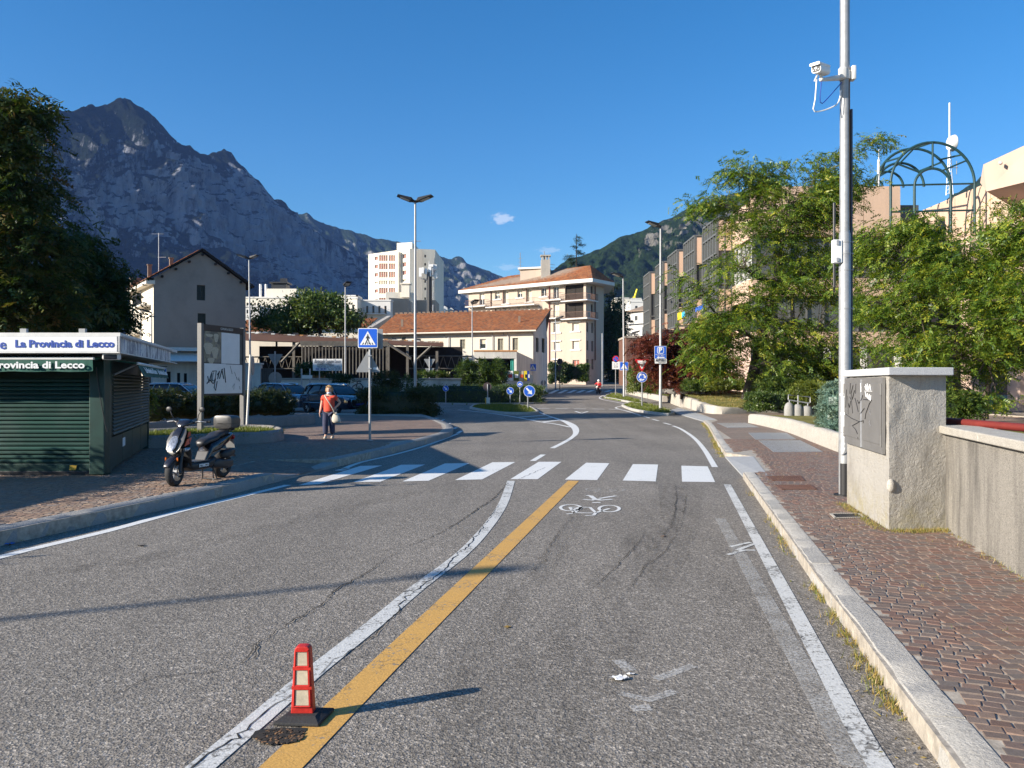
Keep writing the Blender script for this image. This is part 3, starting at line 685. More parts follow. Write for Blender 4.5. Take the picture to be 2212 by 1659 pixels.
# -- kerbs and pavements
def kerb(pts, slen, width, side, mat, parent, jag=0.004, base=-0.05, smooth=True, name='kerb_stone'):
    """pts: (x, y, top height).  side=+1: the stone lies to the left of the direction of travel"""
    p = spline(pts, 0.12) if smooth else [Vector(q) for q in pts]
    d = [0.0]
    for i in range(1, len(p)): d.append(d[-1] + (p[i].xy - p[i-1].xy).length)
    L = d[-1]; dd = np.array(d); ax = [np.array([q[k] for q in p]) for k in range(3)]
    at = lambda s: Vector((float(np.interp(s, dd, ax[0])), float(np.interp(s, dd, ax[1])), float(np.interp(s, dd, ax[2]))))
    s0 = 0.0
    while s0 < L - 0.15:
        ln = slen*random.uniform(0.9, 1.1); s1 = min(L, s0+ln)
        if L - s1 < 0.3: s1 = L
        n = max(2, int((s1-s0)/0.14)); mb = MB(); dz = random.uniform(0, jag)+0.001
        for i in range(n+1):
            s = s0 + 0.004 + (s1-s0-0.008)*i/n; c = at(s); t = at(min(L, s+0.05)) - at(max(0, s-0.05)); t.z = 0; t.normalize()
            nn = Vector((-t.y, t.x, 0))*side; g = gz(c.y); z = c.z + dz; j = lambda a=jag: random.uniform(-a, a)
            mb.v += [Vector((c.x, c.y, g+base)) + nn*j(), Vector((c.x, c.y, g+z-0.028)) + nn*(0.004+j(jag*1.6)), Vector((c.x, c.y, g+z+j(jag*0.4))) + nn*(0.03+j(jag*1.6)),
                     Vector((c.x, c.y, g+z)) + nn*(width-0.01), Vector((c.x, c.y, g+z-0.02)) + nn*width, Vector((c.x, c.y, g+base)) + nn*width]
        for i in range(n):
            for k in range(5): mb.f.append((i*6+k, i*6+k+1, (i+1)*6+k+1, (i+1)*6+k))
        mb.f.append(tuple(range(6))); mb.f.append(tuple(n*6+k for k in range(6)))
        mb.build(name, mat, parent, smooth=50); s0 = s1
def slab(name, poly, h, mat, kind=None, base=-0.1, parent=None):
    mb = MB(); n = len(poly)
    top = [Vector((x, y, gz(y)+h)) for x, y in poly]; bot = [Vector((x, y, gz(y)+base)) for x, y in poly]
    bm = bmesh.new(); tv = [bm.verts.new(q) for q in top]; es = [bm.edges.new((tv[i], tv[(i+1) % n])) for i in range(n)]
    bmesh.ops.triangle_fill(bm, edges=es, use_beauty=True)
    for yc in range(25, 92, 4):                       # follow the rise of the ground
        if min(p.y for p in top) < yc < max(p.y for p in top): bmesh.ops.bisect_plane(bm, geom=bm.verts[:] + bm.edges[:] + bm.faces[:], plane_co=(0, yc, 0), plane_no=(0, 1, 0))
    for q in bm.verts: q.co.z = gz(q.co.y) + h
    bm.verts.index_update()
    mb.add([q.co.copy() for q in bm.verts], [tuple(q.index for q in f.verts) for f in bm.faces]); bm.free()
    for i in range(n): mb.quad(top[i], top[(i+1) % n], bot[(i+1) % n], bot[i])
    o = mb.build(name, mat, parent); return tag(o, kind=kind)
HL, HR = 0.16, 0.115
KL = [(-9.1,-5.0),(-7.7,0.0),(-6.86,3.0),(-6.03,6.0)] + [tuple(G(x, y).xy) for x, y in ((0,1180),(275,1119),(472,1075),(592,1043))]
KL2 = [tuple(G(x, y).xy) for x, y in ((728,1009),(790,994),(852,979),(920,960),(968,945))]
kc = [tuple(G(x, y).xy) for x, y in ((979,936),(975,926),(955,917),(930,907),(905,900))]
far_l = [(-13.5,42),(-60,42),(-60,-20),(-13,-20)]
ramp_in = [(KL[-1][0]-1.35, KL[-1][1]+0.1), (KL2[0][0]-1.45, KL2[0][1]-0.1)]
pav_l = slab('pavement', [(-11.6,-14)] + KL + ramp_in + KL2 + kc + far_l, HL-0.003, M['joint'], 'structure')
kerb([(x, y, HL) for x, y in KL[:-1]] + [(KL[-1][0], KL[-1][1], HL)], 2.0, 0.28, 1, M['kerb_grey'], pav_l, 0.003)
a, b = KL[-1], KL2[0]
kerb([(a[0], a[1], HL-0.01), (a[0]*0.7+b[0]*0.3, a[1]*0.7+b[1]*0.3, 0.05), (a[0]*0.4+b[0]*0.6, a[1]*0.4+b[1]*0.6, 0.035), (b[0], b[1], HL-0.05)], 1.0, 0.28, 1, M['kerb_grey'], pav_l, 0.003)
kerb([(x, y, HL) for x, y in KL2 + kc], 1.1, 0.28, 1, M['kerb_grey'], pav_l, 0.003)
mb = MB(); z0, z1 = 0.04, HL
A0, A1 = Vector((*a, z0)), Vector((*b, z0)); I0, I1 = Vector((*ramp_in[0], z1)), Vector((*ramp_in[1], z1))
mb.poly([A0, A1, I1, I0]); mb.build('ramp', M['cobble_far_pale'], pav_l)
# right pavement
KR0 = [tuple(G(x, y).xy) for x, y in ((2034,1659),(1938,1523),(1842,1379),(1775,1288),(1690,1160),(1605,1034))]
KR0 = [(0.23,-4.5),(0.65,-2.5),(1.06,-0.5),(1.48,1.5)] + KR0
KR1 = [tuple(G(x, y).xy) for x, y in ((1567,988),(1548,958),(1531,925),(1520,914))]
KR2 = [tuple(G(x, y).xy) for x, y in ((1490,902),(1455,893))]
pav_r_poly = KR0[:] + [G(1660,1029,HR).xy[:], G(1627,986,HR).xy[:]] + KR1 + [G(1548,906,HR).xy[:], G(1462,880,HR).xy[:], G(1440,887).xy[:]] + [(13.5,52),(24,52),(24,-8),(-0.4,-8)]
pav_r = slab('pavement.001', pav_r_poly, HR-0.003, M['joint'], 'structure')
kerb([(x, y, HR) for x, y in KR0], 1.05, 0.20, -1, M['kerb'], pav_r, 0.005)
kerb([(x, y, HR) for x, y in KR1], 0.9, 0.20, -1, M['kerb'], pav_r, 0.006)
# the two lowered stone ramps
mb = MB(); q = [G(1605,1031), G(1567,989)]; q[0].z = q[1].z = 0.03
w0, w1 = Vector((*G(1660,1029,HR).xy, HR+0.004)), Vector((*G(1627,986,HR).xy, HR+0.004))
mb.prism([q[0], q[1], w1, w0], (0,0,-0.1)); mb.build('dropped_kerb', M['slab'], pav_r)
mb = MB(); pts = [G(1520,911), G(1440,887)]; pts[0].z += 0.03; pts[1].z += 0.03
w1 = G(1462,880,HR); w0 = G(1548,906,HR); w0.z += 0.004; w1.z += 0.004
mb.prism([pts[0], pts[1], w1, w0], (0,0,-0.1)); mb.build('dropped_kerb', M['slab'], pav_r)

# -- cobbles: rows of small cut stones laid in segmental arcs
def stone_mesh(w, l, h=0.02):
    mb = MB(); i = 0.005; j = lambda: random.uniform(-0.005, 0.005)
    bt = [(-w/2,-l/2),(w/2,-l/2),(w/2,l/2),(-w/2,l/2)]
    tp = [(x - math.copysign(i, x) + j(), y - math.copysign(i, y) + j(), h + random.uniform(-0.0015, 0.0015)) for x, y in bt]
    mb.add([(x, y, 0) for x, y in bt] + tp, [(4,5,6,7),(0,1,5,4),(1,2,6,5),(2,3,7,6),(3,0,4,7)]); return mb.mesh('cobble')
def cobbles(poly, frame_o, udir, sw, sl, bay, arc, H, keep, mat, parent, n_obj, avoid=(), seed=3):
    rnd = random.Random(seed); u = Vector((*udir, 0)).normalized(); w = Vector((u.y, -u.x, 0)); o = Vector((*frame_o, 0))
    pos = []
    for r in range(-200, 400):
        s = -12.0 + rnd.uniform(0, sw)
        while s < 16:
            ww = sw*rnd.uniform(0.78, 1.25); sc_ = s + ww/2
            ph = (sc_ % bay)/bay*2-1
            au = r*sl + arc*(1-ph*ph) + rnd.uniform(-0.006, 0.006)
            p = o + u*au + w*sc_; s += ww + 0.007
            if p.y > keep[1] or p.y < keep[0]: continue
            if abs(p.x)/max(p.y, 0.1) > 0.70: continue
            if not inpoly(p.x, p.y, poly): continue
            if any(inpoly(p.x, p.y, av) for av in avoid): continue
            slope = -2*arc*ph/(bay/2)
            pos.append((p.x, p.y, atan2(u.y, u.x) - pi/2 + math.atan(slope)*0.8, ww, sl*rnd.uniform(0.90, 0.99)*(1-0.25*abs(math.atan(slope)))))
    pos.sort(key=lambda q: q[0]**2 + q[1]**2)
    protos = [stone_mesh(sw*k, sl*0.95) for k in (0.82, 0.9, 0.98, 1.06, 1.14, 1.2)]
    for me in protos: me.materials.append(mat)
    inv = WM[parent.name].inverted()
    for (x, y, a, ww, ll) in pos[:n_obj]:
        k = min(range(6), key=lambda i: abs(ww/sw - (0.82, 0.9, 0.98, 1.06, 1.14, 1.2)[i]))
        ob = bpy.data.objects.new('cobble', protos[k]); COL.objects.link(ob); ob.parent = parent
        ob.location = (x, y, gz(y)+H-0.0165+rnd.uniform(-0.0015, 0.0015)); ob.rotation_euler = (rnd.uniform(-0.02,0.02), rnd.uniform(-0.02,0.02), a)
    rest = pos[n_obj:]
    if rest:
        q = np.array(rest); n = len(q); rs = np.random.RandomState(seed)
        cx_, cyy, a, ww, ll = q.T; ca, sa = np.cos(a), np.sin(a)
        base = np.array([gz(t) for t in cyy]) + H - 0.0165 + rs.uniform(-0.0015, 0.0015, n)
        V = np.zeros((n, 8, 3)); sg = [(-1,-1),(1,-1),(1,1),(-1,1)]
        for k in range(8):
            sx, sy = sg[k % 4]; ins = 0.005 if k >= 4 else 0
            lx = sx*(ww/2-ins) + rs.uniform(-0.004, 0.004, n); ly = sy*(ll/2-ins) + rs.uniform(-0.004, 0.004, n)
            V[:, k, 0] = cx_ + lx*ca - ly*sa; V[:, k, 1] = cyy + lx*sa + ly*ca; V[:, k, 2] = base + (0.02 + rs.uniform(-0.0018, 0.0018, n) if k >= 4 else 0)
        F = np.array([(4,5,6,7),(0,1,5,4),(1,2,6,5),(2,3,7,6),(3,0,4,7)])
        Q = (np.arange(n)[:, None, None]*8 + F[None]).reshape(-1, 4)
        tint = np.repeat(rs.uniform(0, 1, n), 5)
        me = fast_mesh('cobble_field', V.reshape(-1, 3), Q, mat, tint)
        tag(link('cobble_field', me, None, parent), kind='stuff')
    return len(pos)
kb = [Vector((x, y)) for x, y in KR0] + [Vector((x, y)) for x, y in KR1]
inner = [(x + 0.21*0.979, y - 0.21*0.203) for x, y in KR0] + [(G(1672,1029).x-0.1, G(1660,1029).y-0.1), (G(1640,984).x-0.1, G(1627,984).y+0.2)] + [(x+0.22, y) for x, y in KR1[:-1]]
cobR = inner + [(8.6, 33.5), (12,33), (7.75,18.6), (5.0,11.8), (4.5,10.5), (4.1,8.64), (4.7,8.72), (3.9,5.4), (3.2,2.6), (2.0,-2)]
cobR_far = [(x+0.21, y) for x, y in KR1] + [(9.7,44), (13.5,51), (20,51), (13,33), (9.0,24)]
N1 = cobbles(cobR, (2.6,4.0), (0.203,0.979), 0.092, 0.080, 1.5, 0.11, HR, (2.8, 23), M['cobble'], pav_r, 300)
slab('cobbled_paving', [(x, y) for x, y in [(6.35,23.05),(7.85,31.9),(8.9,34.5),(10.1,43.5),(13.5,51.5),(23.5,51.5),(23.5,23.05)]], HR, M['cobble_far'], None, -0.05, pav_r)
cobL = [(x-0.29, y+0.06) for x, y in KL[1:]] + [(ramp_in[0][0]-0.05, ramp_in[0][1]), (ramp_in[1][0]-0.05, ramp_in[1][1])] + [(x-0.29, y+0.1) for x, y in KL2[:3]] + [(-3.2,21.5), (-12,21.5), (-12,8)]
N2 = cobbles(cobL, (-6,10), (0.27,0.96), 0.098, 0.086, 1.6, 0.14, HL, (7.5, 21), M['cobble_pale'], pav_l, 300, seed=5)
slab('cobbled_paving', [(-60,-19),(-12.3,-19),(-12.1,7.9),(-12.1,21.1),(-3.3,21.1)] + [(x-0.3, y) for x, y in KL2[3:]] + [(kc[0][0]-0.35, kc[0][1]-0.2), (kc[1][0]-0.4, kc[1][1]), (kc[2][0]-0.3, kc[2][1]-0.3), (kc[3][0]-0.3, kc[3][1]-0.3), (-13,41.7), (-59,41.7)], HL, M['cobble_far_pale'], None, -0.05, pav_l)
print('cobbles', N1, N2)
# ------------------------------------------------------------------ buildings
def on_wall(a, b, px, py):
    """distance along the wall a-b and height of the point seen at a pixel"""
    d = (b - a).normalized(); k = (px-CX)/FPX
    s = (k*a.y - a.x)/(d.x - k*d.y); Y = a.y + s*d.y
    return s, EYE + (CY-py)/FPX*Y
def wall_faces(mb, a, b, z0, z1, holes, depth):
    d = (b-a); L = d.length; d.normalize(); n = Vector((d.y, -d.x, 0))
    zf = lambda z, s: z
    xs = sorted({0.0, L, *[h[0] for h in holes], *[h[1] for h in holes]}); zs = sorted({z0, z1, *[h[2] for h in holes], *[h[3] for h in holes]})
    xs = [x for x in xs if -1e-6 <= x <= L+1e-6]; zs = [z for z in zs if z0-1e-6 <= z <= z1+1e-6]
    pt = lambda s, z, e=0.0: Vector((a.x + d.x*s - n.x*e, a.y + d.y*s - n.y*e, z))
    for i in range(len(xs)-1):
        for j in range(len(zs)-1):
            cx_, cz_ = (xs[i]+xs[i+1])/2, (zs[j]+zs[j+1])/2
            if any(h[0] < cx_ < h[1] and h[2] < cz_ < h[3] for h in holes): continue
            mb.quad(pt(xs[i], zs[j]), pt(xs[i+1], zs[j]), pt(xs[i+1], zs[j+1]), pt(xs[i], zs[j+1]))
    for s0, s1, za, zb, *_ in holes:
        for p, q in (((s0,za),(s1,za)),((s1,za),(s1,zb)),((s1,zb),(s0,zb)),((s0,zb),(s0,za))):
            mb.quad(pt(*p), pt(*q), pt(*q, depth), pt(*p, depth))
def window(parent, a, b, hole, style, depth=0.16):
    d = (b-a).normalized(); n = Vector((d.y, -d.x, 0)); s0, s1, z0, z1 = hole[:4]
    A = Vector((a.x, a.y, 0)) + d*s0 - n*depth; w = s1-s0; h = z1-z0
    st = {'glass':('white','glass'),'blind':('white_dull','blind'),'red':('white_dull','blind_red'),'shutter':('shutter_wood','shutter_wood'),'shutter_dark':('shutter_dark','shutter_dark'),
          'dark':('mullion','glass'),'void':('dark_inside','dark_inside'),'half':('white','blind'),'bay':('mullion','glass_bay'),'brown':('railing','dark_inside')}[style]
    fr = MB(); t = min(0.08, w*0.12)
    o = A + Vector((0,0,z0))
    for q0, ww, hh in (((0,0),w,t),((0,h-t),w,t),((0,t),t,h-2*t),((w-t,t),t,h-2*t)):
        fr.para(o + d*q0[0] + Vector((0,0,q0[1])) - n*0.03, d*ww, n*0.07, (0,0,hh))
    if w > 0.9 or style in ('glass','dark','shutter','shutter_dark'):
        fr.para(o + d*(w/2-t*0.4) + Vector((0,0,t)) - n*0.03, d*t*0.8, n*0.065, (0,0,h-2*t))
    if style in ('shutter','shutter_dark'):
        k = int(h/0.16)
        for i in range(k): fr.para(o + d*t + Vector((0,0,t+i*(h-2*t)/k)) - n*0.01, d*(w-2*t), n*0.035, (0,0,0.05))
    f = fr.build('window', M[st[0]], parent)
    pn = MB(); pn.para(o - n*0.05, d*w, n*0.03, (0,0,h))
    pn.build('pane', M[st[1]], f)
    if style == 'half':
        q = MB(); q.para(o - n*0.015 + d*t + Vector((0,0,t)), d*(w-2*t), n*0.02, (0,0,h*0.42)); q.build('pane', M['glass'], f)
    return f
def building(name, label, cat, fp, z0, z1, mat, wins=None, group=None, cap=True, depth=0.18, capmat=None, parapet=0.0, root=None):
    """fp: list of (x,y) counter-clockwise seen from above; wins: {edge: [(s0,s1,za,zb,style)]}"""
    fp = [Vector((x, y, 0)) for x, y in fp]; wins = wins or {}
    if root is None: root = thing(name, label, cat, (fp[0].x, fp[0].y, z0), 0, group)
    mb = MB(); n = len(fp); ws = []
    for i in range(n):
        a, b = fp[i], fp[(i+1) % n]; L = (b-a).length; hs = []
        for h in wins.get(i, []):
            s0, s1, za, zb, st = h
            s0, s1 = max(0.08, min(s0, s1)), min(L-0.08, max(s0, s1)); za, zb = max(z0+0.02, min(za, zb)), min(z1-0.05, max(za, zb))
            if s1-s0 < 0.15 or zb-za < 0.15: continue
            hs.append((s0, s1, za, zb, st))
        wall_faces(mb, a, b, z0, z1, hs, depth); ws.append((a, b, hs))
    if cap: mb.poly([Vector((p.x, p.y, z1)) for p in fp])
    mb.build('wall', mat, root)
    for a, b, hs in ws:
        for h in hs: window(root, a, b, h, h[4], depth*0.85)
    if parapet:
        pm = MB()
        for i in range(n):
            a, b = fp[i], fp[(i+1) % n]; d = (b-a).normalized(); nn = Vector((d.y, -d.x, 0))
            pm.para(a + Vector((0,0,z1)) + nn*0.12 - d*0.12, d*((b-a).length+0.24), -nn*0.35, (0,0,parapet))
        pm.build('cornice', capmat or mat, root)
    return root
def trace(c, fp, e, lst):
    a, b = Vector((*fp[e], 0)), Vector((*fp[(e+1) % len(fp)], 0)); out = []
    for x0, y0, x1, y1, st in lst:
        sA, zA = on_wall(a, b, *v(c, x0, (y0+y1)/2)); sB, zB = on_wall(a, b, *v(c, x1, (y0+y1)/2))
        _, zt = on_wall(a, b, *v(c, (x0+x1)/2, y0)); _, zb = on_wall(a, b, *v(c, (x0+x1)/2, y1))
        out.append((sA, sB, zb, zt, st))
    return out
def balcony(root, a, b, s0, s1, z, out, slabm, railm, h=1.0, name='balcony', dense=0.12, front=True):
    d = (b-a).normalized(); n = Vector((d.y, -d.x, 0)); o = Vector((a.x, a.y, z)) + d*s0
    m = MB(); m.para(o, d*(s1-s0), n*out, (0,0,0.16)); sl = m.build(name, slabm, root)
    r = MB(); t = 0.035
    for zz in (h, 0.12): r.para(o + n*(out-0.08) + Vector((0,0,0.16+zz)), d*(s1-s0), n*t, (0,0,t))
    for q in (0, s1-s0-t):
        for zz in (h, 0.12): r.para(o + d*q + Vector((0,0,0.16+zz)), d*t, n*(out-0.08), (0,0,t))
    k = max(2, int((s1-s0)/dense))
    for i in range(k+1): r.para(o + n*(out-0.07) + d*(i*(s1-s0-0.02)/k) + Vector((0,0,0.16)), d*0.018, n*0.018, (0,0,h))
    r.build('railing', railm, sl)
def tiled_roof(parent, A, B, C, D, mat_attr, nx, ny, name='roof_tiles', seed=1, thick=0.05):
    """roof plane A-B (eave) to D-C (ridge) laid with overlapping tiles, joined"""
    rs = np.random.RandomState(seed); A, B, C, D = [np.array(p) for p in (A, B, C, D)]
    nrm = np.cross(B-A, D-A); nrm = nrm/np.linalg.norm(nrm)
    if nrm[2] < 0: nrm = -nrm
    V, Q, T = [], [], []
    for j in range(ny):
        for i in range(nx):
            u0, u1 = i/nx, (i+0.94)/nx; w0, w1 = j/ny, min(1, (j+1.18)/ny)
            pt = lambda u, w: (A*(1-u)+B*u)*(1-w) + (D*(1-u)+C*u)*w
            up = thick*(0.8+rs.uniform(-0.25, 0.35)); k = len(V)
            V += [pt(u0,w0)+nrm*up, pt(u1,w0)+nrm*up, pt(u1,w1)+nrm*up*0.15, pt(u0,w1)+nrm*up*0.15, pt(u0,w0)-nrm*0.02, pt(u1,w0)-nrm*0.02]
            Q += [(k,k+1,k+2,k+3),(k+4,k+5,k+1,k)]; t = rs.uniform(); T += [t, t]
    inv = np.array(WM[parent.name].inverted()); V = np.array(V) @ inv[:3,:3].T + inv[:3,3]
    me = fast_mesh(name, V, np.array(Q), mat_attr, T)
    return tag(link(name, me, None, parent), kind='stuff')

# 1 --- grey gabled house on the left
ga = radians(35); gd = Vector((cos(ga), sin(ga), 0)); ld = Vector((-sin(ga), cos(ga), 0))
HA = Vector((-32.3, 72, 0)); HB = HA + gd*8.2; HC = HB + ld*12; HD = HA + ld*12
zg, ze, zr = gz(72)-0.3, 11.3, 14.0
fp = [HA.xy[:], HB.xy[:], HC.xy[:], HD.xy[:]]
hw = {0: trace('S', fp, 0, [(865,432,960,606,'shutter_dark'),(875,754,967,900,'shutter_dark')]),
      3: trace('S', fp, 3, [(214,432,182,610,'shutter'),(313,398,284,650,'shutter'),(226,742,190,975,'shutter'),(328,715,290,908,'shutter'),(336,1005,288,1100,'shutter')])}
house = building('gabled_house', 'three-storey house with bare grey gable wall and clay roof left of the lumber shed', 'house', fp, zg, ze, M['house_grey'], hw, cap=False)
for q in (HA, HD):
    mid = q + gd*4.1; mb = MB()
    mb.poly([Vector((q.x,q.y,ze)), Vector((q.x,q.y,ze)) + gd*8.2, Vector((mid.x, mid.y, zr))]); mb.build('gable', M['house_grey'], house)
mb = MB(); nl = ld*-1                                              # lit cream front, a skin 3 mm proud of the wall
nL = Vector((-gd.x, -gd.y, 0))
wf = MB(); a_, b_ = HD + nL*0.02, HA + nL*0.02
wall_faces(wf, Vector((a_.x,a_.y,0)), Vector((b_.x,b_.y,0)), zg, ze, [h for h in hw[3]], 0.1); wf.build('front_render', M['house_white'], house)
for sgn, e0 in ((-1, HA), (1, HB)):
    ev = e0 + gd*(0.7*sgn); rd = HA + gd*4.1
    A_ = Vector((ev.x, ev.y, ze-0.35)) - ld*0.45; D_ = Vector((rd.x, rd.y, zr+0.12)) - ld*0.45; Ld = ld*12.9
    m = MB(); m.add([A_, A_+Ld, D_+Ld, D_], [(0,1,2,3)]); up = Vector((0,0,0.16)); m.v += [q+up for q in m.v]
    m.f += [(4,5,6,7),(0,1,5,4),(1,2,6,5),(2,3,7,6),(3,0,4,7)]; m.build('roof', M['dark_inside'], house)
    tiled_roof(house, A_+up, A_+Ld+up, D_+Ld+up, D_+up, M['tile'], 40, 14, seed=3+sgn)
m = MB(); ev = HA - gd*0.7; m.para(Vector((ev.x, ev.y, ze-0.62)) - ld*0.3, gd*0.75, ld*12.4, (0,0,0.34)); m.build('cornice', M['house_white'], house)
for k in range(7):
    m = MB(); f = 0.6 + k*1.17; zz = ze + (zr-ze)*(1-abs(f-4.1)/4.1); q = HA + gd*f; m.para(Vector((q.x, q.y, zz-0.36)) - ld*0.4, gd*0.16, ld*0.4, (0,0,0.18)); m.build('rafter_end', M['dark_inside'], house)
for f, dd, w, h in ((-0.3,9.5,0.9,1.1),(0.9,7.5,0.35,1.5),(2.6,6.0,0.35,1.0),(6.2,5.5,0.5,0.7)):
    q = HA + gd*f + ld*dd; zz = ze + (zr-ze)*(1-abs(f-4.1)/4.1)
    m = MB(); m.para(Vector((q.x,q.y,zz-0.3)), gd*w, ld*w*0.6, (0,0,h+0.3)); m.para(Vector((q.x,q.y,zz+h+0.02)) - gd*0.06 - ld*0.06, gd*(w+0.12), ld*(w*0.6+0.12), (0,0,0.1)); m.build('chimney', M['tile_brown'], house)
q = HA + gd*1.8 + ld*7; m = MB(); m.cyl((q.x,q.y,12), (q.x,q.y,16.6), 0.035, 6); m.cyl((q.x-0.7,q.y,16.5), (q.x+0.5,q.y,16.5), 0.02, 5); m.cyl((q.x-0.1,q.y,14.2), (q.x+0.7,q.y,14.2), 0.03, 5)
m.build('roof_antenna', M['galv_dull'], house)
for (s0, s1, z) in ((7.4-3.2, 11.4, None),):
    pass
aF, bF = HD, HA
sA, zA = on_wall(aF, bF, *v('S', 300, 668)); balcony(house, aF, bF, sA-2.4, sA+1.8, zA-0.2, 0.9, M['house_white'], M['dark_metal'], name='balcony')
sA, zA = on_wall(aF, bF, *v('S', 200, 985)); balcony(house, aF, bF, sA-2.0, sA+1.6, zA-0.2, 0.9, M['house_white'], M['dark_metal'], name='balcony')
m = MB(); q = HD - gd*0.09; s_, _ = on_wall(aF, bF, *v('S', 240, 600)); p_ = HD - ld*s_ - gd*0.1
m.cyl((p_.x,p_.y,1.5), (p_.x,p_.y,ze-0.4), 0.06, 6); m.build('downpipe', M['galv_dull'], house)

# low annex in front of the gable house
fp = [(-29.4,64),(-23.2,66.2),(-25.2,72),(-31.4,69.8)]
annex = building('low_annex', 'low white annex with a flat roof slab below the grey gable wall', 'annex', fp, gz(64)-0.2, 4.35, M['stained_white'],
    {0: trace('S', fp, 0, [(300,1400,355,1640,'brown'),(520,1415,568,1640,'brown'),(640,1430,675,1640,'void'),(718,1435,752,1640,'void')])})
m = MB(); d0 = (Vector((-23.2,66.2,0))-Vector((-29.4,64,0))).normalized(); n0 = Vector((d0.y,-d0.x,0))
m.para(Vector((-29.4,64,4.36)) - d0*0.4 + n0*0.9, d0*7.4, -n0*6.5, (0,0,0.28)); m.build('roof_slab', M['white_dull'], annex)
m = MB(); o = Vector((-29.4,64,4.30)) + n0*0.06
m.add([o, o+d0*6.6, o+d0*6.6+n0*1.5-Vector((0,0,0.75)), o+n0*1.5-Vector((0,0,0.75))], [(0,1,2,3)]); m.v += [q - Vector((0,0,0.06)) for q in m.v]; m.f += [(7,6,5,4),(0,4,5,1),(1,5,6,2),(2,6,7,3),(3,7,4,0)]
m.build('metal_canopy', M['white_dull'], annex)

# 2 --- lumber yard shed
shed = thing('lumber_shed', 'open lumber shed with a long brown roof edge and vertical slats behind the wall', 'shed', (-15, 70, gz(70)))
SL, SR = Vector((-24.2,69.5,0)), Vector((-6.1,71.2,0)); sd = (SR-SL).normalized(); sn = Vector((sd.y,-sd.x,0)); slen = (SR-SL).length
m = MB(); zt0, zt1 = 6.15, 5.62                                           # the roof edge drops slightly to the right
A_, B_ = Vector((SL.x,SL.y,zt0)), Vector((SR.x,SR.y,zt1-0.25))
m.add([A_, B_, B_-sn*12+Vector((0,0,0.5)), A_-sn*12+Vector((0,0,0.5))], [(0,1,2,3)]); dn_ = [Vector((0,0,-0.62)), Vector((0,0,-0.30)), Vector((0,0,-0.3)), Vector((0,0,-0.62))]
m.v += [p + q for p, q in zip(m.v[:4], dn_)]; m.f += [(7,6,5,4),(0,4,5,1),(1,5,6,2),(2,6,7,3),(3,7,4,0)]; m.build('roof', M['brown_steel'], shed)
for k in range(52):
    f = k/52; o = A_.lerp(B_, f) + Vector((0,0,0.02)) - sn*0.05; m = MB(); m.para(o, sd*(slen/52*0.9), -sn*1.4 + Vector((0,0,0.06)), (0,0,0.05 + 0.05*random.random()))
    m.build('roof_sheet', M[random.choice(['white_dull','orange_cop','white_dull','brown_steel','tile_brown'])], shed)
for k in range(8):
    o = A_.lerp(B_, 0.04+k*0.118) + Vector((0,0,0.10)); m = MB(); m.para(o - sn*0.2, sd*0.42, -sn*0.3, (0,0,0.16)); m.build('roof_bracket', M['dark_metal'], shed)
pl = lambda x, y, off: Vector(P(*v('U', x, y), 70+off))
xL, xR = P(*v('B', 500, 820), 69.9).x, P(*v('B', 1185, 820), 70.6).x
m = MB(); m.para((xL, 69.3, 5.02), (xR-xL, 0.9, 0), (0,0.25,0), (0,0,0.42)); m.build('lintel', M['slat'], shed)
NS = 26
for k in range(NS):
    x = xL + 0.12 + (xR-xL-0.3)*k/(NS-1); m = MB(); zb = 2.55 - (0.35 if k > 16 else 0); m.box((x, 69.45+0.9*k/NS, (zb+5.0)/2), (0.09, 0.12, 5.0-zb)); m.build('slat', M['slat'], shed)
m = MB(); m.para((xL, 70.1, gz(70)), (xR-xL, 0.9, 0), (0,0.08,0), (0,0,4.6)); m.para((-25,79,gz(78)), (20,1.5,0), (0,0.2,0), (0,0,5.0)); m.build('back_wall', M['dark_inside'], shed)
for x, hz in ((-24.0,5.4),(-19.2,5.4),(xL,5.0),(xR,5.0),(-9.2,5.1),(-6.6,4.6)):
    m = MB(); m.box((x, 70.3, (gz(70)+hz)/2), (0.22,0.22,hz-gz(70))); m.build('post', M['slat'], shed)
for (x0,z0,x1,z1) in ((xL-0.1,5.3,xL-1.7,3.6),(xR+0.1,5.2,xR+2.1,3.9),(-7.0,5.0,-8.4,3.7)):
    m = MB(); m.tube([(x0,69.5,z0),(x1,69.5,z1)], 0.11, 4); m.build('brace', M['slat'], shed)
def truss(x0, x1, y0, y1, za, zb, n):
    m = MB(); a, b = Vector((x0,y0,0)), Vector((x1,y1,0)); f = lambda t, z: a.lerp(b, t) + Vector((0,0,z))
    m.tube([f(0,za), f(1,za)], 0.06, 4); m.tube([f(0,zb), f(1,zb)], 0.06, 4)
    for k in range(n): m.tube([f(k/n, za), f((k+0.5)/n, zb)], 0.03, 4); m.tube([f((k+0.5)/n, zb), f((k+1)/n, za)], 0.03, 4)
    m.build('truss', M['slat'], shed)
truss(-24, xL-0.3, 71, 71, 3.05, 4.1, 9); truss(xR+1.3, P(*v('B',1835,880),73).x, 72, 73.5, 3.1, 4.25, 8)
m = MB()
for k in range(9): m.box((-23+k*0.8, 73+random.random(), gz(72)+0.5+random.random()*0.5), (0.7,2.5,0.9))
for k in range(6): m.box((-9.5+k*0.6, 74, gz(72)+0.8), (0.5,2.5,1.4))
m.build('timber_stack', M['dark_inside'], shed)

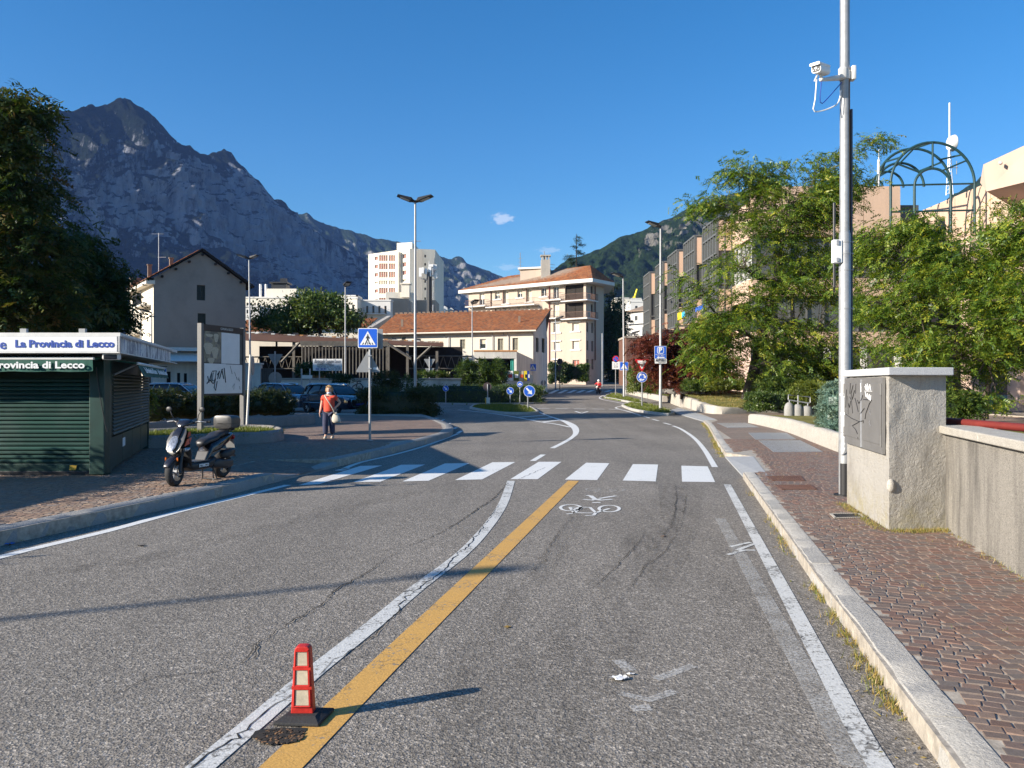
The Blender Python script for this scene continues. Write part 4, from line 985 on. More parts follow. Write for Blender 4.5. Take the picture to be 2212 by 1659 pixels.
# 3 --- boundary wall, pillar and gate of the yard
WLx, WRx = P(*v('B', 280, 1150), 62).x, 2.0*0 + P(*v('B', 1745, 1150), 62).x
wallt = thing('boundary_wall', 'stained white boundary wall with dark coping in front of the lumber shed', 'wall', (WLx, 62, gz(62)))
m = MB(); m.para((WLx, 62, gz(62)-0.2), (WRx-WLx, 0.4, 0), (0,0.3,0), (0,0,2.0)); m.build('wall', M['stained_white'], wallt)
m = MB(); m.para((WLx-0.1, 61.9, gz(62)+1.81), (WRx-WLx+0.2, 0.4, 0), (0,0.5,0), (0,0,0.14)); m.build('coping', M['kerb_grey'], wallt)
gate = thing('yard_gate', 'dark closed yard gate between white pillar and boundary wall', 'gate', (P(*v('B',150,1150),62).x, 62, gz(62)))
gx0, gx1 = P(*v('B',152,1150),62).x, P(*v('B',266,1150),62).x
for k in range(8):
    m = MB(); m.box((gx0+(gx1-gx0)*(k+0.5)/8, 62.1, gz(62)+1.35), ((gx1-gx0)/8*0.93, 0.06, 2.7)); m.build('board', M['dark_metal'], gate)
m = MB(); m.box((P(*v('B',105,1150),62).x, 62.1, gz(62)+1.5), (1.4,0.5,3.0)); m.box((P(*v('B',105,1150),62).x, 62.1, gz(62)+3.06), (1.6,0.7,0.12))
tag(m.build('gate_pillar', M['stained_white']), 'white square gate pillar left of the dark yard gate', 'pillar')

# 4 --- warehouse with the long clay roof
wh = thing('warehouse', 'long white warehouse with an orange clay tile roof behind the shed', 'warehouse', (2.2, 85, gz(85)))
eL, eR, rR, rL = Vector((-15.5,88.6,7.25)), Vector((2.55,84.8,7.42)), Vector((4.55,93.5,10.45)), Vector((-14.0,97,10.2))
fp = [(-15.2,89.1),(2.25,85.4),(4.2,95.5),(-13.2,99)]
ww = {0: trace('C', fp, 0, [(245,855,297,950,'shutter'),(440,850,503,948,'half'),(617,846,672,965,'shutter'),(762,840,818,962,'shutter'),(-330,830,-290,920,'shutter')]),
      1: trace('C', fp, 1, [(992,840,1018,980,'void'),(1050,845,1078,985,'void')])}
building('warehouse', '', '', fp, gz(85)-0.3, 7.25, M['house_white'], ww, root=wh, cap=False)
m = MB(); q0, q1 = Vector((2.25,85.4,7.25)), Vector((4.2,95.5,7.25)); m.poly([q0, q1, Vector((3.95,94.2,10.1)), Vector((3.7,92.9,10.2))]); m.build('gable', M['stained_white'], wh); m = MB()
m.poly([Vector((-15.2,89.1,7.25)), Vector((-13.2,99,7.25)), Vector((-13.6,97,10.0))]); m.build('gable', M['stained_white'], wh)
m = MB(); a_, b_ = Vector((2.27,85.35,0)), Vector((4.22,95.45,0)); wall_faces(m, a_, b_, gz(85)-0.3, 7.25, [h for h in ww[1]], 0.05); m.build('side_render', M['stained_white'], wh)
m = MB(); m.add([eL, eR, rR, rL], [(0,1,2,3)]); m.v += [p - Vector((0,0,0.16)) for p in m.v[:4]]; m.f += [(7,6,5,4),(0,4,5,1),(1,5,6,2),(2,6,7,3),(3,7,4,0)]; m.build('roof', M['tile_brown'], wh)
tiled_roof(wh, eL, eR, rR, rL, M['tile'], 78, 26, seed=9, thick=0.07)
m = MB(); m.tube([eL - Vector((0,0.08,0.05)), eR - Vector((0,0.08,0.05))], 0.09, 6); m.build('gutter', M['cream_render'], wh)
bk = Vector((3.5,-0.4,0)); back = Vector((5.9,101,7.3))
m = MB(); m.quad(rR, rL, Vector((-12.5,105,7.2)), Vector((4.3,102,7.4))); m.build('roof_back', M['tile_brown'], wh)
m = MB()
for k in range(34): c = rL.lerp(rR, k/33); m.box((c.x, c.y, c.z+0.07), (0.36,0.3,0.17))
tag(m.build('ridge_tiles', M['tile_brown'], wh), kind='stuff')
for x, y in ((830,655),(-330,690)):
    t_ = P(*v('C', x, y), 88); m = MB(); m.box((t_.x, 88.5, t_.z), (0.25,0.25,0.8)); m.build('vent_pipe', M['tile_brown'], wh)
for x, y0, y1 in ((85,800,830),(127,830,955),(565,790,960),(717,790,965),(675,780,820)):
    p0, p1 = P(*v('C', x, y0), 86.6), P(*v('C', x, y1), 86.6); s = (p0.x+15.2)/17.45; yy = 89.1-3.7*s-0.12
    m = MB(); m.cyl((p0.x, yy, p0.z), (p0.x, yy, p1.z), 0.05, 6); m.build('downpipe', M['galv_dull'], wh)
# lower wing to the left with its own strip of clay roof
A_, B_ = P(*v('B', 40, 735), 92), P(*v('B', 1010, 700), 92); C_, D_ = P(*v('B', 1100, 625), 97), P(*v('B', 60, 640), 97)
lw = thing('warehouse_wing', 'lower warehouse wing with an orange tile roof behind the middle tree', 'warehouse', (A_.x, 92, gz(92)))
tiled_roof(lw, A_, B_, C_, D_, M['tile'], 80, 16, seed=12, thick=0.07)
m = MB(); m.para(Vector((A_.x, 92.4, gz(92))), (B_.x-A_.x, 0, 0), (0,8,0), (0,0,A_.z-gz(92)-0.1)); m.build('wall', M['house_white'], lw)
m = MB(); m.poly([A_, B_, C_, D_]); m.v = [p - Vector((0,0,0.05)) for p in m.v]; m.build('roof', M['tile_brown'], lw)
m = MB(); a_, b_ = P(*v('B', 1005, 705), 90), P(*v('B', 1170, 608), 97); m.add([a_, b_, b_-Vector((0,0,1.2)), a_-Vector((0,0,1.2))], [(0,1,2,3)]); m.v += [p + Vector((0.5,0,0)) for p in m.v[:4]]; m.f += [(7,6,5,4),(0,4,5,1),(1,5,6,2),(2,6,7,3),(3,7,4,0)]
m.build('fire_wall', M['concrete'], wh)
# porch in front of the warehouse with the posters
pc = thing('loading_porch', 'low stained white porch with orange coping and posters on its fence', 'porch', (-2.5, 79, gz(79)))
x0, x1 = P(*v('C', 385, 1000), 79).x, P(*v('C', 803, 1000), 79).x; zt, zb = P(0, v('C', 0, 975)[1], 79).z, P(0, v('C', 0, 1042)[1], 79).z
m = MB(); m.para((x0,79,zb), (x1-x0,0,0), (0,5.5,0), (0,0,zt-zb)); m.build('parapet', M['stained_white'], pc)
m = MB(); m.para((x0-0.05,78.95,zt+0.005), (x1-x0+0.1,0,0), (0,5.6,0), (0,0,0.14)); m.build('coping', M['orange_cop'], pc)
xs_ = P(*v('C', 965, 1000), 84).x
m = MB(); m.add([(x1,79,gz(79)-0.2), (xs_,84.9,gz(84)-0.2), (xs_,84.9,zt-0.55), (x1,79,zt)], [(0,1,2,3)]); m.v += [p + Vector((-0.25,0.05,0)) for p in m.v[:4]]; m.f += [(7,6,5,4),(0,4,5,1),(1,5,6,2),(2,6,7,3),(3,7,4,0)]; m.build('side_wall', M['stained_white'], pc)
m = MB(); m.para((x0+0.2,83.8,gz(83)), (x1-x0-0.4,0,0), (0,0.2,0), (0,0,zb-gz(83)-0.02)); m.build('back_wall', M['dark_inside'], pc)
m = MB(); xc = P(*v('C', 776, 1100), 79.4).x
for k in range(4): m.cyl((xc-0.25+k*0.16, 79.3, gz(79)+1.2), (xc-0.25+k*0.16, 79.3, zb), 0.09, 6)
m.build('curtain', M['teal'], pc)
xp0, xp1 = P(*v('C', 690, 1240), 77).x, P(*v('C', 930, 1240), 77).x
fenc = thing('poster_fence', 'low fence board covered with colourful posters by the warehouse corner', 'fence', (xp0, 77, gz(77)))
m = MB(); m.para((xp0-0.3,77.1,gz(77)), (xp1-xp0+0.6,0.1,0), (0,0.12,0), (0,0,2.15)); m.build('board', M['stained_white'], fenc)
for xa, xb, mt, mt2 in ((690,705,'leaf_mid','white'),(708,768,'white','sign_red'),(775,825,'grass','white'),(828,870,'reflector','orange_decal'),(876,905,'yellow','ink'),(907,928,'ink_blue','white')):
    a_, b_ = P(*v('C', xa, 1200), 77).x, P(*v('C', xb, 1200), 77).x
    zt_, zb_ = P(0, v('C', 0, 1165)[1], 77).z, P(0, v('C', 0, 1262)[1], 77).z
    m = MB(); m.para((a_,77.0,zb_), (b_-a_,0.02,0), (0,0.05,0), (0,0,zt_-zb_)); p_ = m.build('poster', M[mt if mt != 'leaf_mid' else 'teal'], fenc)
    m = MB(); m.para((a_+0.1,76.985,zb_+(zt_-zb_)*0.3), ((b_-a_)*0.7,0.01,0), (0,0.012,0), (0,0,(zt_-zb_)*0.35)); m.build('print', M[mt2], p_)

# 5 --- apartment house with the hipped roof and corner loggias
aB, aC = Vector((8.45,128.5,0)), Vector((11.66,126,0)); aA, aD = Vector((-7.6,140,0)), Vector((15.0,130.6,0))
dpt = Vector((0.582,0.813,0)); aE = aA + dpt*11; aF_ = aD + (aA-aB)*0 + Vector((-0.5,6,0))
fp = [aA.xy[:], aB.xy[:], aC.xy[:], aD.xy[:], (aD+Vector((0.3,9,0))).xy[:], aE.xy[:]]
aw = {0: trace('C', fp, 0, [(437,395,486,515,'half'),(590,375,636,458,'half'),(672,372,722,500,'blind'),(812,360,858,442,'half'),(900,352,950,480,'blind'),(1045,345,1096,430,'glass'),(1165,335,1218,455,'glass'),
        (590,540,636,575,'blind'),(672,535,722,570,'blind'),(812,525,858,565,'blind'),(900,520,950,560,'blind'),(1165,498,1222,640,'blind'),(1165,690,1226,785,'blind'),(1170,878,1228,958,'blind'),(1172,1058,1228,1110,'blind')]),
      1: trace('C', fp, 1, [(1280,312,1462,465,'void'),(1280,492,1462,642,'void'),(1350,688,1416,772,'blind'),(1352,868,1418,952,'blind'),(1355,1058,1420,1120,'red')]),
      2: trace('C', fp, 2, [(1533,328,1556,470,'dark'),(1492,688,1508,782,'dark'),(1540,690,1558,792,'dark'),(1492,868,1510,960,'dark'),(1540,870,1558,972,'dark'),(1492,1048,1512,1130,'dark'),(1542,1048,1560,1150,'dark'),(1535,510,1556,640,'dark')])}
apt = building('apartment_house', 'beige four-storey apartment house with hipped clay roof and corner loggias', 'apartment house', fp, gz(126)-0.4, 17.6, M['beige_render'], aw, depth=0.3)
m = MB(); ov = 1.3; zE = 17.62
ctr = sum((Vector((x,y,0)) for x, y in fp), Vector())/6
eave = [Vector((x,y,0)) + (Vector((x,y,0))-ctr).normalized()*ov*1.5 for x, y in fp]; eave = [Vector((p.x,p.y,zE)) for p in eave]
m.prism(eave, (0,0,0.55)); m.build('eave_slab', M['white_render'], apt)
r0 = aA.lerp(aE, 0.5) + Vector((0.813,-0.582,0))*5; r1 = aB.lerp(aD, 0.55) + dpt*1.2; r0 = Vector((r0.x,r0.y,20.9)); r1 = Vector((r1.x,r1.y,21.1))
et = [p + Vector((0,0,0.56)) for p in eave]
m = MB(); m.poly([et[0], et[1], r1, r0]); m.poly([et[1], et[2], r1]); m.poly([et[2], et[3], r1]); m.poly([et[3], et[4], r1]); m.poly([et[4], et[5], r0, r1]); m.poly([et[5], et[0], r0]); m.build('roof', M['tile_brown'], apt)
tiled_roof(apt, et[0], et[1], r1, r0, M['tile'], 60, 18, seed=21, thick=0.08); tiled_roof(apt, et[1], et[2], r1+Vector((0.05,0,0)), r1, M['tile'], 16, 18, seed=22, thick=0.08); tiled_roof(apt, et[2], et[3], r1+Vector((0.05,0,0)), r1, M['tile'], 16, 18, seed=23, thick=0.08)
p0, p1 = P(*v('C', 838, 260), 136), P(*v('C', 1100, 180), 136)
m = MB(); m.para((p0.x,134.5,19), (p1.x-p0.x,-1.5,0), (0.6,3.5,0), (0,0,p1.z-19)); m.build('roof_room', M['beige_render'], apt)
m = MB(); m.para((p0.x-0.4,134.2,p1.z+0.01), (p1.x-p0.x+0.6,-1.5,0), (0.6,4.2,0), (0,0,0.3)); m.build('roof_room_slab', M['white_render'], apt)
c_ = P(*v('C', 1085, 190), 134); m = MB(); m.box((c_.x,133,20.6), (1.5,1.5,3.4))
for dx in (-0.5,0,0.5): m.box((c_.x+dx,133,22.6), (0.25,1.5,0.6))
m.box((c_.x,133,23.0), (1.7,1.7,0.2)); m.build('chimney', M['concrete'], apt)
m = MB(); a_ = P(*v('C', 838, 180), 136); t_ = P(*v('C', 838, 10), 136); m.cyl((a_.x,135,a_.z-1), (a_.x,135,t_.z), 0.06, 5)
for k in range(4): m.cyl((a_.x-0.8+k*0.1,135,t_.z-6.2-k*0.12), (a_.x+2.2-k*0.4,135,t_.z-6.2+k*0.25), 0.03, 4)
for k in range(6): m.cyl((a_.x-0.35,135,t_.z-1-k*0.6), (a_.x+0.35,135,t_.z-1-k*0.6), 0.025, 4)
m.build('roof_antenna', M['galv'], apt)
m = MB(); t_ = P(*v('C', 1072, -5), 134); m.cyl((c_.x-0.2,133,22), (c_.x-0.2,133,t_.z), 0.07, 5); m.cyl((c_.x+0.6,133,22), (c_.x+0.6,133,t_.z-3), 0.05, 5)
for k in range(5): m.cyl((c_.x-0.9,133,t_.z-2-k*0.7), (c_.x+1.6,133,t_.z-2.3-k*0.5), 0.03, 4)
m.build('roof_antenna', M['galv'], apt)
def zc(y, Y): return P(0, v('C', 0, y)[1], Y).z
for x0, x1, y in ((340,530,517),(540,1020,512)):
    sA, z_ = on_wall(aA, aB, *v('C', x0, y)); sB, z2 = on_wall(aA, aB, *v('C', x1, y)); balcony(apt, aA, aB, sA, sB, (z_+z2)/2-0.4, 1.3, M['white_render'], M['railing'], dense=0.16)
for y in (478, 656):
    sA, z_ = on_wall(aA, aB, *v('C', 1085, y)); balcony(apt, aA, aB, sA, (aB-aA).length, z_-0.1, 1.2, M['white_render'], M['railing'], dense=0.16)
    _, z_ = on_wall(aB, aC, *v('C', 1380, y)); balcony(apt, aB, aC, 0.05, (aC-aB).length+1.0, z_-0.1, 1.2, M['white_render'], M['railing'], dense=0.12)
    _, z_ = on_wall(aC, aD, *v('C', 1530, y)); balcony(apt, aC, aD, 0.0, 2.4, z_-0.1, 0.9, M['white_render'], M['railing'], dense=0.10)
for x, y0, y1 in ((553,360,560),(673,350,500),(903,340,490),(1128,335,1110),(1572,330,1060)):
    a_, b_ = (aA, aB) if x < 1270 else (aC, aD)
    s_, zt_ = on_wall(a_, b_, *v('C', x, y0)); _, zb_ = on_wall(a_, b_, *v('C', x, y1)); d = (b_-a_).normalized(); n = Vector((d.y,-d.x,0)); q = a_ + d*s_ + n*0.12
    m = MB(); m.cyl((q.x,q.y,zb_), (q.x,q.y,zt_), 0.09, 6); m.build('downpipe', M['pipe_red' if x > 1000 and x < 1300 else 'railing'], apt)
for e in (0, 1):
    a_, b_ = (aA, aB) if e == 0 else (aB, aC); d = (b_-a_).normalized(); n = Vector((d.y,-d.x,0))
    for h in aw[e]:
        if h[4] in ('blind','half','glass') :
            for zz in (h[2]-0.22, h[3]+0.02): m = MB(); m.para(a_ + d*(h[0]-0.35) + Vector((0,0,zz)) + n*0.003, d*(h[1]-h[0]+0.7), n*0.14, (0,0,0.2)); m.build('window_surround', M['white_render'], apt)

# 6 --- the tower block and the pale blocks round it
fp = [(P(796,600,184).x,184),(P(885,600,176).x,176),(P(940,600,177.5).x,177.5),(P(944,600,177.5).x,195),(P(800,600,184).x,200)]
ztw = P(0,540,178).z
rows = [(130,178,'red'),(195,243,'red'),(260,308,'red'),(330,362,'blind'),(388,435,'red'),(465,492,'red'),(530,575,'red'),(600,640,'red')]
f0 = []; f1 = []
for y0, y1, st in rows:
    f0 += [(1072,y0+12,1099,y1-8,'red' if st == 'red' else 'blind'),(1290,y0-8,1321,y1-22,st)]
    for g0 in (1107,1184): f0 += [(g0+k*17.5,y0,g0+k*17.5+15.5,y1,st) for k in range(4)]
    f1 += [(1464,y0-2,1478,y0+18,'dark')]; f1 += [(1432,y0-8,1447,y0+14,'dark')]
tower = building('tower_block', 'tall cream tower block with rows of red blinds in front of the mountain', 'apartment tower', fp, 2, ztw, M['cream_render'],
    {0: trace('B', fp, 0, f0), 1: trace('B', fp, 1, f1)}, depth=0.3)
a_, b_ = P(*v('B', 1247, 80), 179), P(*v('B', 1372, 35), 179); m = MB(); m.para((a_.x,179,ztw-0.1), (b_.x-a_.x,-1,0), (0.5,8,0), (0,0,b_.z-ztw+0.1)); m.build('lift_house', M['cream_render'], tower)
d = (Vector((*fp[1],0))-Vector((*fp[0],0))).normalized(); n = Vector((d.y,-d.x,0)); s0, _ = on_wall(Vector((*fp[0],0)), Vector((*fp[1],0)), *v('B', 1256, 300)); s1, _ = on_wall(Vector((*fp[0],0)), Vector((*fp[1],0)), *v('B', 1283, 300))
m = MB(); m.para(Vector((*fp[0],2)) + d*s0 + n*0.02, d*(s1-s0), n*0.9, (0,0,ztw-2.6)); m.build('facade_rib', M['cream_render'], tower)
m = MB(); m.para(Vector((*fp[1],2)) + Vector((1.9,-0.35,0)), (1.0,0.1,0), (0,0.3,0), (0,0,ztw-2.4)); m.build('facade_rib', M['concrete'], tower)
m = MB(); t_ = P(*v('B', 1395, 20), 180); m.cyl((t_.x,180,ztw), (t_.x,180,t_.z+1.5), 0.12, 5); m.cyl((t_.x-1.2,180,t_.z), (t_.x+1.2,180,t_.z), 0.08, 4); m.build('roof_antenna', M['galv_dull'], tower)
def block(label, c, x0, x1, ytop, Y, z0=2.0, dep=10, mat='white_render', wins=(), skew=0.0, side=None, par=0.25):
    a_, b_ = P(*v(c, x0, ytop), Y), P(*v(c, x1, ytop), Y-skew); fp = [(a_.x,Y),(b_.x,Y-skew),(b_.x+(side or 0.0),Y-skew+dep),(a_.x,Y+dep)]
    return building('pale_block', label, 'building', fp, z0, (a_.z+b_.z)/2, M[mat], {0: trace(c, fp, 0, wins)}, parapet=par, capmat=M['white_render'])
b1 = block('low white block with a flower balcony under the tower block', 'B', 960, 1197, 492, 150, wins=[(1005+k*48,530,1022+k*48,595,'dark') for k in range(4)], side=1.5)
a_, b_ = P(*v('B', 985, 595), 149.9), P(*v('B', 1160, 595), 149.9); balcony(b1, Vector((a_.x,150,0)), Vector((b_.x,150,0)), 0, b_.x-a_.x, a_.z-0.1, 1.2, M['white_render'], M['orange_cop'], dense=0.3)
m = MB(); p0, p1 = P(*v('B',1197,475),153), P(*v('B',1335,600),153); m.para((p0.x,151,2), (p1.x-p0.x,2,0), (0,8,0), (0,0,p0.z-2)); m.build('side_block', M['beige_dark'], b1)
m = MB(); p0, p1 = P(*v('B',1165,475),158), P(*v('B',1375,425),158); m.para((p0.x,157,12), (p1.x-p0.x,1,0), (0,6,0), (0,0,p1.z-12)); c_ = P(*v('B',1318,390),158); m.box((c_.x,158,c_.z-0.6), (1.6,1.6,2.6)); m.box((c_.x,158,c_.z+0.8), (2.1,2.1,0.25)); m.build('roof_room', M['cream_render'], b1)
m = MB(); p0, p1 = P(*v('B',1375,485),160), P(*v('B',1552,485),160); m.para((p0.x,160,2), (p1.x-p0.x,0,0), (0,8,0), (0,0,p0.z-2)); m.build('rear_block', M['beige_dark'], b1)
b2 = block('long white block with flat roofs left of the middle tree', 'B', 40, 470, 470, 140, wins=[(160+k*38,520,176+k*38,555,'dark') for k in range(8)] + [(62+k*30,505,76+k*30,535,'dark') for k in range(3)], mat='cream_render')
m = MB(); p0, p1 = P(*v('B',235,400),143), P(*v('B',468,470),143); m.para((p0.x,142,p1.z-0.2), (p1.x-p0.x,0,0), (0,6,0), (0,0,p0.z-p1.z+0.2)); m.build('roof_room', M['cream_render'], b2)
m = MB(); c_ = P(*v('B',332,385),144); m.box((c_.x,144,c_.z-0.3), (2.6,2.6,1.4)); m.box((c_.x,144,c_.z+0.7), (3.2,3.2,0.25)); c2 = P(*v('B',355,310),144); m.cyl((c2.x,144,c_.z), (c2.x,144,c2.z), 0.1, 5); m.box((c2.x,144,c2.z-0.4), (1.2,0.3,0.6)); m.build('chimney', M['dark_metal'], b2)
m = MB(); c_ = P(*v('B',208,440),144)
for dx in (-0.5,0.5): m.cyl((c_.x+dx,143,c_.z-2), (c_.x+dx,143,P(0,v('B',0,365)[1],144).z), 0.22, 6)
m.build('antenna_panel', M['white'], b2)
block('pale block with dark upright windows right of the middle tree', 'B', 470, 935, 478, 148, wins=[(600+k*42,520,618+k*42,575,'dark') for k in range(8)], mat='cream_render', skew=2)
block('small cream roof house behind the pale block near the tower', 'B', 775, 935, 455, 156, mat='cream_render', z0=10, dep=5)
block('white block at the far left edge beside the grey gable house', 'B', 45, 165, 540, 128, mat='white_render', wins=[(62,560,76,590,'dark'),(95,560,110,590,'dark')])
# telecom mast
mast = thing('telecom_mast', 'dark telecom mast crowned with white antenna panels beside the tower block', 'antenna mast', (P(*v('B',1503,500),125).x, 125, gz(125)))
tx = P(*v('B',1503,500),125).x; zt_ = P(0,v('B',0,265)[1],125).z
m = MB(); m.cyl((tx,125,gz(125)), (tx,125,zt_), 0.55, 10, 0.42); m.build('pole', M['dark_metal'], mast)
m = MB(); m.cyl((tx,125,zt_), (tx,125,P(0,v('B',0,180)[1],125).z), 0.07, 6); m.build('spike', M['galv_dull'], mast)
for k in range(9): m = MB(); m.cyl((tx+0.6,124.6,gz(125)+2+k*1.9), (tx+0.6,124.6,gz(125)+3.0+k*1.9), 0.1, 5); m.build('cable_clamp', M['galv_dull'], mast)
for x, y0, y1, w in ((1436,235,305,0.35),(1457,232,280,0.25),(1480,240,285,0.3),(1508,225,300,0.4),(1530,215,300,0.45),(1547,205,240,0.5),(1555,260,312,0.35),(1517,205,225,0.6)):
    a_, b_ = P(*v('B', x, y0), 125), P(*v('B', x, y1), 125); m = MB(); m.box((a_.x, 124.6+random.uniform(-0.5,0.5), (a_.z+b_.z)/2), (w*1.2, 0.3, a_.z-b_.z)); m.build('antenna_panel', M['white'], mast)
m = MB(); zz = P(0,v('B',0,255)[1],125).z
for x in (1436,1457,1480,1530,1555): q = P(*v('B',x,255),125); m.tube([(tx,125,zz),(q.x,124.7,zz)], 0.07, 4); m.tube([(tx,125,zz-1.6),(q.x,124.7,zz-1.2)], 0.05, 4)
m.build('bracket', M['galv_dull'], mast)

# 7 --- white houses at the end of the street
fp = [(P(*v('D',372,600),165).x,165),(P(*v('D',665,600),160).x,160),(P(*v('D',700,600),160).x,175),(P(*v('D',380,600),165).x,178)]
wb = building('white_house', 'white house with a brown roof closing the view down the street', 'house', fp, 2, P(0,v('D',0,575)[1],162).z, M['white_render'],
    {0: trace('D', fp, 0, [(380,640,398,692,'dark'),(447,622,474,670,'dark'),(555,617,583,664,'glass'),(615,610,650,672,'dark'),(517,730,590,840,'glass'),(597,730,650,840,'glass'),(517,850,590,960,'glass'),(597,850,650,960,'glass')])})
zb_ = P(0,v('D',0,575)[1],162).z
m = MB(); e0, e1 = Vector((fp[0][0]-0.6,164.3,zb_)), Vector((fp[1][0]+0.4,159.3,zb_)); r0_, r1_ = P(*v('D',560,515),169), P(*v('D',655,480),169); m.poly([e0, e1, r1_, r0_]); m.poly([e0, r0_, Vector((e0.x,178,zb_))]); m.prism([e0, e1, e1+Vector((0,2,0)), e0+Vector((0,2,0))], (0,0,0.25)); m.build('roof', M['tile_brown'], wb)
m = MB(); a_ = P(*v('D',370,700),163); m.para((fp[0][0]-0.3,164.6,a_.z), (fp[1][0]-fp[0][0]+0.4,-5,0), (0,-0.35,0), (0,0,0.3)); m.build('string_course', M['white_dull'], wb)
block('upper white house behind the brown roofed house', 'D', 405, 655, 488, 205, z0=5, mat='white_render', wins=[(450,525,475,555,'dark')])
block('cream house in the far gap left of the white houses', 'D', 255, 400, 452, 230, z0=5, mat='cream_render', wins=[(380,475,405,500,'blind')])
block('white house with roof terrace in the far gap between houses', 'D', 360, 520, 455, 260, z0=5, mat='white_render')
block('white tall house at the far right behind the glass bays', 'D', 600, 720, 415, 240, z0=5, mat='white_render')
fp = [(P(*v('D',362,900),118).x,118),(P(*v('D',520,900),118).x,118),(P(*v('D',520,900),118).x,126),(P(*v('D',362,900),118).x,126)]
building('brown_pavilion', 'low dark brown pavilion with tall windows under the white houses', 'pavilion', fp, gz(118)-0.3, P(0,v('D',0,840)[1],118).z, M['railing'], {0: trace('D', fp, 0, [(415+k*22,905,432+k*22,1005,'bay') for k in range(5)])}, parapet=0.3, capmat=M['beige_dark'])
q = P(*v('D',440,450),262); m = MB(); m.box((q.x,262,q.z-2), (0.8,0.8,5)); m.tube([(q.x,262,q.z),(q.x+1.0,262,q.z+3)], 0.3, 4); tag(m.build('yellow_crane', M['yellow']), 'small yellow crane on the roofs at the end of the street', 'crane')
vill = [(1568,560),(1600,575),(1622,560),(1645,578),(1670,570),(1585,590),(1612,592),(1690,585),(1575,585),(1660,592)]
for i, (x, y) in enumerate(vill):
    q = P(*v('B', x, y), 900); m = MB(); w = random.uniform(5,9); m.box((q.x,900+i*3,q.z-3), (w,8,random.uniform(6,10))); m.prism([(q.x-w/2-0.5,896+i*3,q.z+2),(q.x+w/2+0.5,896+i*3,q.z+2),(q.x,896+i*3,q.z+4.5)], (0,8.5,0))
    tag(m.build('village_house', M['white_dull' if i % 3 else 'cream_render']), 'tiny village house at the foot of the dark mountain', 'house', 'far village houses')
q = P(*v('B',1598,560),880); m = MB(); m.box((q.x,880,q.z-2), (3.2,3.2,22)); m.prism([(q.x-1.6,878.4,q.z+9),(q.x+1.6,878.4,q.z+9),(q.x+1.6,881.6,q.z+9),(q.x-1.6,881.6,q.z+9)], (0,0,3)); tag(m.build('bell_tower', M['white_dull']), 'thin pale bell tower in the village below the mountain', 'bell tower')

# 8 --- the peach office building on the right
off = thing('office_building', 'long peach office building with projecting glass bays behind the right-hand trees', 'office building', (16, 54, gz(54)))
zO = 14.0; XA = 16.0
m = MB(); m.para((XA+0.5,54,7.3), (11,0,0), (0,36,0), (0,0,6.5)); m.build('core', M['glass_bay'], off)
m = MB(); m.para((XA+2.2,54.2,gz(54)-0.3), (9,0,0), (0,35,0), (0,0,7.55-gz(54))); m.build('ground_storey', M['pink_wall'], off)
bays = [(86.0,90.0),(78.6,82.6),(71.8,76.0),(64.9,69.0),(58.0,62.0)]; prev = 90.0
pan = [(82.6,86.0),(76.0,78.6),(69.0,71.8),(62.0,64.9),(54.0,58.0)]
for y0, y1 in pan:
    for za, zb in ((11.5,zO),(7.3,8.75)):
        m = MB(); m.para((XA,y0+0.01,za), (0.6,0,0), (0,y1-y0-0.02,0), (0,0,zb-za)); m.build('facade_panel', M['peach'], off)
    f = MB(); n_ = max(2, round((y1-y0)/0.9))
    for k in range(n_+1): f.box((XA+0.25, y0+(y1-y0)*k/n_, 10.12), (0.14,0.1,2.74))
    for zz in (8.8,10.1,11.45): f.box((XA+0.25,(y0+y1)/2,zz), (0.12,y1-y0,0.12))
    w = f.build('window', M['white_dull'], off); g = MB(); g.box((XA+0.32,(y0+y1)/2,10.1), (0.04,y1-y0-0.02,2.7)); g.build('pane', M['glass_bay'], w)
for y0, y1 in bays:
    xo = XA-1.15; zt_, zb_ = zO-0.25, 6.9
    g = MB(); g.para((xo+0.05,y0+0.06,zb_+0.05), (1.6,0,0), (0,y1-y0-0.12,0), (0,0,zt_-zb_-0.1)); bay = g.build('bay_glass', M['glass_bay'], off)
    f = MB(); n_ = 5
    for k in range(n_+1): f.box((xo, y0+(y1-y0)*k/n_, (zt_+zb_)/2), (0.12,0.11,zt_-zb_))
    for zz in (zb_,8.3,9.7,11.2,12.6,zt_): f.box((xo,(y0+y1)/2,zz), (0.13,y1-y0,0.13))
    for k in range(3): f.box((xo+0.1+k*0.5, y0, (zt_+zb_)/2), (0.08,0.1,zt_-zb_))
    for zz in (zb_,9.0,zt_): f.box((xo+0.6,y0,zz), (1.2,0.11,0.12))
    f.build('mullion', M['mullion'], bay)
    p_ = MB(); p_.para((xo+0.12,y0-0.03,11.4), (1.0,0,0), (0,0.06,0), (0,0,2.2)); p_.build('bay_panel', M['peach'], bay); p_ = MB(); p_.para((xo+0.12,y0-0.03,zb_+0.1), (1.0,0,0), (0,0.06,0), (0,0,1.6)); p_.build('bay_panel', M['peach'], bay)
q0, q1 = on_wall(Vector((XA,90,0)), Vector((XA,54,0)), *v('D', 1000, 620)), on_wall(Vector((XA,90,0)), Vector((XA,54,0)), *v('D', 1060, 620))
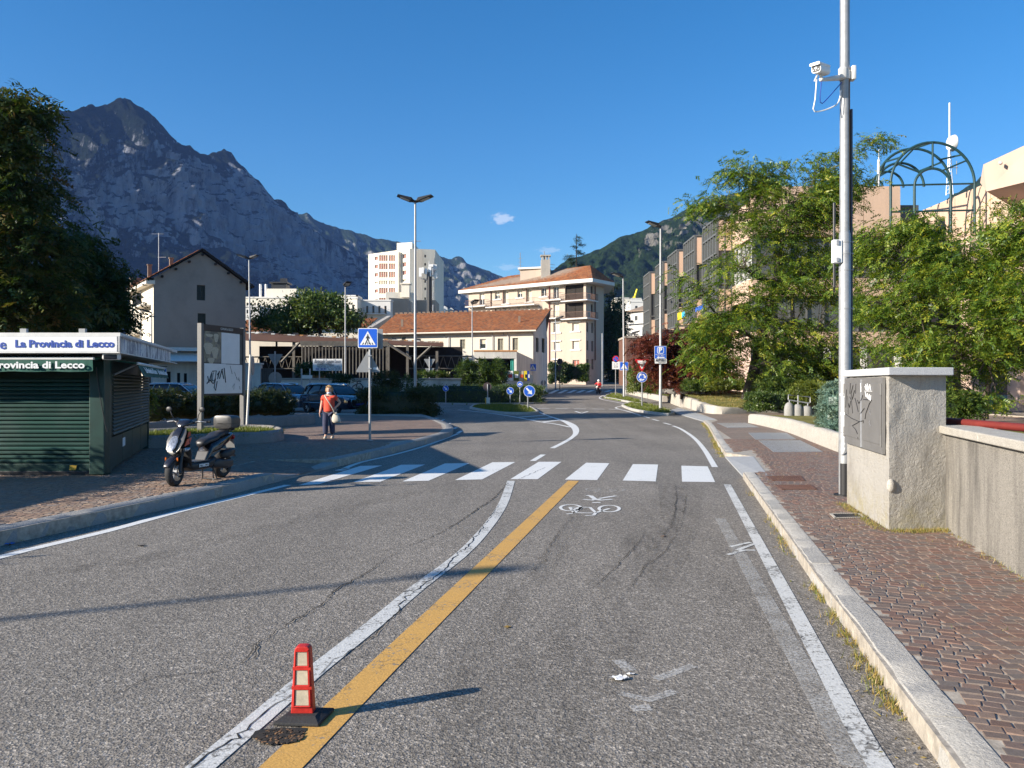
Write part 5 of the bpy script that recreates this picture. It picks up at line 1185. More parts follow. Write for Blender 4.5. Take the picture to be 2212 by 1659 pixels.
for x0, x1, y0, y1, mt in ((1000,1045,588,665,'yellow'),(1045,1075,585,640,'cyan'),(1190,1275,525,570,'blue_sign')):
    s0, _ = on_wall(Vector((XA-0.05,90,0)), Vector((XA-0.05,54,0)), *v('D', x0, 600)); s1, _ = on_wall(Vector((XA-0.05,90,0)), Vector((XA-0.05,54,0)), *v('D', x1, 600)); Ym = 90-(s0+s1)/2
    zt_, zb_ = P(0, v('D', 0, y0)[1], Ym).z, P(0, v('D', 0, y1)[1], Ym).z
    m = MB(); m.para((XA-1.25,90-s1,zb_), (0.05,0,0), (0,s1-s0,0), (0,0,zt_-zb_)); m.build('banner', M[mt], off)
# second wing, facing the street square on
m = MB(); m.para((16.1,54.0-0.5,11.6), (9.9,0,0), (0,0.6,0), (0,0,3.35)); m.build('facade_panel', M['peach'], off)
for k in range(4): m = MB(); m.para((16.15+k*2.47,53.45,11.7), (2.43,0,0), (0,0.06,0), (0,0,3.1)); m.build('facade_panel', M['peach'], off)
m = MB(); m.para((16.2,53.9,2), (9.8,0,0), (0,0.3,0), (0,0,9.6)); m.build('glazing', M['glass_bay'], off)
for za, zb in ((7.6,8.8),(4.2,5.2)):
    m = MB(); m.para((16.1,53.5,za), (9.9,0,0), (0,0.5,0), (0,0,zb-za)); m.build('facade_panel', M['peach'], off)
for x in (16.2,18.6,21.0,23.4,25.7):
    m = MB(); m.box((x,53.2,(gz(53)+4.2)/2), (0.35,0.35,4.2-gz(53))); m.build('column', M['white_dull'], off)
f = MB()
for k in range(9): f.box((16.4+k*1.15,53.8,10.2), (0.09,0.1,2.7)); f.box((16.4+k*1.15,53.8,6.4), (0.09,0.1,2.3))
f.build('window_frame', M['mullion'], off)
# third wing running towards the camera on the right
XC = 30.0
m = MB(); m.para((XC,36,11.4), (0.6,0,0), (0,24,0), (0,0,3.0)); m.build('facade_panel', M['peach'], off)
for k in range(12): m = MB(); m.para((XC-0.05,36.02+k*2,11.5), (0.06,0,0), (0,1.94,0), (0,0,2.8)); m.build('facade_panel', M['peach'], off)
m = MB(); m.para((XC+0.4,36,1), (6,0,0), (0,24,0), (0,0,10.4)); m.build('glazing', M['glass_bay'], off)
for za, zb in ((7.4,8.6),(3.6,4.8)): m = MB(); m.para((XC,36,za), (0.4,0,0), (0,24,0), (0,0,zb-za)); m.build('facade_panel', M['peach'], off)
for k in range(5): m = MB(); m.para((XC-0.1,37+k*5,0.0), (0.5,0,0), (0,1.2,0), (0,0,11.4)); m.build('pilaster', M['pink_wall'], off)
f = MB()
for k in range(16): f.box((XC+0.32,36.5+k*1.5,10.0), (0.1,0.09,2.7)); f.box((XC+0.32,36.5+k*1.5,6.1), (0.1,0.09,2.4))
f.build('window_frame', M['green_steel'], off)
# the projecting wedge balcony at the right edge
wq = lambda x, y, Y: P((2400+x/1.7724)/1.64919, (400+y/1.7724)/1.64919, Y)
a_, b_, c_, d_ = wq(1955,330,36), wq(2300,170,31), wq(2300,420,31), wq(1975,500,36); e_ = wq(1935,445,37)
m = MB(); m.prism([a_, b_, c_, d_, e_], (3.5,3.5,0)); m.build('wedge_balcony', M['pink_wall'], off)
q = wq(2066,322,33.9); m = MB(); m.cyl(q, q+Vector((-0.25,-0.35,-0.05)), 0.07, 8); m.build('waterspout', M['galv_dull'], off)
a_, b_, c_, d_ = wq(1955,815,36), wq(2300,680,31), wq(2300,860,31), wq(1955,910,36)
m = MB(); m.prism([a_, b_, c_, d_], (3.5,3.5,0)); m.build('balcony', M['pink_wall'], off)
for y0, y1 in ((720,660),(770,705)):
    m = MB(); m.tube([wq(2090,y0,35), wq(2300,y1-70,31)], 0.05, 6); m.build('handrail', M['red_rail'], off)
# right-hand drum lower down
m = MB(); m.cyl((24.6,31,0.1), (24.6,31,4.2), 2.2, 24); m.build('drum', M['pink_wall'], off)
# green steel arches on the roof terrace
perg = thing('roof_pergola', 'green steel barrel pergola arching over the office roof terrace', 'pergola', (26.3, 50, 11.6))
arcs = [(1635,455,265,50.0,1),(1635,470,115,50.0,1),(1515,465,235,52.0,0),(1430,470,150,54,0),(1350,475,100,56,0),(1265,478,55,58,0)]
tops = []
for x, y, r, Y, legs in arcs:
    c_ = wq(x, y, Y); rr = r/1.7724/1.64919/FPX*Y
    pts = [c_ + Vector((cos(t)*rr, 0, sin(t)*rr)) for t in np.linspace(0, pi, 25)]
    if legs: pts = [Vector((pts[0].x, Y, 11.2))] + pts + [Vector((pts[-1].x, Y, 11.2))]
    m = MB(); m.tube(pts, 0.085, 8); m.build('arch', M['green_steel'], perg, smooth=60); tops.append((c_, rr, Y))
def pt(i, ang): c_, rr, Y = tops[i]; return c_ + Vector((cos(radians(ang))*rr, 0, sin(radians(ang))*rr))
for i, j, an in ((0,2,90),(2,3,90),(3,4,90),(4,5,90),(0,2,140),(2,3,140),(3,4,140),(0,2,45),(2,3,40)):
    m = MB(); m.tube([pt(i,an), pt(j,an)], 0.06, 6); m.build('purlin', M['green_steel'], perg)
for an, i, j, b2 in ((90,0,1,90),(35,0,1,60),(150,0,1,130)): m = MB(); m.tube([pt(i,an), pt(j,b2)], 0.06, 6); m.build('strut', M['green_steel'], perg)
for y in (462, 630): m = MB(); m.tube([wq(1370,y,50), wq(1900,y-12,50)], 0.06, 6); m.build('tie_bar', M['green_steel'], perg)
# lattice aerial with a dish
ant = thing('roof_antenna_mast', 'slim white antenna mast with a round dish on the office roof', 'antenna mast', wq(1742,460,60))
m = MB(); b_ = wq(1742,520,60); t_ = wq(1742,-60,60)
for k in range(3): a = 2*pi*k/3; m.tube([b_+Vector((0.28*cos(a),0.28*sin(a),0)), wq(1742,220,60)+Vector((0.06*cos(a),0.06*sin(a),0))], 0.03, 4)
for k in range(12): m.tube([b_.lerp(wq(1742,220,60), k/12)+Vector((-0.25*(1-k/12),0,0)), b_.lerp(wq(1742,220,60), (k+1)/12)+Vector((0.22*(1-k/12),0,0))], 0.02, 4)
m.cyl(wq(1742,230,60), t_, 0.06, 6); m.build('mast', M['white'], ant)
m = MB(); q = wq(1762,195,60); m.lathe([(0.02,-0.28),(0.5,-0.25),(0.62,0.05),(0.60,0.1),(0.3,0.2),(0.02,0.24)], q, 18, 'X'); m.build('dish', M['white'], ant, smooth=50)
m = MB(); q = wq(1770,350,60); m.cyl(q+Vector((-0.7,0,0)), q+Vector((0.3,0,0)), 0.03, 5); m.cyl(q+Vector((0.2,0,-0.5)), q+Vector((0.2,0,0.5)), 0.03, 5); m.build('yagi', M['galv'], ant)
m = MB(); m.cyl(wq(1292,470,52), wq(1295,300,52), 0.09, 8); m.cyl(wq(1295,300,52), wq(1296,228,52), 0.03, 6); tag(m.build('whip_antenna', M['white']), 'short white whip antenna left of the green pergola', 'antenna')
# ------------------------------------------------------------------ vegetation
def leaf_quads(cent, rach, L, nl, lw, rs, flat=0.5, style='spray', spread=0.3):
    """leaf-shaped quads: pinnate sprays along a stalk, or loose leaves round each centre"""
    n = len(cent); N = n*nl
    c = np.repeat(cent, nl, 0)
    if style == 'spray':
        r = np.repeat(rach, nl, 0); t = np.tile(np.linspace(0.05, 1, nl), n)[:, None]; sgn = np.where(np.tile(np.arange(nl), n) % 2 == 0, 1.0, -1.0)[:, None]
        up = np.array([0,0,1.0]) + rs.normal(0, flat, (n, 3)); up = np.repeat(up, nl, 0)
        side = np.cross(r, up); side /= np.linalg.norm(side, axis=1)[:, None] + 1e-9
        p = c + r*t*L[0] - np.array([0,0,1])*(t**2)*L[0]*0.35
        d = side*sgn*0.85 + r*0.5 - np.array([0,0,0.25]) + rs.normal(0, 0.22, (N, 3))
    else:
        p = c + rs.normal(0, spread, (N, 3))*np.array([1, 1, 0.7]); d = rs.normal(0, 1, (N, 3)); d[:, 2] -= 0.3; up = rs.normal(0, 0.7, (N, 3)) + np.array([0, -0.2, 0.7])
    d /= np.linalg.norm(d, axis=1)[:, None]
    w = np.cross(d, up); w /= np.linalg.norm(w, axis=1)[:, None] + 1e-9
    ll = (lw[0]*rs.uniform(0.7, 1.3, N))[:, None]; ww = (lw[1]*rs.uniform(0.7, 1.3, N))[:, None]
    V = np.stack([p, p + d*ll*0.5 + w*ww*0.5, p + d*ll, p + d*ll*0.5 - w*ww*0.5], 1).reshape(-1, 3)
    Q = np.arange(N*4).reshape(-1, 4)
    tint = np.clip(np.repeat(rs.normal(0.45, 0.2, n), nl) + rs.normal(0, 0.13, N), 0.01, 0.99)
    return V, Q, tint
def local(parent, V):
    inv = np.array(WM[parent.name].inverted()); return V @ inv[:3,:3].T + inv[:3,3]
def tree(name, label, cat, base, top, r0, crown, n_tip, n_spr, leaf, lw, bark='trunk', style='spray', L=0.45, nl=12, R=0.6, seed=1, group=None, gap=0.0, gf=0.5, flatR=0.42, lean=(0,0), limbs=True, zmin=None):
    rs = np.random.RandomState(seed); rnd = random.Random(seed)
    root = thing(name, label, cat, base, 0, group); base = Vector(base); top = Vector(top)
    mb = MB(); tp = [base.lerp(top, t) + Vector((0.10*sin(t*5+seed), 0.10*cos(t*4+seed), 0))*min(1, t*3) for t in np.linspace(0, 1, 9)]
    mb.tube(tp, [r0*(1.25 if i == 0 else 1)*(1-0.72*i/8) for i in range(9)], 9)
    nodes = [(p, r0*(1-0.72*i/8)) for i, p in enumerate(tp) if i >= 3]
    for c, r, w in crown:
        c = Vector(c); k0, rr = min(nodes, key=lambda q: (q[0]-c).length + (2.0 if q[0].z > c.z else 0))
        for q in range(2):
            e = c + Vector((rnd.uniform(-.5,.5)*r[0], rnd.uniform(-.5,.5)*r[1], rnd.uniform(-.2,.5)*r[2])); mid = k0.lerp(e, 0.5) + Vector((0,0,-0.08*(e-k0).length)) + Vector((rnd.uniform(-.2,.2), rnd.uniform(-.2,.2), 0))
            pp = spline([k0, mid, e], 0.4); rr_ = min(rr*0.6, 0.10)
            mb.tube(pp, [rr_*(1-0.7*i/len(pp)) + 0.008 for i in range(len(pp))], 6); nodes += [(x, rr_*(1-0.7*i/len(pp))) for i, x in enumerate(pp) if i > 0]
    W = np.array([w for *_, w in crown], float); W /= W.sum(); tips = []
    tries = 0
    while len(tips) < n_tip and tries < n_tip*12:
        tries += 1; c, r, w = crown[rs.choice(len(crown), p=W)]
        d = rs.normal(0, 1, 3); d /= np.linalg.norm(d); f = rs.uniform(0.12, 1)**(0.45)
        p = np.array(c) + d*np.array(r)*f
        if zmin is not None and p[2] < zmin: continue
        if gap and mnoise.noise(Vector(p)*gf + Vector((seed*3.1, 0, 0))) < -0.35 + gap: continue
        tips.append(p)
    for p in tips:
        q = Vector(p); k0, rr = min(nodes, key=lambda a: (a[0]-q).length + (1.2 if a[0].z > q.z+0.3 else 0))
        if limbs:
            mid = k0.lerp(q, 0.55) + Vector((rnd.uniform(-.12,.12), rnd.uniform(-.12,.12), rnd.uniform(-0.05,0.15)))
            mb.tube([k0, mid, q], [min(rr*0.5, 0.035)+0.004, 0.014, 0.005], 4, caps=False)
    mb.build('trunk', M[bark], root, smooth=60)
    tips = np.array(tips); nt = len(tips)
    cc = np.repeat(tips, n_spr, 0) + rs.normal(0, 1, (nt*n_spr, 3))*np.array([R, R, R*flatR])
    ctr = np.array(base); out = cc - np.array([ctr[0], ctr[1], 0]); out[:, 2] = 0; out /= np.linalg.norm(out, axis=1)[:, None] + 1e-6
    rach = out*0.5 + rs.normal(0, 0.65, cc.shape); rach[:, 2] = rs.normal(-0.12, 0.25, len(cc)); rach /= np.linalg.norm(rach, axis=1)[:, None]
    V, Q, T = leaf_quads(cc, rach, (L,), nl, lw, rs, style=style, spread=L*0.5)
    me = fast_mesh('foliage', local(root, V), Q, M[leaf], T); link('foliage', me, None, root)
    return root
def bush(name, label, cat, blobs, leaf, n, lw, seed=1, group=None, stem=None, core=0.82, style='loose', nl=9, spread=0.10, upright=False, kind=None, box=None):
    """leafy shell over ellipsoids (blobs) or over a clipped box, with a twiggy core"""
    rs = np.random.RandomState(seed); pts = []
    base = Vector((blobs[0][0][0], blobs[0][0][1], min(b[0][2]-b[1][2] for b in blobs))); root = thing(name, label, cat, base, 0, group)
    A = np.array([b[1][0]*b[1][2] for b in blobs]); A = A/A.sum(); mb = MB()
    for (c, r), a in zip(blobs, A):
        k = int(n*a)+1; d = rs.normal(0, 1, (k*2, 3)); d /= np.linalg.norm(d, axis=1)[:, None]; d = d[d[:, 2] > -0.75][:k]
        e = 1.0
        if box: d = np.sign(d)*np.abs(d)**box; d /= np.max(np.abs(d), axis=1)[:, None]**0.92
        f = rs.uniform(0.80, 1.05, (len(d), 1)); bump = np.array([mnoise.noise(Vector(x)*2.3 + Vector((seed, 0, 0))) for x in d])[:, None]*0.13
        pts.append(np.array(c) + d*np.array(r)*(f + bump))
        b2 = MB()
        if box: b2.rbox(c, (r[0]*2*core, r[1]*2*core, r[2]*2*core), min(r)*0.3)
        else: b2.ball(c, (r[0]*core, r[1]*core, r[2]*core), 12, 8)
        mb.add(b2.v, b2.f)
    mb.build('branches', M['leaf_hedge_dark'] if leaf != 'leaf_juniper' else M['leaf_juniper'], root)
    p = np.concatenate(pts); r0 = rs.normal(0, 1, p.shape)
    if upright: r0[:, 2] = np.abs(r0[:, 2])*1.4 + 0.4
    r0 /= np.linalg.norm(r0, axis=1)[:, None]
    V, Q, T = leaf_quads(p, r0, (spread*2.5,), nl, lw, rs, style=style, spread=spread)
    link('foliage', fast_mesh('foliage', local(root, V), Q, M[leaf], T), None, root)
    return root
def E(px, py, Y, rx, ry, rz, w=1.0):            # a crown lobe: centre seen at a pixel, half sizes in pixels (ry in metres)
    c = P(px, py, Y); k = Y/FPX; return (tuple(c), (rx*k, ry, rz*k), w)

# locust trees on the right
tree('locust_tree', 'tall locust tree with airy green crown on the lawn left of the camera pole', 'tree', P(1617,864,42), P(1690,520,42.3), 0.33,
     [E(1680,455,42,135,2.6,95,2.2), E(1765,430,42.5,75,1.4,60,1.1), E(1640,600,41.6,140,2.8,85,1.8), E(1600,720,41,125,2.6,70,1.6), E(1760,600,42.5,110,2.6,130,1.7), E(1760,740,42,110,2.4,80,1.4), E(1545,440,42,55,1.2,22,0.35), E(1500,620,41.5,50,1.2,45,0.4),
      E(1790,360,42.5,60,1.0,45,0.4), E(1870,312,43,36,0.6,22,0.16), E(1610,375,42,50,1.0,32,0.3), E(1650,795,41,70,1.8,24,0.3), E(1545,785,41,60,1.4,30,0.35), E(1690,385,42,90,1.5,42,1.1), E(1850,380,43,40,0.8,30,0.2), E(1790,810,41.5,60,1.6,40,0.5)],
     700, 15, 'leaf_locust', (0.145, 0.058), L=0.45, nl=14, R=0.50, seed=11, gap=0.12, gf=0.45, flatR=0.35)
tree('locust_tree', 'wide yellow-green locust tree behind the stuccoed cabinet and red rail', 'tree', P(2075,905,27), P(2060,640,27.3), 0.17,
     [E(1950,540,28,105,1.7,85,1.3), E(1930,690,27.5,95,1.6,90,1.3), E(2040,610,27,115,1.8,90,1.5), E(2010,770,26.5,130,1.5,60,1.2), E(2150,760,26.5,110,1.5,70,1.1), E(2170,620,27,110,1.6,50,0.8), E(2190,480,28,70,1.2,50,0.35), E(1880,600,28.5,50,1.3,110,0.7), E(2110,860,26,70,1.0,25,0.3), E(1990,500,28.5,90,1.3,30,0.5), E(2230,700,27,60,1.4,110,0.6), E(2080,560,27.5,70,1.3,45,0.5)],
     520, 13, 'leaf_locust', (0.11, 0.043), L=0.34, nl=14, R=0.36, seed=23, gap=0.2, gf=0.7, flatR=0.38)
for i, (px, Y, tp, lb) in enumerate(((2125, 33, 520, 'slim locust tree second from the right edge, in front of the pink drum'), (2240, 24, 430, 'locust tree leaning in at the right edge of the view'))):
    tree('locust_tree', lb, 'tree', P(px,905,Y), P(px+20,tp+150,Y), 0.15, [E(px+10,tp+90,Y,110,1.6,60,1), E(px-20,tp+230,Y,120,1.6,60,1), E(px+40,tp+180,Y,100,1.5,60,1)], 220, 11, 'leaf_locust', (0.125,0.05), L=0.34, nl=13, R=0.38, seed=31+i, gap=0.28, gf=0.7, flatR=0.35)
tree('red_maple', 'dark red maple behind the parking sign at the foot of the office building', 'tree', P(1475,862,53), P(1480,780,53), 0.16,
     [E(1440,765,52,55,1.6,58,1.6), E(1500,755,53,60,1.8,48,1.3), E(1425,745,53,30,1.2,26,0.5), E(1535,725,53.5,40,1.5,30,0.7), E(1560,800,52.5,30,1.2,40,0.4), E(1480,815,52,60,1.5,30,0.7)],
     300, 12, 'leaf_red', (0.19, 0.085), L=0.5, nl=11, R=0.45, seed=41, gap=0.12, gf=0.6)
# big trees on the left
tree('broadleaf_tree', 'huge shaded broadleaf tree towering behind the newspaper kiosk', 'tree', (-18.6,31,0), P(30,420,31), 0.45,
     [E(-5,300,31,62,2.2,85,0.9), E(5,420,31,98,2.8,105,1.5), E(20,540,30.5,120,3.0,105,1.8), E(30,650,30,115,3.0,80,1.5), E(-90,480,31,120,3,170,1.4), E(-60,650,30,120,3,90,1.0), E(25,228,31,26,0.9,22,0.22), E(60,245,31,28,0.8,26,0.2)],
     560, 14, 'leaf_zelkova', (0.20, 0.085), L=0.55, nl=11, R=0.52, seed=51, gap=0.05, gf=0.5, flatR=0.5, limbs=False)
tree('dark_tree', 'very dark bushy tree between the huge tree and the gabled house', 'tree', (P(215,800,40).x,40,0.1), P(215,620,40), 0.3,
     [E(195,620,40,48,2.2,80,1.4), E(190,540,40,18,1.2,28,0.4), E(212,680,39.5,34,1.8,45,0.8), E(160,680,39.5,45,2,60,0.8)],
     260, 12, 'leaf_dark', (0.24, 0.10), bark='trunk_dark', L=0.55, nl=10, R=0.5, seed=57, gap=0.0, limbs=False)
# trees by the lumber shed
tree('plane_tree', 'rounded green tree rising over the lumber shed roof', 'tree', (P(690,830,79).x,79,gz(79)), P(690,690,79), 0.3,
     [E(685,668,79,52,2.4,32,1.3), E(735,690,79,35,2.0,28,0.9), E(640,700,79,40,2.0,24,0.8), E(660,650,79,18,1.0,12,0.2), E(715,655,79,22,1.2,14,0.3)],
     210, 10, 'leaf_mid', (0.34, 0.16), L=0.7, nl=9, R=0.6, seed=61, gap=0.05, style='loose')
tree('thin_tree', 'thin see-through tree left of the rounded tree over the shed roof', 'tree', (P(595,830,82).x,82,gz(82)), P(595,690,82), 0.2,
     [E(595,680,82,36,1.8,25,1.2), E(570,700,82,24,1.4,18,0.7), E(625,705,82,26,1.4,16,0.6)],
     80, 7, 'leaf_mid', (0.32, 0.15), L=0.7, nl=8, R=0.55, seed=67, gap=0.2, style='loose')
# cedar behind the apartment house and dark trees in the street gap
def cedar(label, px, Y, ytop, ybase, seed, w):
    rs = np.random.RandomState(seed); rnd = random.Random(seed)
    b, t = P(px, ybase, Y), P(px, ytop, Y); root = thing('cedar', label, 'tree', b)
    mb = MB(); mb.tube([b, b.lerp(t, .5), t], [0.4, 0.25, 0.04], 7); C, R_ = [], []
    H = t.z - b.z; n = 46
    for k in range(n):
        f = 0.12 + 0.87*k/n; p = b.lerp(t, f); ln = w*(1-f)**0.75*rnd.uniform(0.6, 1.1) + 0.3; a = rnd.uniform(0, 2*pi)
        d = Vector((cos(a), sin(a), 0)); e = p + d*ln + Vector((0,0,-0.12*ln + 0.25)); mb.tube([p, e], [0.06*(1-f)+0.02, 0.015], 4, caps=False)
        for q in range(int(14 + ln*14)):
            g = rnd.uniform(0.15, 1.0)**0.7; C.append(tuple(p.lerp(e, g) + Vector((rnd.gauss(0,.28), rnd.gauss(0,.28), rnd.gauss(-0.05,.10))))); R_.append((d.x + rnd.gauss(0,.5), d.y + rnd.gauss(0,.5), rnd.gauss(-.15,.2)))
    mb.build('trunk', M['trunk_dark'], root); R_ = np.array(R_); R_ /= np.linalg.norm(R_, axis=1)[:, None]
    V, Q, T = leaf_quads(np.array(C), R_, (0.5,), 9, (0.30, 0.07), rs); link('foliage', fast_mesh('foliage', local(root, V), Q, M['leaf_cedar'], T), None, root)
cedar('tall ragged cedar rising behind the apartment house roof', 1245, 150, 505, 836, 71, 5.6)
for i, (px, Y, yt, lb) in enumerate(((1325, 142, 640, 'dark cedar filling the gap right of the apartment house'), (1350, 146, 700, 'smaller dark cedar beside the brown pavilion'))):
    cedar(lb, px, Y, yt-30, 832, 73+i, 4.2)
tree('dark_tree', 'black-green shade tree at the street bend right of the apartment house', 'tree', (P(1322,832,140).x,140,gz(140)), P(1322,740,140), 0.3,
     [E(1320,740,140,18,3,50,1), E(1330,690,140,20,3,40,1), E(1330,790,139,16,3,35,0.8)], 150, 10, 'leaf_dark', (0.4,0.2), bark='trunk_dark', L=0.8, nl=9, R=0.7, seed=77, style='loose', limbs=False)

# hedges and shrubs
def hb(px0, px1, y0, y1, Y, dep, n=1):            # blobs of a hedge seen between pixels
    out = []
    for k in range(n):
        a = px0 + (px1-px0)*(k+0.5)/n; c = P(a, (y0+y1)/2, Y); w = (px1-px0)/n/2*Y/FPX*(1.12 if n > 1 else 1); out.append(((c.x, c.y, c.z), (w, dep, (y1-y0)/2*Y/FPX)))
    return out
bl = []
for k in range(9):
    f = (k+0.5)/9; x, y = -11.2+(3.0)*f-0.45, 24.6+(5.4)*f+0.55; bl.append(((x, y, 0.92+0.05*sin(k*2.1)), (0.62, 0.62, 0.50+0.05*cos(k*1.7))))
bush('hedge', 'dark brownish-green hedge in the long planter behind the notice board', 'hedge', bl, 'leaf_hedge_dark', 2600, (0.10, 0.035), seed=81, style='spray', nl=8, spread=0.10, upright=True)
bush('hedge', 'large dark clipped hedge right of the black car', 'hedge', [((-5.85,41.6,0.72),(1.75,1.6,0.70))], 'leaf_hedge_dark', 2800, (0.12,0.05), seed=83, nl=8, spread=0.09, box=0.45)
bush('shrub', 'loose dark shrub between the black car and the big clipped hedge', 'shrub', hb(805,868,806,862,45,0.9), 'leaf_hedge_dark', 420, (0.16,0.05), seed=85, style='spray', nl=9, spread=0.14, upright=True, core=0.5)
bush('shrub', 'small sparse shrub in front of the white wall left of the tall lamp', 'shrub', hb(868,915,815,850,47,0.4,2), 'leaf_hedge', 110, (0.18,0.05), seed=86, style='spray', nl=9, spread=0.16, upright=True, core=0.25)
bush('roundabout_hedge', 'low domed dark hedge in the middle of the roundabout', 'hedge', [((P(1045,850,63.5).x,63.5,gz(63)+0.55),(4.15,3.4,0.85)),((P(1010,850,63).x,63,gz(63)+0.5),(3.2,3.0,0.75)),((P(1100,850,63).x,63.2,gz(63)+0.5),(2.6,2.8,0.8))], 'leaf_hedge', 4200, (0.13,0.05), seed=87, nl=7, spread=0.07, box=0.62, core=0.9)
bush('bush', 'big feathery dark bush behind the roundabout hedge', 'bush', hb(990,1092,782,842,68,1.4,3), 'leaf_hedge', 1100, (0.26,0.06), seed=88, style='spray', nl=9, spread=0.22, upright=True, core=0.7)
bush('shrub', 'ragged weeds growing over the wall coping below the warehouse', 'shrub', hb(905,965,806,818,63,0.3,5), 'leaf_mid', 160, (0.22,0.06), seed=89, style='spray', nl=8, spread=0.16, upright=True, core=0.2)
bush('shrub', 'dim ivy mass behind the yard wall beside the dark gate', 'shrub', hb(645,705,785,812,66,0.5,3), 'leaf_dark', 300, (0.25,0.12), seed=90, spread=0.15, core=0.8)
bush('shrub', 'low leafy weeds at the foot of the white wall behind the black car', 'shrub', hb(715,760,812,838,52,0.4,4), 'leaf_dark', 150, (0.2,0.05), seed=91, style='spray', nl=8, spread=0.14, upright=True, core=0.2)
bush('hedge', 'clipped green hedge in front of the apartment house entrance', 'hedge', hb(1216,1268,789,822,113,1.2,1), 'leaf_hedge', 1300, (0.25,0.1), seed=92, box=0.45, spread=0.12)
bush('hedge', 'darker hedge left of the apartment house entrance', 'hedge', hb(1188,1222,785,826,112,1.2,1), 'leaf_dark', 900, (0.25,0.1), seed=93, box=0.45, spread=0.12)
bush('round_shrub', 'round bright green shrub at the bend of the right-hand wall', 'shrub', hb(1358,1402,786,834,72,1.1,1), 'leaf_hedge', 900, (0.14,0.06), seed=94, spread=0.09)
bush('hedge', 'yellow-green rounded hedge under the red maple', 'hedge', hb(1362,1445,806,848,62,1.2,2), 'leaf_yellow', 1500, (0.12,0.05), seed=95, box=0.6, spread=0.08)
bush('shrub', 'light green shrub right of the roundabout sign', 'shrub', hb(1425,1475,812,850,58,0.9,2), 'leaf_yellow', 650, (0.13,0.05), seed=96, spread=0.1)
bush('shrub', 'arching shrub beside the stone trough on the lawn', 'shrub', hb(1478,1540,822,850,50,0.8,3), 'leaf_mid', 700, (0.16,0.05), seed=97, style='spray', nl=8, spread=0.13, upright=True, core=0.6)
bush('shrub', 'yellowish low shrubs behind the stone trough', 'shrub', hb(1525,1605,822,848,48,0.7,4), 'leaf_yellow', 900, (0.13,0.045), seed=98, style='spray', nl=8, spread=0.1, upright=True, core=0.7)
bush('creeping_juniper', 'spreading bright green juniper right of the locust trunk', 'shrub', hb(1640,1760,815,852,40,1.2,5), 'leaf_hedge', 1700, (0.16,0.045), seed=99, style='spray', nl=9, spread=0.13, core=0.7)
bush('creeping_juniper', 'spreading juniper behind the small stone bollards', 'shrub', hb(1720,1830,826,862,35,1.0,4), 'leaf_yellow', 1300, (0.13,0.04), seed=100, style='spray', nl=9, spread=0.11, core=0.7)
bush('hedge', 'brownish clipped box hedge left of the three stone bollards', 'hedge', hb(1624,1712,850,884,36.5,1.0,1), 'leaf_hedge', 2300, (0.09,0.04), seed=101, box=0.4, spread=0.06)
bush('blue_juniper', 'rounded blue-green juniper between the low wall and the camera pole', 'shrub', [((P(1812,875,21.5).x,21.5,1.15),(0.52,0.55,0.62)),((P(1812,905,21.5).x,21.5,0.75),(0.56,0.58,0.5))], 'leaf_juniper', 2200, (0.07,0.022), seed=102, style='spray', nl=9, spread=0.05, upright=True, core=0.86)
bush('shrub', 'dark leafy shrub behind the red rail beside the cabinet', 'shrub', hb(2045,2110,850,905,24,0.6,2), 'leaf_hedge', 700, (0.10,0.045), seed=103, style='spray', nl=8, spread=0.1, core=0.7)
bush('shrub', 'shaded shrub at the foot of the office columns', 'shrub', hb(1740,1830,800,835,44,0.8,3), 'leaf_hedge', 700, (0.16,0.06), seed=104, spread=0.12)
bush('palm_seedling', 'young plant with drooping pale leaves beside the kiosk wall', 'plant', [(tuple(P(326,862,20.0)), (0.10,0.1,0.22))], 'leaf_yellow', 26, (0.16,0.05), seed=105, style='spray', nl=5, spread=0.05, core=0.3)

# planters, lawns, islands
def low_wall(name, label, pts, h, th, mat, side=1, cat='planter wall', rough=0.012, z0=None, taper=0.0, step=0.5, ret=None):
    """continuous low wall along a curve; h may change along it"""
    hs = h if isinstance(h, (list, tuple)) else [h]*len(pts)
    p = spline([Vector((x, y, hh)) for (x, y), hh in zip(pts, hs)], step); mb = MB(); n = len(p)
    for i, q in enumerate(p):
        t = p[min(i+1, n-1)] - p[max(i-1, 0)]; t.z = 0; t.normalize(); nn = Vector((-t.y, t.x, 0))*side; g = gz(q.y) + (z0 or 0.0); j = lambda: random.uniform(-rough, rough)
        a = Vector((q.x, q.y, 0))
        mb.v += [a + Vector((0,0,g-0.1)), a + nn*0.02 + Vector((0,0,g+q.z-0.07)) + nn*j(), a + nn*0.08 + Vector((0,0,g+q.z+j())), a + nn*(th-0.08) + Vector((0,0,g+q.z+j())), a + nn*th + Vector((0,0,g+q.z-0.06)), a + nn*th + Vector((0,0,g-0.1))]
    for i in range(n-1):
        for k in range(5): mb.f.append((i*6+k, i*6+k+1, (i+1)*6+k+1, (i+1)*6+k))
    mb.f.append(tuple(range(6))); mb.f.append(tuple((n-1)*6+k for k in range(6)))
    root = mb.build(name, M[mat], ret, smooth=55)
    return tag(root, label, cat) if label else root
pl1 = [(-9.2,18.7),(-8.3,19.3),(-7.3,20.0),(-6.55,20.7),(-6.25,21.6),(-6.5,22.8),(-7.1,23.9),(-8.0,24.5),(-9.2,23.6),(-10.4,22.0)]
low_wall('planter', 'oval low planter rim of exposed aggregate round the notice board', pl1, 0.30, 0.22, 'pebble', 1, 'planter', z0=HL)
ins = [(x*0.97-0.25, y*0.985+0.33) for x, y in pl1]
mb = MB(); mb.poly([Vector((x, y, HL+0.20)) for x, y in ins]); o = mb.build('planter_bed', M['grass']); tag(o, kind='structure')
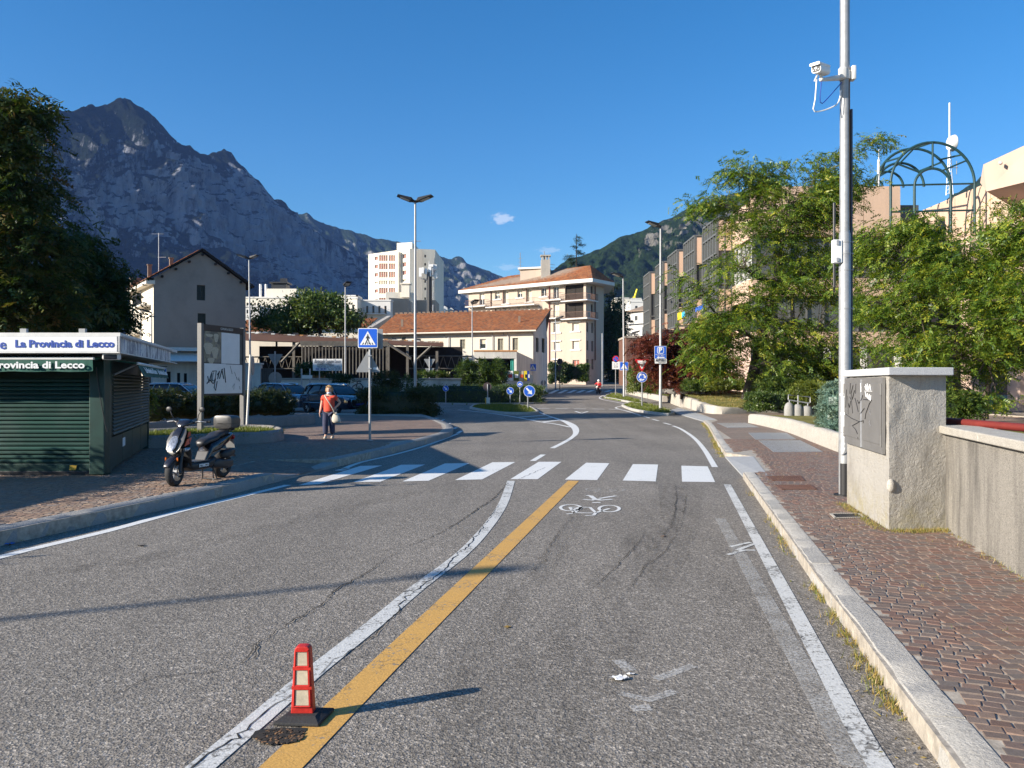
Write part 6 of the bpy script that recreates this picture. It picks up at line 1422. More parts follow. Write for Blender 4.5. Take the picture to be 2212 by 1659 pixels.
low_wall('planter', 'long grey planter wall under the dark hedge', [(-11.4,23.4),(-10.2,25.8),(-9.39,27.4),(-8.5,29.0),(-7.72,30.4),(-7.75,31.4),(-8.6,32.6)], 0.38, 0.3, 'pebble', 1, 'planter', z0=HL)
WA = [G(*v('D',365,1382)), G(*v('D',560,1425)), G(*v('D',770,1470))]
low_wall('garden_wall', 'far stretch of the low pale garden wall along the right-hand path', [q.xy[:] for q in WA], 0.42, 0.4, 'concrete', -1, 'garden wall', z0=0.05)
WA2 = [G(*v('D',782,1472), 0.05), G(*v('D',950,1530), 0.08), G(*v('D',1090,1572), 0.1), G(*v('D',1230,1592), 0.1), G(*v('D',1400,1592), 0.1), G(*v('D',1700,1585), 0.1), G(*v('D',1940,1582), 0.1), G(*v('D',2250,1580), 0.1)]
low_wall('garden_wall', 'long pale garden wall bending round the lawn with the locust tree', [q.xy[:] for q in WA2], [0.78,0.66,0.52,0.42,0.36,0.26,0.16,0.14], 0.42, 'concrete', -1 if False else 1, 'garden wall', z0=0.1)
WB = [G(*v('F',1008,985), HR), G(*v('F',1150,1015), HR), G(*v('F',1400,1080), HR), G(*v('F',1650,1180), HR), G(*v('F',1890,1275), HR)]
low_wall('garden_wall', 'near low concrete wall with bevelled end beside the pavement gratings', [q.xy[:] for q in WB], [0.36,0.40,0.42,0.42,0.42], 0.32, 'cap_stone', 1, 'garden wall', z0=HR)
def lawn(name, poly, zf, mat, n=16):
    xs = [p[0] for p in poly]; ys = [p[1] for p in poly]; mb = MB(); x0, x1, y0, y1 = min(xs), max(xs), min(ys), max(ys); idx = {}
    for j in range(n):
        for i in range(n):
            cx_, cy_ = x0+(x1-x0)*(i+.5)/n, y0+(y1-y0)*(j+.5)/n
            if not inpoly(cx_, cy_, poly): continue
            f = []
            for a, b in ((0,0),(1,0),(1,1),(0,1)):
                k = (i+a, j+b)
                if k not in idx: X, Y = x0+(x1-x0)*k[0]/n, y0+(y1-y0)*k[1]/n; idx[k] = len(mb.v); mb.v.append(Vector((X, Y, zf(X, Y))))
                f.append(idx[k])
            mb.f.append(tuple(f))
    return tag(mb.build(name, mat, smooth=60), kind='structure')
pa = [q.xy[:] for q in WA2]
lawnA = [(x+0.25, y+0.25) for x, y in pa[1:]] + [(26,41.5),(26,53),(16,53)] + [(pa[0][0]+0.4, pa[0][1]+2)]
lawn('lawn', lawnA, lambda x, y: 0.42 + 0.045*max(0, y-40) + (0.10 if y > 44 else 0), M['grass_dry'], 40)
lawn('lawn.001', [(WA[0].x+0.4, WA[0].y),(WA[1].x+0.4, WA[1].y),(WA[2].x+0.4, WA[2].y),(15.8,52),(15.8,88),(WA[0].x+1,88)], lambda x, y: gz(y)+0.42, M['grass'], 30)
pb = [q.xy[:] for q in WB]
lawn('lawn.002', [(x+0.3, y+0.3) for x, y in pb] + [(8.6,17.5),(16,20),(16,34),(pb[0][0]+0.5, pb[0][1]+1.5)], lambda x, y: HR+0.26, M['grass_dry'], 24)
slab('plaza', [(4.9,8.6),(5.3,12),(9.0,18.2),(24,20),(40,36),(40,6),(6,1),(4.2,3)], 0.06, M['plaza'], 'structure', -0.05)
# grass blades (nobody could count them)
def blades(name, pts, mat, lw, seed, nl=6, spread=0.05, parent=None):
    rs = np.random.RandomState(seed); c = np.array(pts); r = rs.normal(0, 0.5, c.shape); r[:, 2] = 1; r /= np.linalg.norm(r, axis=1)[:, None]
    N = len(c)*nl; p = np.repeat(c, nl, 0) + rs.normal(0, spread, (N, 3))*np.array([1,1,0]); d = np.repeat(r, nl, 0) + rs.normal(0, 0.45, (N, 3)); d[:, 2] = np.abs(d[:, 2]) + 0.25; d /= np.linalg.norm(d, axis=1)[:, None]
    w = np.cross(d, rs.normal(0, 1, (N, 3))); w /= np.linalg.norm(w, axis=1)[:, None]; ll = lw[0]*rs.uniform(0.5, 1.3, (N, 1)); ww = lw[1]
    V = np.stack([p - w*ww*0.5, p + w*ww*0.5, p + d*ll + w*ww*0.12, p + d*ll - w*ww*0.12], 1).reshape(-1, 3)
    if parent: V = local(parent, V)
    me = fast_mesh(name, V, np.arange(N*4).reshape(-1, 4), M[mat], rs.uniform(0, 1, N)); return tag(link(name, me, None, parent), kind='stuff')
rs = np.random.RandomState(5); pts = []
for s in range(420):
    f = rs.uniform(0, 1)**1.3; k = f*(len(KR0)-2); i = 1+int(k); a, b = Vector(KR0[i]), Vector(KR0[min(i+1, len(KR0)-1)]); q = a.lerp(b, k-int(k))
    if mnoise.noise(Vector((q.y*1.5, 3.3, 0))) < 0.02: continue
    pts.append((q.x - abs(rs.normal(0.02, 0.035)), q.y, 0.0))
blades('dry_weeds', pts, 'leaf_dry', (0.055, 0.006), 6, 7, 0.02)
pts = []
for s in range(260):
    i = rs.randint(0, len(KR1)-1); a, b = Vector(KR1[i]), Vector(KR1[i+1]); q = a.lerp(b, rs.uniform()); pts.append((q.x - abs(rs.normal(0.03, 0.05)), q.y, 0.0))
blades('dry_weeds.001', pts, 'leaf_dry', (0.06, 0.012), 7, 6, 0.04)
pts = []
for s in range(900):
    x, y = rs.uniform(2.2, 7.0), rs.uniform(3.2, 20)
    if inpoly(x, y, cobR) and mnoise.noise(Vector((x*1.1, y*1.1, 7))) > 0.22: pts.append((x, y, HR-0.005))
for s in range(260): f = rs.uniform(0, 1); pts.append((4.08+0.66*f+rs.normal(0,0.05), 8.6+0.08*f-abs(rs.normal(0,0.08)), HR)); f = rs.uniform(0,1); pts.append((4.05-abs(rs.normal(0,.05))+0.35*f, 8.64+1.92*f, HR))
for s in range(160): f = rs.uniform(0, 1); pts.append((4.74-0.25*6*f-abs(rs.normal(0,0.05)), 8.6-0.968*6*f, HR))
blades('joint_weeds', pts, 'leaf_dry', (0.035, 0.005), 8, 4, 0.03)
def lawn_blades(name, poly, zf, n, mat, lw, seed):
    rs = np.random.RandomState(seed); xs = [p[0] for p in poly]; ys = [p[1] for p in poly]; pts = []
    while len(pts) < n:
        x, y = rs.uniform(min(xs), max(xs)), rs.uniform(min(ys), max(ys))
        if inpoly(x, y, poly): pts.append((x, y, zf(x, y)))
    blades(name, pts, mat, lw, seed, 5, 0.08)
lawn_blades('lawn_grass', lawnA, lambda x, y: 0.42 + 0.045*max(0, y-40) + (0.10 if y > 44 else 0), 2600, 'leaf_dry', (0.07, 0.02), 9)
lawn_blades('planter_grass', ins, lambda x, y: HL+0.20, 1500, 'leaf_yellow', (0.10, 0.014), 10)
# traffic islands: kerbed grass
def island(name, px, h, kind, seed, blade='leaf_yellow', stones=0.9):
    pts = [G(x, y) for x, y in px]; pp = [q.xy[:] for q in pts]
    root = slab(name, pp, h-0.03, M['grass'], 'structure')
    kerb([(x, y, h) for x, y in pp] + [(pp[0][0], pp[0][1], h)], stones, 0.16, 1, M['kerb'], root, 0.004, smooth=True)
    ctr = Vector((sum(p[0] for p in pp)/len(pp), sum(p[1] for p in pp)/len(pp)))
    small = [(ctr.x+(x-ctr.x)*0.86, ctr.y+(y-ctr.y)*0.86) for x, y in pp]
    lawn_blades(name+'_grass', small, lambda x, y: gz(y)+h-0.03, 700, blade, (0.14, 0.03), seed)
c = lambda *q: [v('C', *p) for p in q]
island('splitter_island', c((335,1540),(640,1590),(990,1592),(1000,1560),(900,1520),(640,1500),(400,1508)), 0.13, 'splitter', 13)
island('splitter_island.001', [v('D',*p) for p in ((315,1515),(420,1558),(640,1595),(800,1605),(830,1580),(700,1535),(560,1500),(400,1487))], 0.13, 'right', 14)
island('splitter_island.002', [v('D',*p) for p in ((130,1430),(300,1462),(470,1492),(540,1478),(420,1440),(280,1395),(215,1390))], 0.13, 'right', 15)
pts = [Vector((P(1045,850,63).x + 5.0*cos(a), 63 + 4.6*sin(a))) for a in np.linspace(0, 2*pi, 29)]
rb = slab('roundabout', [p[:] for p in pts[:-1]], 0.10, M['grass'], 'structure'); kerb([(p.x, p.y, 0.13) for p in pts], 1.0, 0.2, 1, M['kerb_grey'], rb)
pts = [G(*v('C',*p)) for p in ((985,1405),(1115,1392),(1080,1370),(985,1380))]
isl = slab('roadside_verge', [q.xy[:] for q in pts], 0.12, M['grass'], 'structure')

# left of view, unseen: block and hedge added to throw shade, a street lamp
building('shade_block', 'unseen stepped block added left of the view to cast shade over the square', 'apartment block', [(-60,20),(-45,20),(-45,44),(-60,44)], -0.3, 20, M['cream_render'], {1: [(2+k*4,3.4+k*4,2+f*3.2,4+f*3.2,'dark') for k in range(6) for f in range(5)]})
building('shade_block', 'lower wing of the unseen block added left of the view to cast shade', 'apartment block', [(-60,44.02),(-45,44.02),(-45,56),(-60,56)], -0.3, 16, M['cream_render'], {1: [(2+k*4,3.4+k*4,2+f*3.2,4+f*3.2,'dark') for k in range(3) for f in range(4)]})
bush('hedge', 'tall clipped hedge added out of view to shade the kiosk and pavement', 'hedge', [((-11.9,7.4,1.25),(0.9,3.9,1.27))], 'leaf_hedge_dark', 2500, (0.12,0.05), seed=120, nl=8, spread=0.06, box=0.4, core=0.93)
# ------------------------------------------------------------------ kiosk, signs, lamps and street furniture
Zv, Xv = Vector((0,0,1)), Vector((1,0,0))
def plate(mb, o, r, u, pts, off=0.0, th=0.003):
    o, r, u = Vector(o), Vector(r).normalized(), Vector(u).normalized(); n = r.cross(u)
    return mb.prism([o + r*x + u*y + n*off for x, y in pts], n*th)
def circ(rad, n=28, c=(0,0)): return [(c[0]+rad*cos(2*pi*k/n), c[1]+rad*sin(2*pi*k/n)) for k in range(n)]
def rrect(w, h, r=0.03, c=(0,0), n=4):
    out = []
    for cx_, cy_, a0 in ((w/2-r, h/2-r, 0), (-w/2+r, h/2-r, 90), (-w/2+r, -h/2+r, 180), (w/2-r, -h/2+r, 270)):
        out += [(c[0]+cx_+r*cos(radians(a0+90*k/n)), c[1]+cy_+r*sin(radians(a0+90*k/n))) for k in range(n+1)]
    return out
def bar2(p, q, w):
    p, q = Vector((*p,0)), Vector((*q,0)); d = (q-p).normalized(); n = Vector((-d.y,d.x,0))*w/2
    return [(p+n).xy[:], (p-n).xy[:], (q-n).xy[:], (q+n).xy[:]]
def text_part(txt, size, o, r, u, mat, parent, name='lettering', width=None, **kw):
    tb = text_mb(txt, size, Vector((0,0,0)), Xv, Zv, **kw)
    if not tb.v: return
    x0, x1 = min(p.x for p in tb.v), max(p.x for p in tb.v); k = (width/(x1-x0)) if width else 1.0; cx_ = (x0+x1)/2
    r, u = Vector(r).normalized(), Vector(u).normalized(); n = r.cross(u)
    tb.v = [Vector(o) + r*((p.x-cx_)*k) + u*p.z - n*p.y for p in tb.v]
    return tb.build(name, mat, parent)

# --- newspaper kiosk
kf0, kf1, ks1 = Vector((-10.6,13.6,0)), Vector((-6.87,13.6,0)), Vector((-8.75,19.2,0))
kiosk = thing('newspaper_kiosk', 'dark green newspaper kiosk with closed roller shutters and white fascia', 'kiosk', (-7.6,14.8,HL))
sdv = (ks1-kf1).normalized(); sn_ = Vector((sdv.y,-sdv.x,0))
mb = MB(); fpk = [kf0, kf1, ks1, Vector((-12.4,19.2,0))]
mb.prism([Vector((p.x+ (0.12 if i in (0,3) else -0.12), p.y+(0.12 if i < 2 else -0.1), HL)) for i, p in enumerate(fpk)], (0,0,2.1)); mb.build('body', M['kiosk_green'], kiosk)
for k in range(20):                                              # front shutter
    z0 = 0.36 + k*0.072; m = MB(); m.prism([(-10.5,13.56,z0),(-10.5,13.505,z0+0.012),(-10.5,13.50,z0+0.035),(-10.5,13.53,z0+0.066),(-10.5,13.56,z0+0.069)], (3.37,0,0)); m.build('slat', M['shutter_green'], kiosk)
m = MB(); m.rbox((-8.8,13.53,0.28), (3.4,0.09,0.15), 0.01); m.build('bottom_rail', M['kiosk_green'], kiosk)
m = MB(); m.rbox((-8.8,13.56,0.20-0.02), (3.5,0.16,0.10), 0.01); m.build('plinth', M['dark_metal'], kiosk)
m = MB(); m.rbox((-6.98,13.52,1.20), (0.26,0.2,2.05), 0.015); m.build('corner_post', M['kiosk_green'], kiosk)
c0 = kf1 + sdv*0.08
m = MB(); m.para(kf1 + sn_*0.02 + Vector((0,0,HL)), sdv*0.22, -sn_*0.1, (0,0,2.05)); m.build('corner_post', M['kiosk_green'], kiosk)
m = MB(); m.para(ks1 - sdv*0.2 + sn_*0.03 + Vector((0,0,HL)), sdv*0.2, -sn_*0.12, (0,0,2.05)); m.build('corner_post', M['kiosk_green'], kiosk)
Ls = (ks1-kf1).length
for k in range(17):                                              # side shutter
    z0 = 0.80 + k*0.064; m = MB(); o = kf1 + sdv*0.24 + Vector((0,0,z0)); w = sdv*(Ls-0.5)
    m.add([o, o+sn_*0.05+Zv*0.012, o+sn_*0.052+Zv*0.032, o+sn_*0.022+Zv*0.060, o+w, o+w+sn_*0.05+Zv*0.012, o+w+sn_*0.052+Zv*0.032, o+w+sn_*0.022+Zv*0.060], [(0,1,2,3),(7,6,5,4),(0,4,5,1),(1,5,6,2),(2,6,7,3),(3,7,4,0)]); m.build('slat', M['shutter_dull'], kiosk)
for k in range(4):
    m = MB(); o = kf1 + sdv*(0.26+k*(Ls-0.5)/4) + Vector((0,0,0.24)); m.para(o + sn_*0.01, sdv*((Ls-0.5)/4-0.03), -sn_*0.05, (0,0,0.53)); m.build('lower_panel', M['kiosk_green'], kiosk)
m = MB(); m.para(kf1 + sdv*1.55 + sn_*0.012 + Vector((0,0,0.52)), sdv*0.35, sn_*0.004, (0,0,0.16)); m.build('notice', M['white'], kiosk)
m = MB(); m.para((-9.55,13.498,0.27), (0.22,0,0), (0,-0.012,0), (0,0,0.06)); m.build('handle_plate', M['white_dull'], kiosk)
m = MB(); m.prism([(-7.47,13.475,0.25),(-7.36,13.475,0.25),(-7.34,13.475,0.33),(-7.46,13.475,0.33)], (0,-0.006,0)); m.build('sticker', M['yellow_post'], kiosk)
# roof and fascia
ov = [Vector((-11.4,12.9,0)), Vector((-6.33,12.9,0)), Vector((-7.95,18.6,0)), Vector((-8.3,19.8,0)), Vector((-13,19.8,0))]
m = MB(); m.prism([p + Vector((0,0,2.20)) for p in ov], (0,0,0.02)); m.prism([p + Vector((0,0,2.47)) for p in ov], (0,0,0.06)); m.build('roof', M['white_dull'], kiosk)
m = MB(); m.para((-11.4,12.9,2.222), (5.05,0,0), (0,0.05,0), (0,0,0.246)); fas = m.build('fascia', M['white'], kiosk)
for x, w in ((-7.9,0.10),(-6.95,0.10),(-9.3,0.1)): m = MB(); m.box((x,12.93,2.56), (w,0.06,0.07)); m.build('roof_clip', M['galv'], kiosk)
sd2 = (ov[2]-ov[1]).normalized(); sn2 = Vector((sd2.y,-sd2.x,0))
m = MB(); m.para(ov[1] + Vector((0,0,2.222)), sd2*5.9, -sn2*0.05, (0,0,0.246))
t = NT('peeling_fascia'); pk = t.noise(1.0, 5, 0.75, t.coord((5, 5, 1.6))); cpe = t.ramp(pk, [(0.46, (0.20,0.215,0.25)), (0.50, (0.64,0.64,0.62)), (0.58, (0.66,0.66,0.64)), (0.62, (0.10,0.14,0.30))]); t.bsdf(cpe, 0.6, bump=pk, bstr=0.3)
m.build('side_fascia', t.m, kiosk)
m = MB(); m.rbox((-6.335,12.89,2.345), (0.035,0.035,0.262), 0.004); m.para(ov[1] + sn2*0.008 + Vector((0,0,2.455)), sd2*5.9, sn2*0.02, (0,0,0.03)); m.build('trim', M['galv'], kiosk)
text_part('La Provincia di Lecco', 0.165, (-7.222,12.897,2.345), Xv, Zv, M['ink_blue'], kiosk, width=1.60, bold=0.006)
text_part('e', 0.23, (-8.22,12.897,2.335), Xv, Zv, M['ink_blue'], kiosk, bold=0.004)
# awnings
m = MB(); m.add([(-11.4,13.5,2.19),(-6.80,13.5,2.19),(-6.80,13.02,2.12),(-11.4,13.02,2.12)], [(0,1,2,3)]); m.v += [p - Vector((0,0,0.03)) for p in m.v]; m.f += [(7,6,5,4),(0,4,5,1),(1,5,6,2),(2,6,7,3),(3,7,4,0)]; m.build('awning', M['awning'], kiosk)
m = MB(); m.rbox((-9.1,13.0,2.115), (4.6,0.05,0.045), 0.01); m.build('awning_bar', M['white_dull'], kiosk)
def valance(o, d, L, h, name, n=40, slope=0.0, nn=None):
    m = MB(); k = len(m.v)
    for i in range(n+1):
        f = i/n; sag = 0.012*sin(f*n*0.9); q = o + d*(L*f)
        m.v += [q, q - Zv*(h + 0.014*abs(sin(f*n*0.55))) + (nn*(slope + sag) if nn else Vector((0,-sag,0)))]
    for i in range(n): m.f.append((2*i, 2*i+1, 2*i+3, 2*i+2))
    m.v += [p + (nn*-0.012 if nn else Vector((0,0.012,0))) for p in m.v]; K = 2*(n+1)
    m.f += [tuple(x+K for x in reversed(f)) for f in m.f[:n]]
    for i in range(n): m.f += [(2*i+1, 2*i+1+K, 2*i+3+K, 2*i+3), (2*i, 2*i+2, 2*i+2+K, 2*i+K)]
    return m.build(name, M['awning'], kiosk)
valance(Vector((-11.4,12.985,2.09)), Xv, 4.58, 0.18, 'valance')
text_part('La Provincia di Lecco', 0.155, (-7.80,12.955,2.005), Xv, Zv, M['white'], kiosk, width=1.74, bold=0.005)
ao = kf1 + sdv*0.25 + Vector((0,0,2.13)); ao2 = ao + sn_*0.42
m = MB(); m.add([ao, ao+sdv*5.0, ao2+sdv*5.0-Zv*0.06, ao2-Zv*0.06], [(0,1,2,3)]); m.v += [p - Vector((0,0,0.02)) for p in m.v]; m.f += [(7,6,5,4),(0,4,5,1),(1,5,6,2),(2,6,7,3),(3,7,4,0)]; m.build('awning', M['awning'], kiosk)
m = MB(); m.tube([ao2-Zv*0.07, ao2+sdv*5.0-Zv*0.07], 0.026, 6); m.build('awning_bar', M['white_dull'], kiosk)
valance(ao2 - Zv*0.09, sdv, 5.0, 0.20, 'valance', slope=0.10, nn=sn_)
for k, s in enumerate((1.35, 3.6)): text_part('La Provincia di Lecco', 0.155, ao2 + sdv*s + sn_*0.085 - Zv*0.185, sdv, (Zv*0.89 - sn_*0.45), M['white'], kiosk, width=1.95, bold=0.005)
for s in (0.15, 4.9):
    m = MB(); m.tube([kf1 + sdv*(0.25+s) + Vector((0,0,1.85)), ao2 + sdv*s - Zv*0.07], 0.018, 5); m.build('awning_arm', M['galv_dull'], kiosk)
m = MB(); q = P(*v('A', 880, 488), 13.05); m.rbox(q, (0.26,0.18,0.11), 0.03, 0.3); m.build('floodlight', M['white_dull'], kiosk)
m = MB(); m.rbox(q + Vector((0.02,-0.085,-0.005)), (0.20,0.03,0.075), 0.012, 0.3); m.tube([q + Vector((-0.1,0.1,0)), (q.x-0.2,13.45,q.z+0.05)], 0.02, 5); m.build('lamp_bracket', M['dark_metal'], kiosk)
m = MB(); q = P(*v('A', 790, 490), 13.3); m.rbox(q, (0.22,0.14,0.12), 0.02); m.build('junction_box', M['dark_metal'], kiosk)
m = MB(); m.tube(spline([(-6.98,13.41,1.98),(-6.93,13.40,1.6),(-6.86,13.40,1.2),(-6.80,13.41,0.9)], 0.1), 0.008, 5); m.build('cable', M['black'], kiosk)

# --- notice board in the oval planter
nb0, nb1 = Vector((*P(434,929,22.6).xy, HL+0.2)), Vector((*P(525,922,24.6).xy, HL+0.2)); nd = (nb1-nb0); nd.z = 0; nL = nd.length; nd.normalize(); nn_ = Vector((nd.y,-nd.x,0))
board = thing('notice_board', 'tall municipal notice board with peeling posters and black graffiti in the oval planter', 'notice board', nb0)
zt0 = P(0,698,22.6).z; zb0 = P(0,855,22.6).z
for p, w in ((nb0, 0.11), (nb1, 0.11)):
    m = MB(); m.para(Vector((p.x,p.y,0.2)) - nd*w/2 + nn_*0.05, nd*w, -nn_*0.13, (0,0,zt0-0.2)); m.build('post', M['grey_metal'], board)
m = MB(); m.para(nb0*1 + Vector((0,0,zb0-nb0.z)) + nd*0.06 + nn_*0.03, nd*(nL-0.12), -nn_*0.06, (0,0,zt0-zb0-0.02)); m.build('panel', M['dark_metal'], board)
m = MB(); m.para(Vector((nb0.x,nb0.y,zt0-0.19)) + nd*0.06 + nn_*0.045, nd*(nL-0.12), -nn_*0.014, (0,0,0.17)); m.build('frame', M['dark_metal'], board); m = MB(); m.para(Vector((nb0.x,nb0.y,zb0)) + nd*0.06 + nn_*0.045, nd*(nL-0.12), -nn_*0.014, (0,0,0.05)); m.build('frame', M['dark_metal'], board)
text_part('COMUNE di LECCO', 0.10, Vector((nb0.x,nb0.y,zt0-0.105)) + nd*(nL*0.56) + nn_*0.05, nd, Zv, M['white_dull'], board, width=0.62)
S_ = lambda x, y: ((x-935)/(1390-935)*(nL-0.2)+0.10, zb0+0.05 + (1-(y-(905+(x-935)*0.09))/(1659+0-(905+0)))*(zt0-zb0-0.26))
def pst(x0, x1, f0, f1, mat, off):
    m = MB(); a = 0.10+(nL-0.2)*x0; b = 0.10+(nL-0.2)*x1; H = zt0-zb0-0.26; m.para(Vector((nb0.x,nb0.y,zb0+0.055+H*f0)) + nd*a + nn_*(0.032+off), nd*(b-a), nn_*0.003, (0,0,H*(f1-f0))); return m.build('poster', mat, board)
t = NT('old_poster'); n1 = t.noise(2.2, 4, 0.6); c_ = t.ramp(n1, [(0.42, (0.17,0.145,0.115)), (0.5, (0.36,0.30,0.20)), (0.60, (0.22,0.19,0.17))]); t.bsdf(c_, 0.8); M['old_poster'] = t.m
pst(0.0,0.43,0.50,1.0, M['old_poster'], 0); pst(0.435,0.93,0.49,1.0, M['white'], 0); pst(0.93,1.0,0.50,0.99, M['slat'], 0); pst(0.0,0.55,0.0,0.485, M['white'], 0.001); pst(0.552,1.0,0.0,0.48, M['white'], 0)
H_ = zt0-zb0-0.26
def onb(fx, fz, off=0.04): return Vector((nb0.x,nb0.y,zb0+0.055+H_*fz)) + nd*(0.10+(nL-0.2)*fx) + nn_*off
def stroke(pts, w, f, mat, name, parent):
    m = MB(); p = [f(*q) for q in pts]; m.tube(p, w, 4); return m.build(name, mat, parent)
for pl in ([(.08,.28),(.11,.18),(.18,.34),(.16,.2),(.20,.17)],[(.20,.36),(.30,.37),(.26,.22),(.19,.20),(.22,.34)],[(.33,.24),(.38,.37),(.32,.30)],[(.38,.24),(.44,.38),(.46,.40)],[(.44,.40),(.49,.24)],[(.50,.42),(.54,.18)],[(.06,.16),(.14,.22),(.22,.16),(.28,.24),(.24,.10),(.28,.05),(.32,.2)]):
    stroke(pl, 0.016, onb, M['ink'], 'graffiti', board)
for pl in ([(.66,.46),(.72,.32),(.70,.38)],[(.78,.36),(.86,.22),(.84,.27)],[(.90,.27),(.92,.20),(.88,.25)],[(.72,.10),(.78,.16),(.76,.06)],[(.92,.12),(.94,.06)]): stroke(pl, 0.006, onb, M['ink_grey'], 'graffiti', board)
for o_, w_ in ((onb(.10,.92,.037),.25),(onb(.25,.80,.037),.2)): pass
m = MB()
for fx, fz, rx, rz in ((.13,.93,.08,.03),(.30,.90,.05,.09),(.10,.72,.09,.12),(.27,.66,.07,.12),(.17,.53,.07,.06)):
    plate(m, onb(fx, fz, .036), nd, Zv, [(rx*nL*cos(a)*(1+.3*sin(3*a)), rz*H_*sin(a)*(1+.25*cos(2*a))) for a in np.linspace(0, 2*pi, 14)[:-1]], 0, 0.002)
m.build('torn_paper', M['reflector'], board)

# --- generic sign posts
def post(mb, x, y, z0, z1, r=0.03): mb.cyl((x,y,z0), (x,y,z1), r, 10)
def sign_thing(name, label, px, py, ybase, ytop, Y, r=0.032, group=None, mat='galv', h=0.0):
    q = P(px, ybase, Y); t = thing(name, label, 'road sign', (q.x, Y, gz(Y)+h), 0, group); m = MB(); m.cyl((q.x, Y, gz(Y)+h-0.05), (q.x, Y, P(px, ytop, Y).z), r, 10); m.build('post', M[mat], t); return t, q.x
def arrow_poly(c, ang, L, w):
    ca, sa = cos(ang), sin(ang); T = lambda x, y: (c[0]+x*ca-y*sa, c[1]+x*sa+y*ca)
    return [T(*p) for p in ((-L/2,-w/2),(L*0.05,-w/2),(L*0.05,-w*1.5),(L/2,0),(L*0.05,w*1.5),(L*0.05,w/2),(-L/2,w/2))]
def disc_sign(t, o, rad, face='right', yaw=0.0, Y=0):
    r = Vector((cos(yaw), sin(yaw), 0)); m = MB(); plate(m, o, r, Zv, circ(rad), 0.03, 0.008); d = m.build('sign_disc', M['white'], t)
    m = MB(); plate(m, o, r, Zv, circ(rad*0.93), 0.039, 0.003); m.build('blue_face', M['blue_sign'], d)
    m = MB()
    if face == 'right': plate(m, o, r, Zv, arrow_poly((0,0), radians(-47), rad*1.5, rad*0.30), 0.043, 0.003)
    if face == 'split':
        plate(m, o, r, Zv, bar2((0,-rad*0.6),(0,0.0), rad*0.26), 0.043, 0.003); plate(m, o, r, Zv, arrow_poly((rad*0.34,rad*0.02), radians(-60), rad*0.8, rad*0.22), 0.0431, 0.003); plate(m, o, r, Zv, arrow_poly((-rad*0.34,rad*0.02), radians(-120), rad*0.8, rad*0.22), 0.0432, 0.003); plate(m, o, r, Zv, bar2((-rad*0.3,rad*0.3),(rad*0.3,rad*0.3), rad*0.24), 0.0433, 0.003)
    if face == 'round':
        for k in range(3):
            a0 = 90 + 120*k; pts = [(rad*0.66*cos(radians(a0-s)), rad*0.66*sin(radians(a0-s))) for s in range(12, 80, 8)] + [(rad*0.44*cos(radians(a0-s)), rad*0.44*sin(radians(a0-s))) for s in range(76, 8, -8)]
            plate(m, o, r, Zv, pts, 0.043, 0.003); e = radians(a0-78); te = (cos(e-pi/2), sin(e-pi/2))
            plate(m, o, r, Zv, [(rad*0.86*cos(e), rad*0.86*sin(e)), (rad*0.24*cos(e), rad*0.24*sin(e)), (rad*0.55*cos(e)+te[0]*rad*0.42, rad*0.55*sin(e)+te[1]*rad*0.42)], 0.0431, 0.003)
    m.build('arrow', M['white'], d)
    return d
def back_disc(t, o, rad, mat='sign_brown'):
    m = MB(); plate(m, o, Xv, Zv, circ(rad), -0.045, 0.01); return m.build('sign_disc', M[mat], t)
def tri(s, up=True):
    h = s*0.866; y = (1 if up else -1); base = [(-s/2,-y*h/3),(s/2,-y*h/3),(0,y*2*h/3)]; out = []
    for i in range(3):
        p, a, b = Vector((*base[i],0)), Vector((*base[i-1],0)), Vector((*base[(i+1) % 3],0)); rr = s*0.07
        out += [(p+(a-p).normalized()*rr).xy[:], p.lerp((a+b)/2, 0.045).xy[:], (p+(b-p).normalized()*rr).xy[:]]
    return out
def ped_square(t, o, s, r=Xv, border=True):
    m = MB(); plate(m, o, r, Zv, rrect(s, s, s*0.06), 0.03, 0.012); d = m.build('sign_panel', M['white'], t)
    m = MB(); plate(m, o, r, Zv, rrect(s*0.93, s*0.93, s*0.05), 0.043, 0.003); m.build('blue_face', M['blue_sign'], d)
    m = MB(); plate(m, o + Zv*(-s*0.05), r, Zv, [(-s*0.40,-s*0.30),(s*0.40,-s*0.30),(0,s*0.40)], 0.047, 0.003); m.build('white_triangle', M['white'], d)
    m = MB(); k = s*1.0; oo = o + Zv*(-s*0.08)
    for pts in (circ(k*0.036, 14, (0.0,k*0.235)), [(-.045*k,.06*k),(-.03*k,.19*k),(.03*k,.19*k),(.055*k,.12*k),(.035*k,.02*k),(-.03*k,.0)],
                bar2((-.01*k,.03*k),(-.085*k,-.14*k), .042*k), bar2((-.075*k,-.14*k),(-.115*k,-.215*k), .034*k), bar2((.015*k,.03*k),(.06*k,-.11*k), .042*k), bar2((.06*k,-.10*k),(.085*k,-.215*k), .034*k), bar2((-.03*k,.17*k),(-.10*k,.06*k), .028*k), bar2((.035*k,.17*k),(.085*k,.10*k), .028*k), bar2((.085*k,.10*k),(.095*k,.04*k), .024*k)):
        plate(m, oo, r, Zv, pts, 0.051 + 0.0002*random.random(), 0.003)
    for i in range(5):
        x = (-0.26 + 0.13*i)*k
        if i == 2: plate(m, oo, r, Zv, [(x-.018*k,-.25*k),(x+.018*k,-.25*k),(x+.015*k,-.13*k),(x-.015*k,-.13*k)], 0.0505, 0.003)
        else: plate(m, oo, r, Zv, [(x-.025*k,-.25*k),(x+.025*k,-.25*k),(x*0.82+.02*k,-.15*k),(x*0.82-.02*k,-.15*k)], 0.0505, 0.003)
    m.build('walking_figure', M['ink'], d); return d

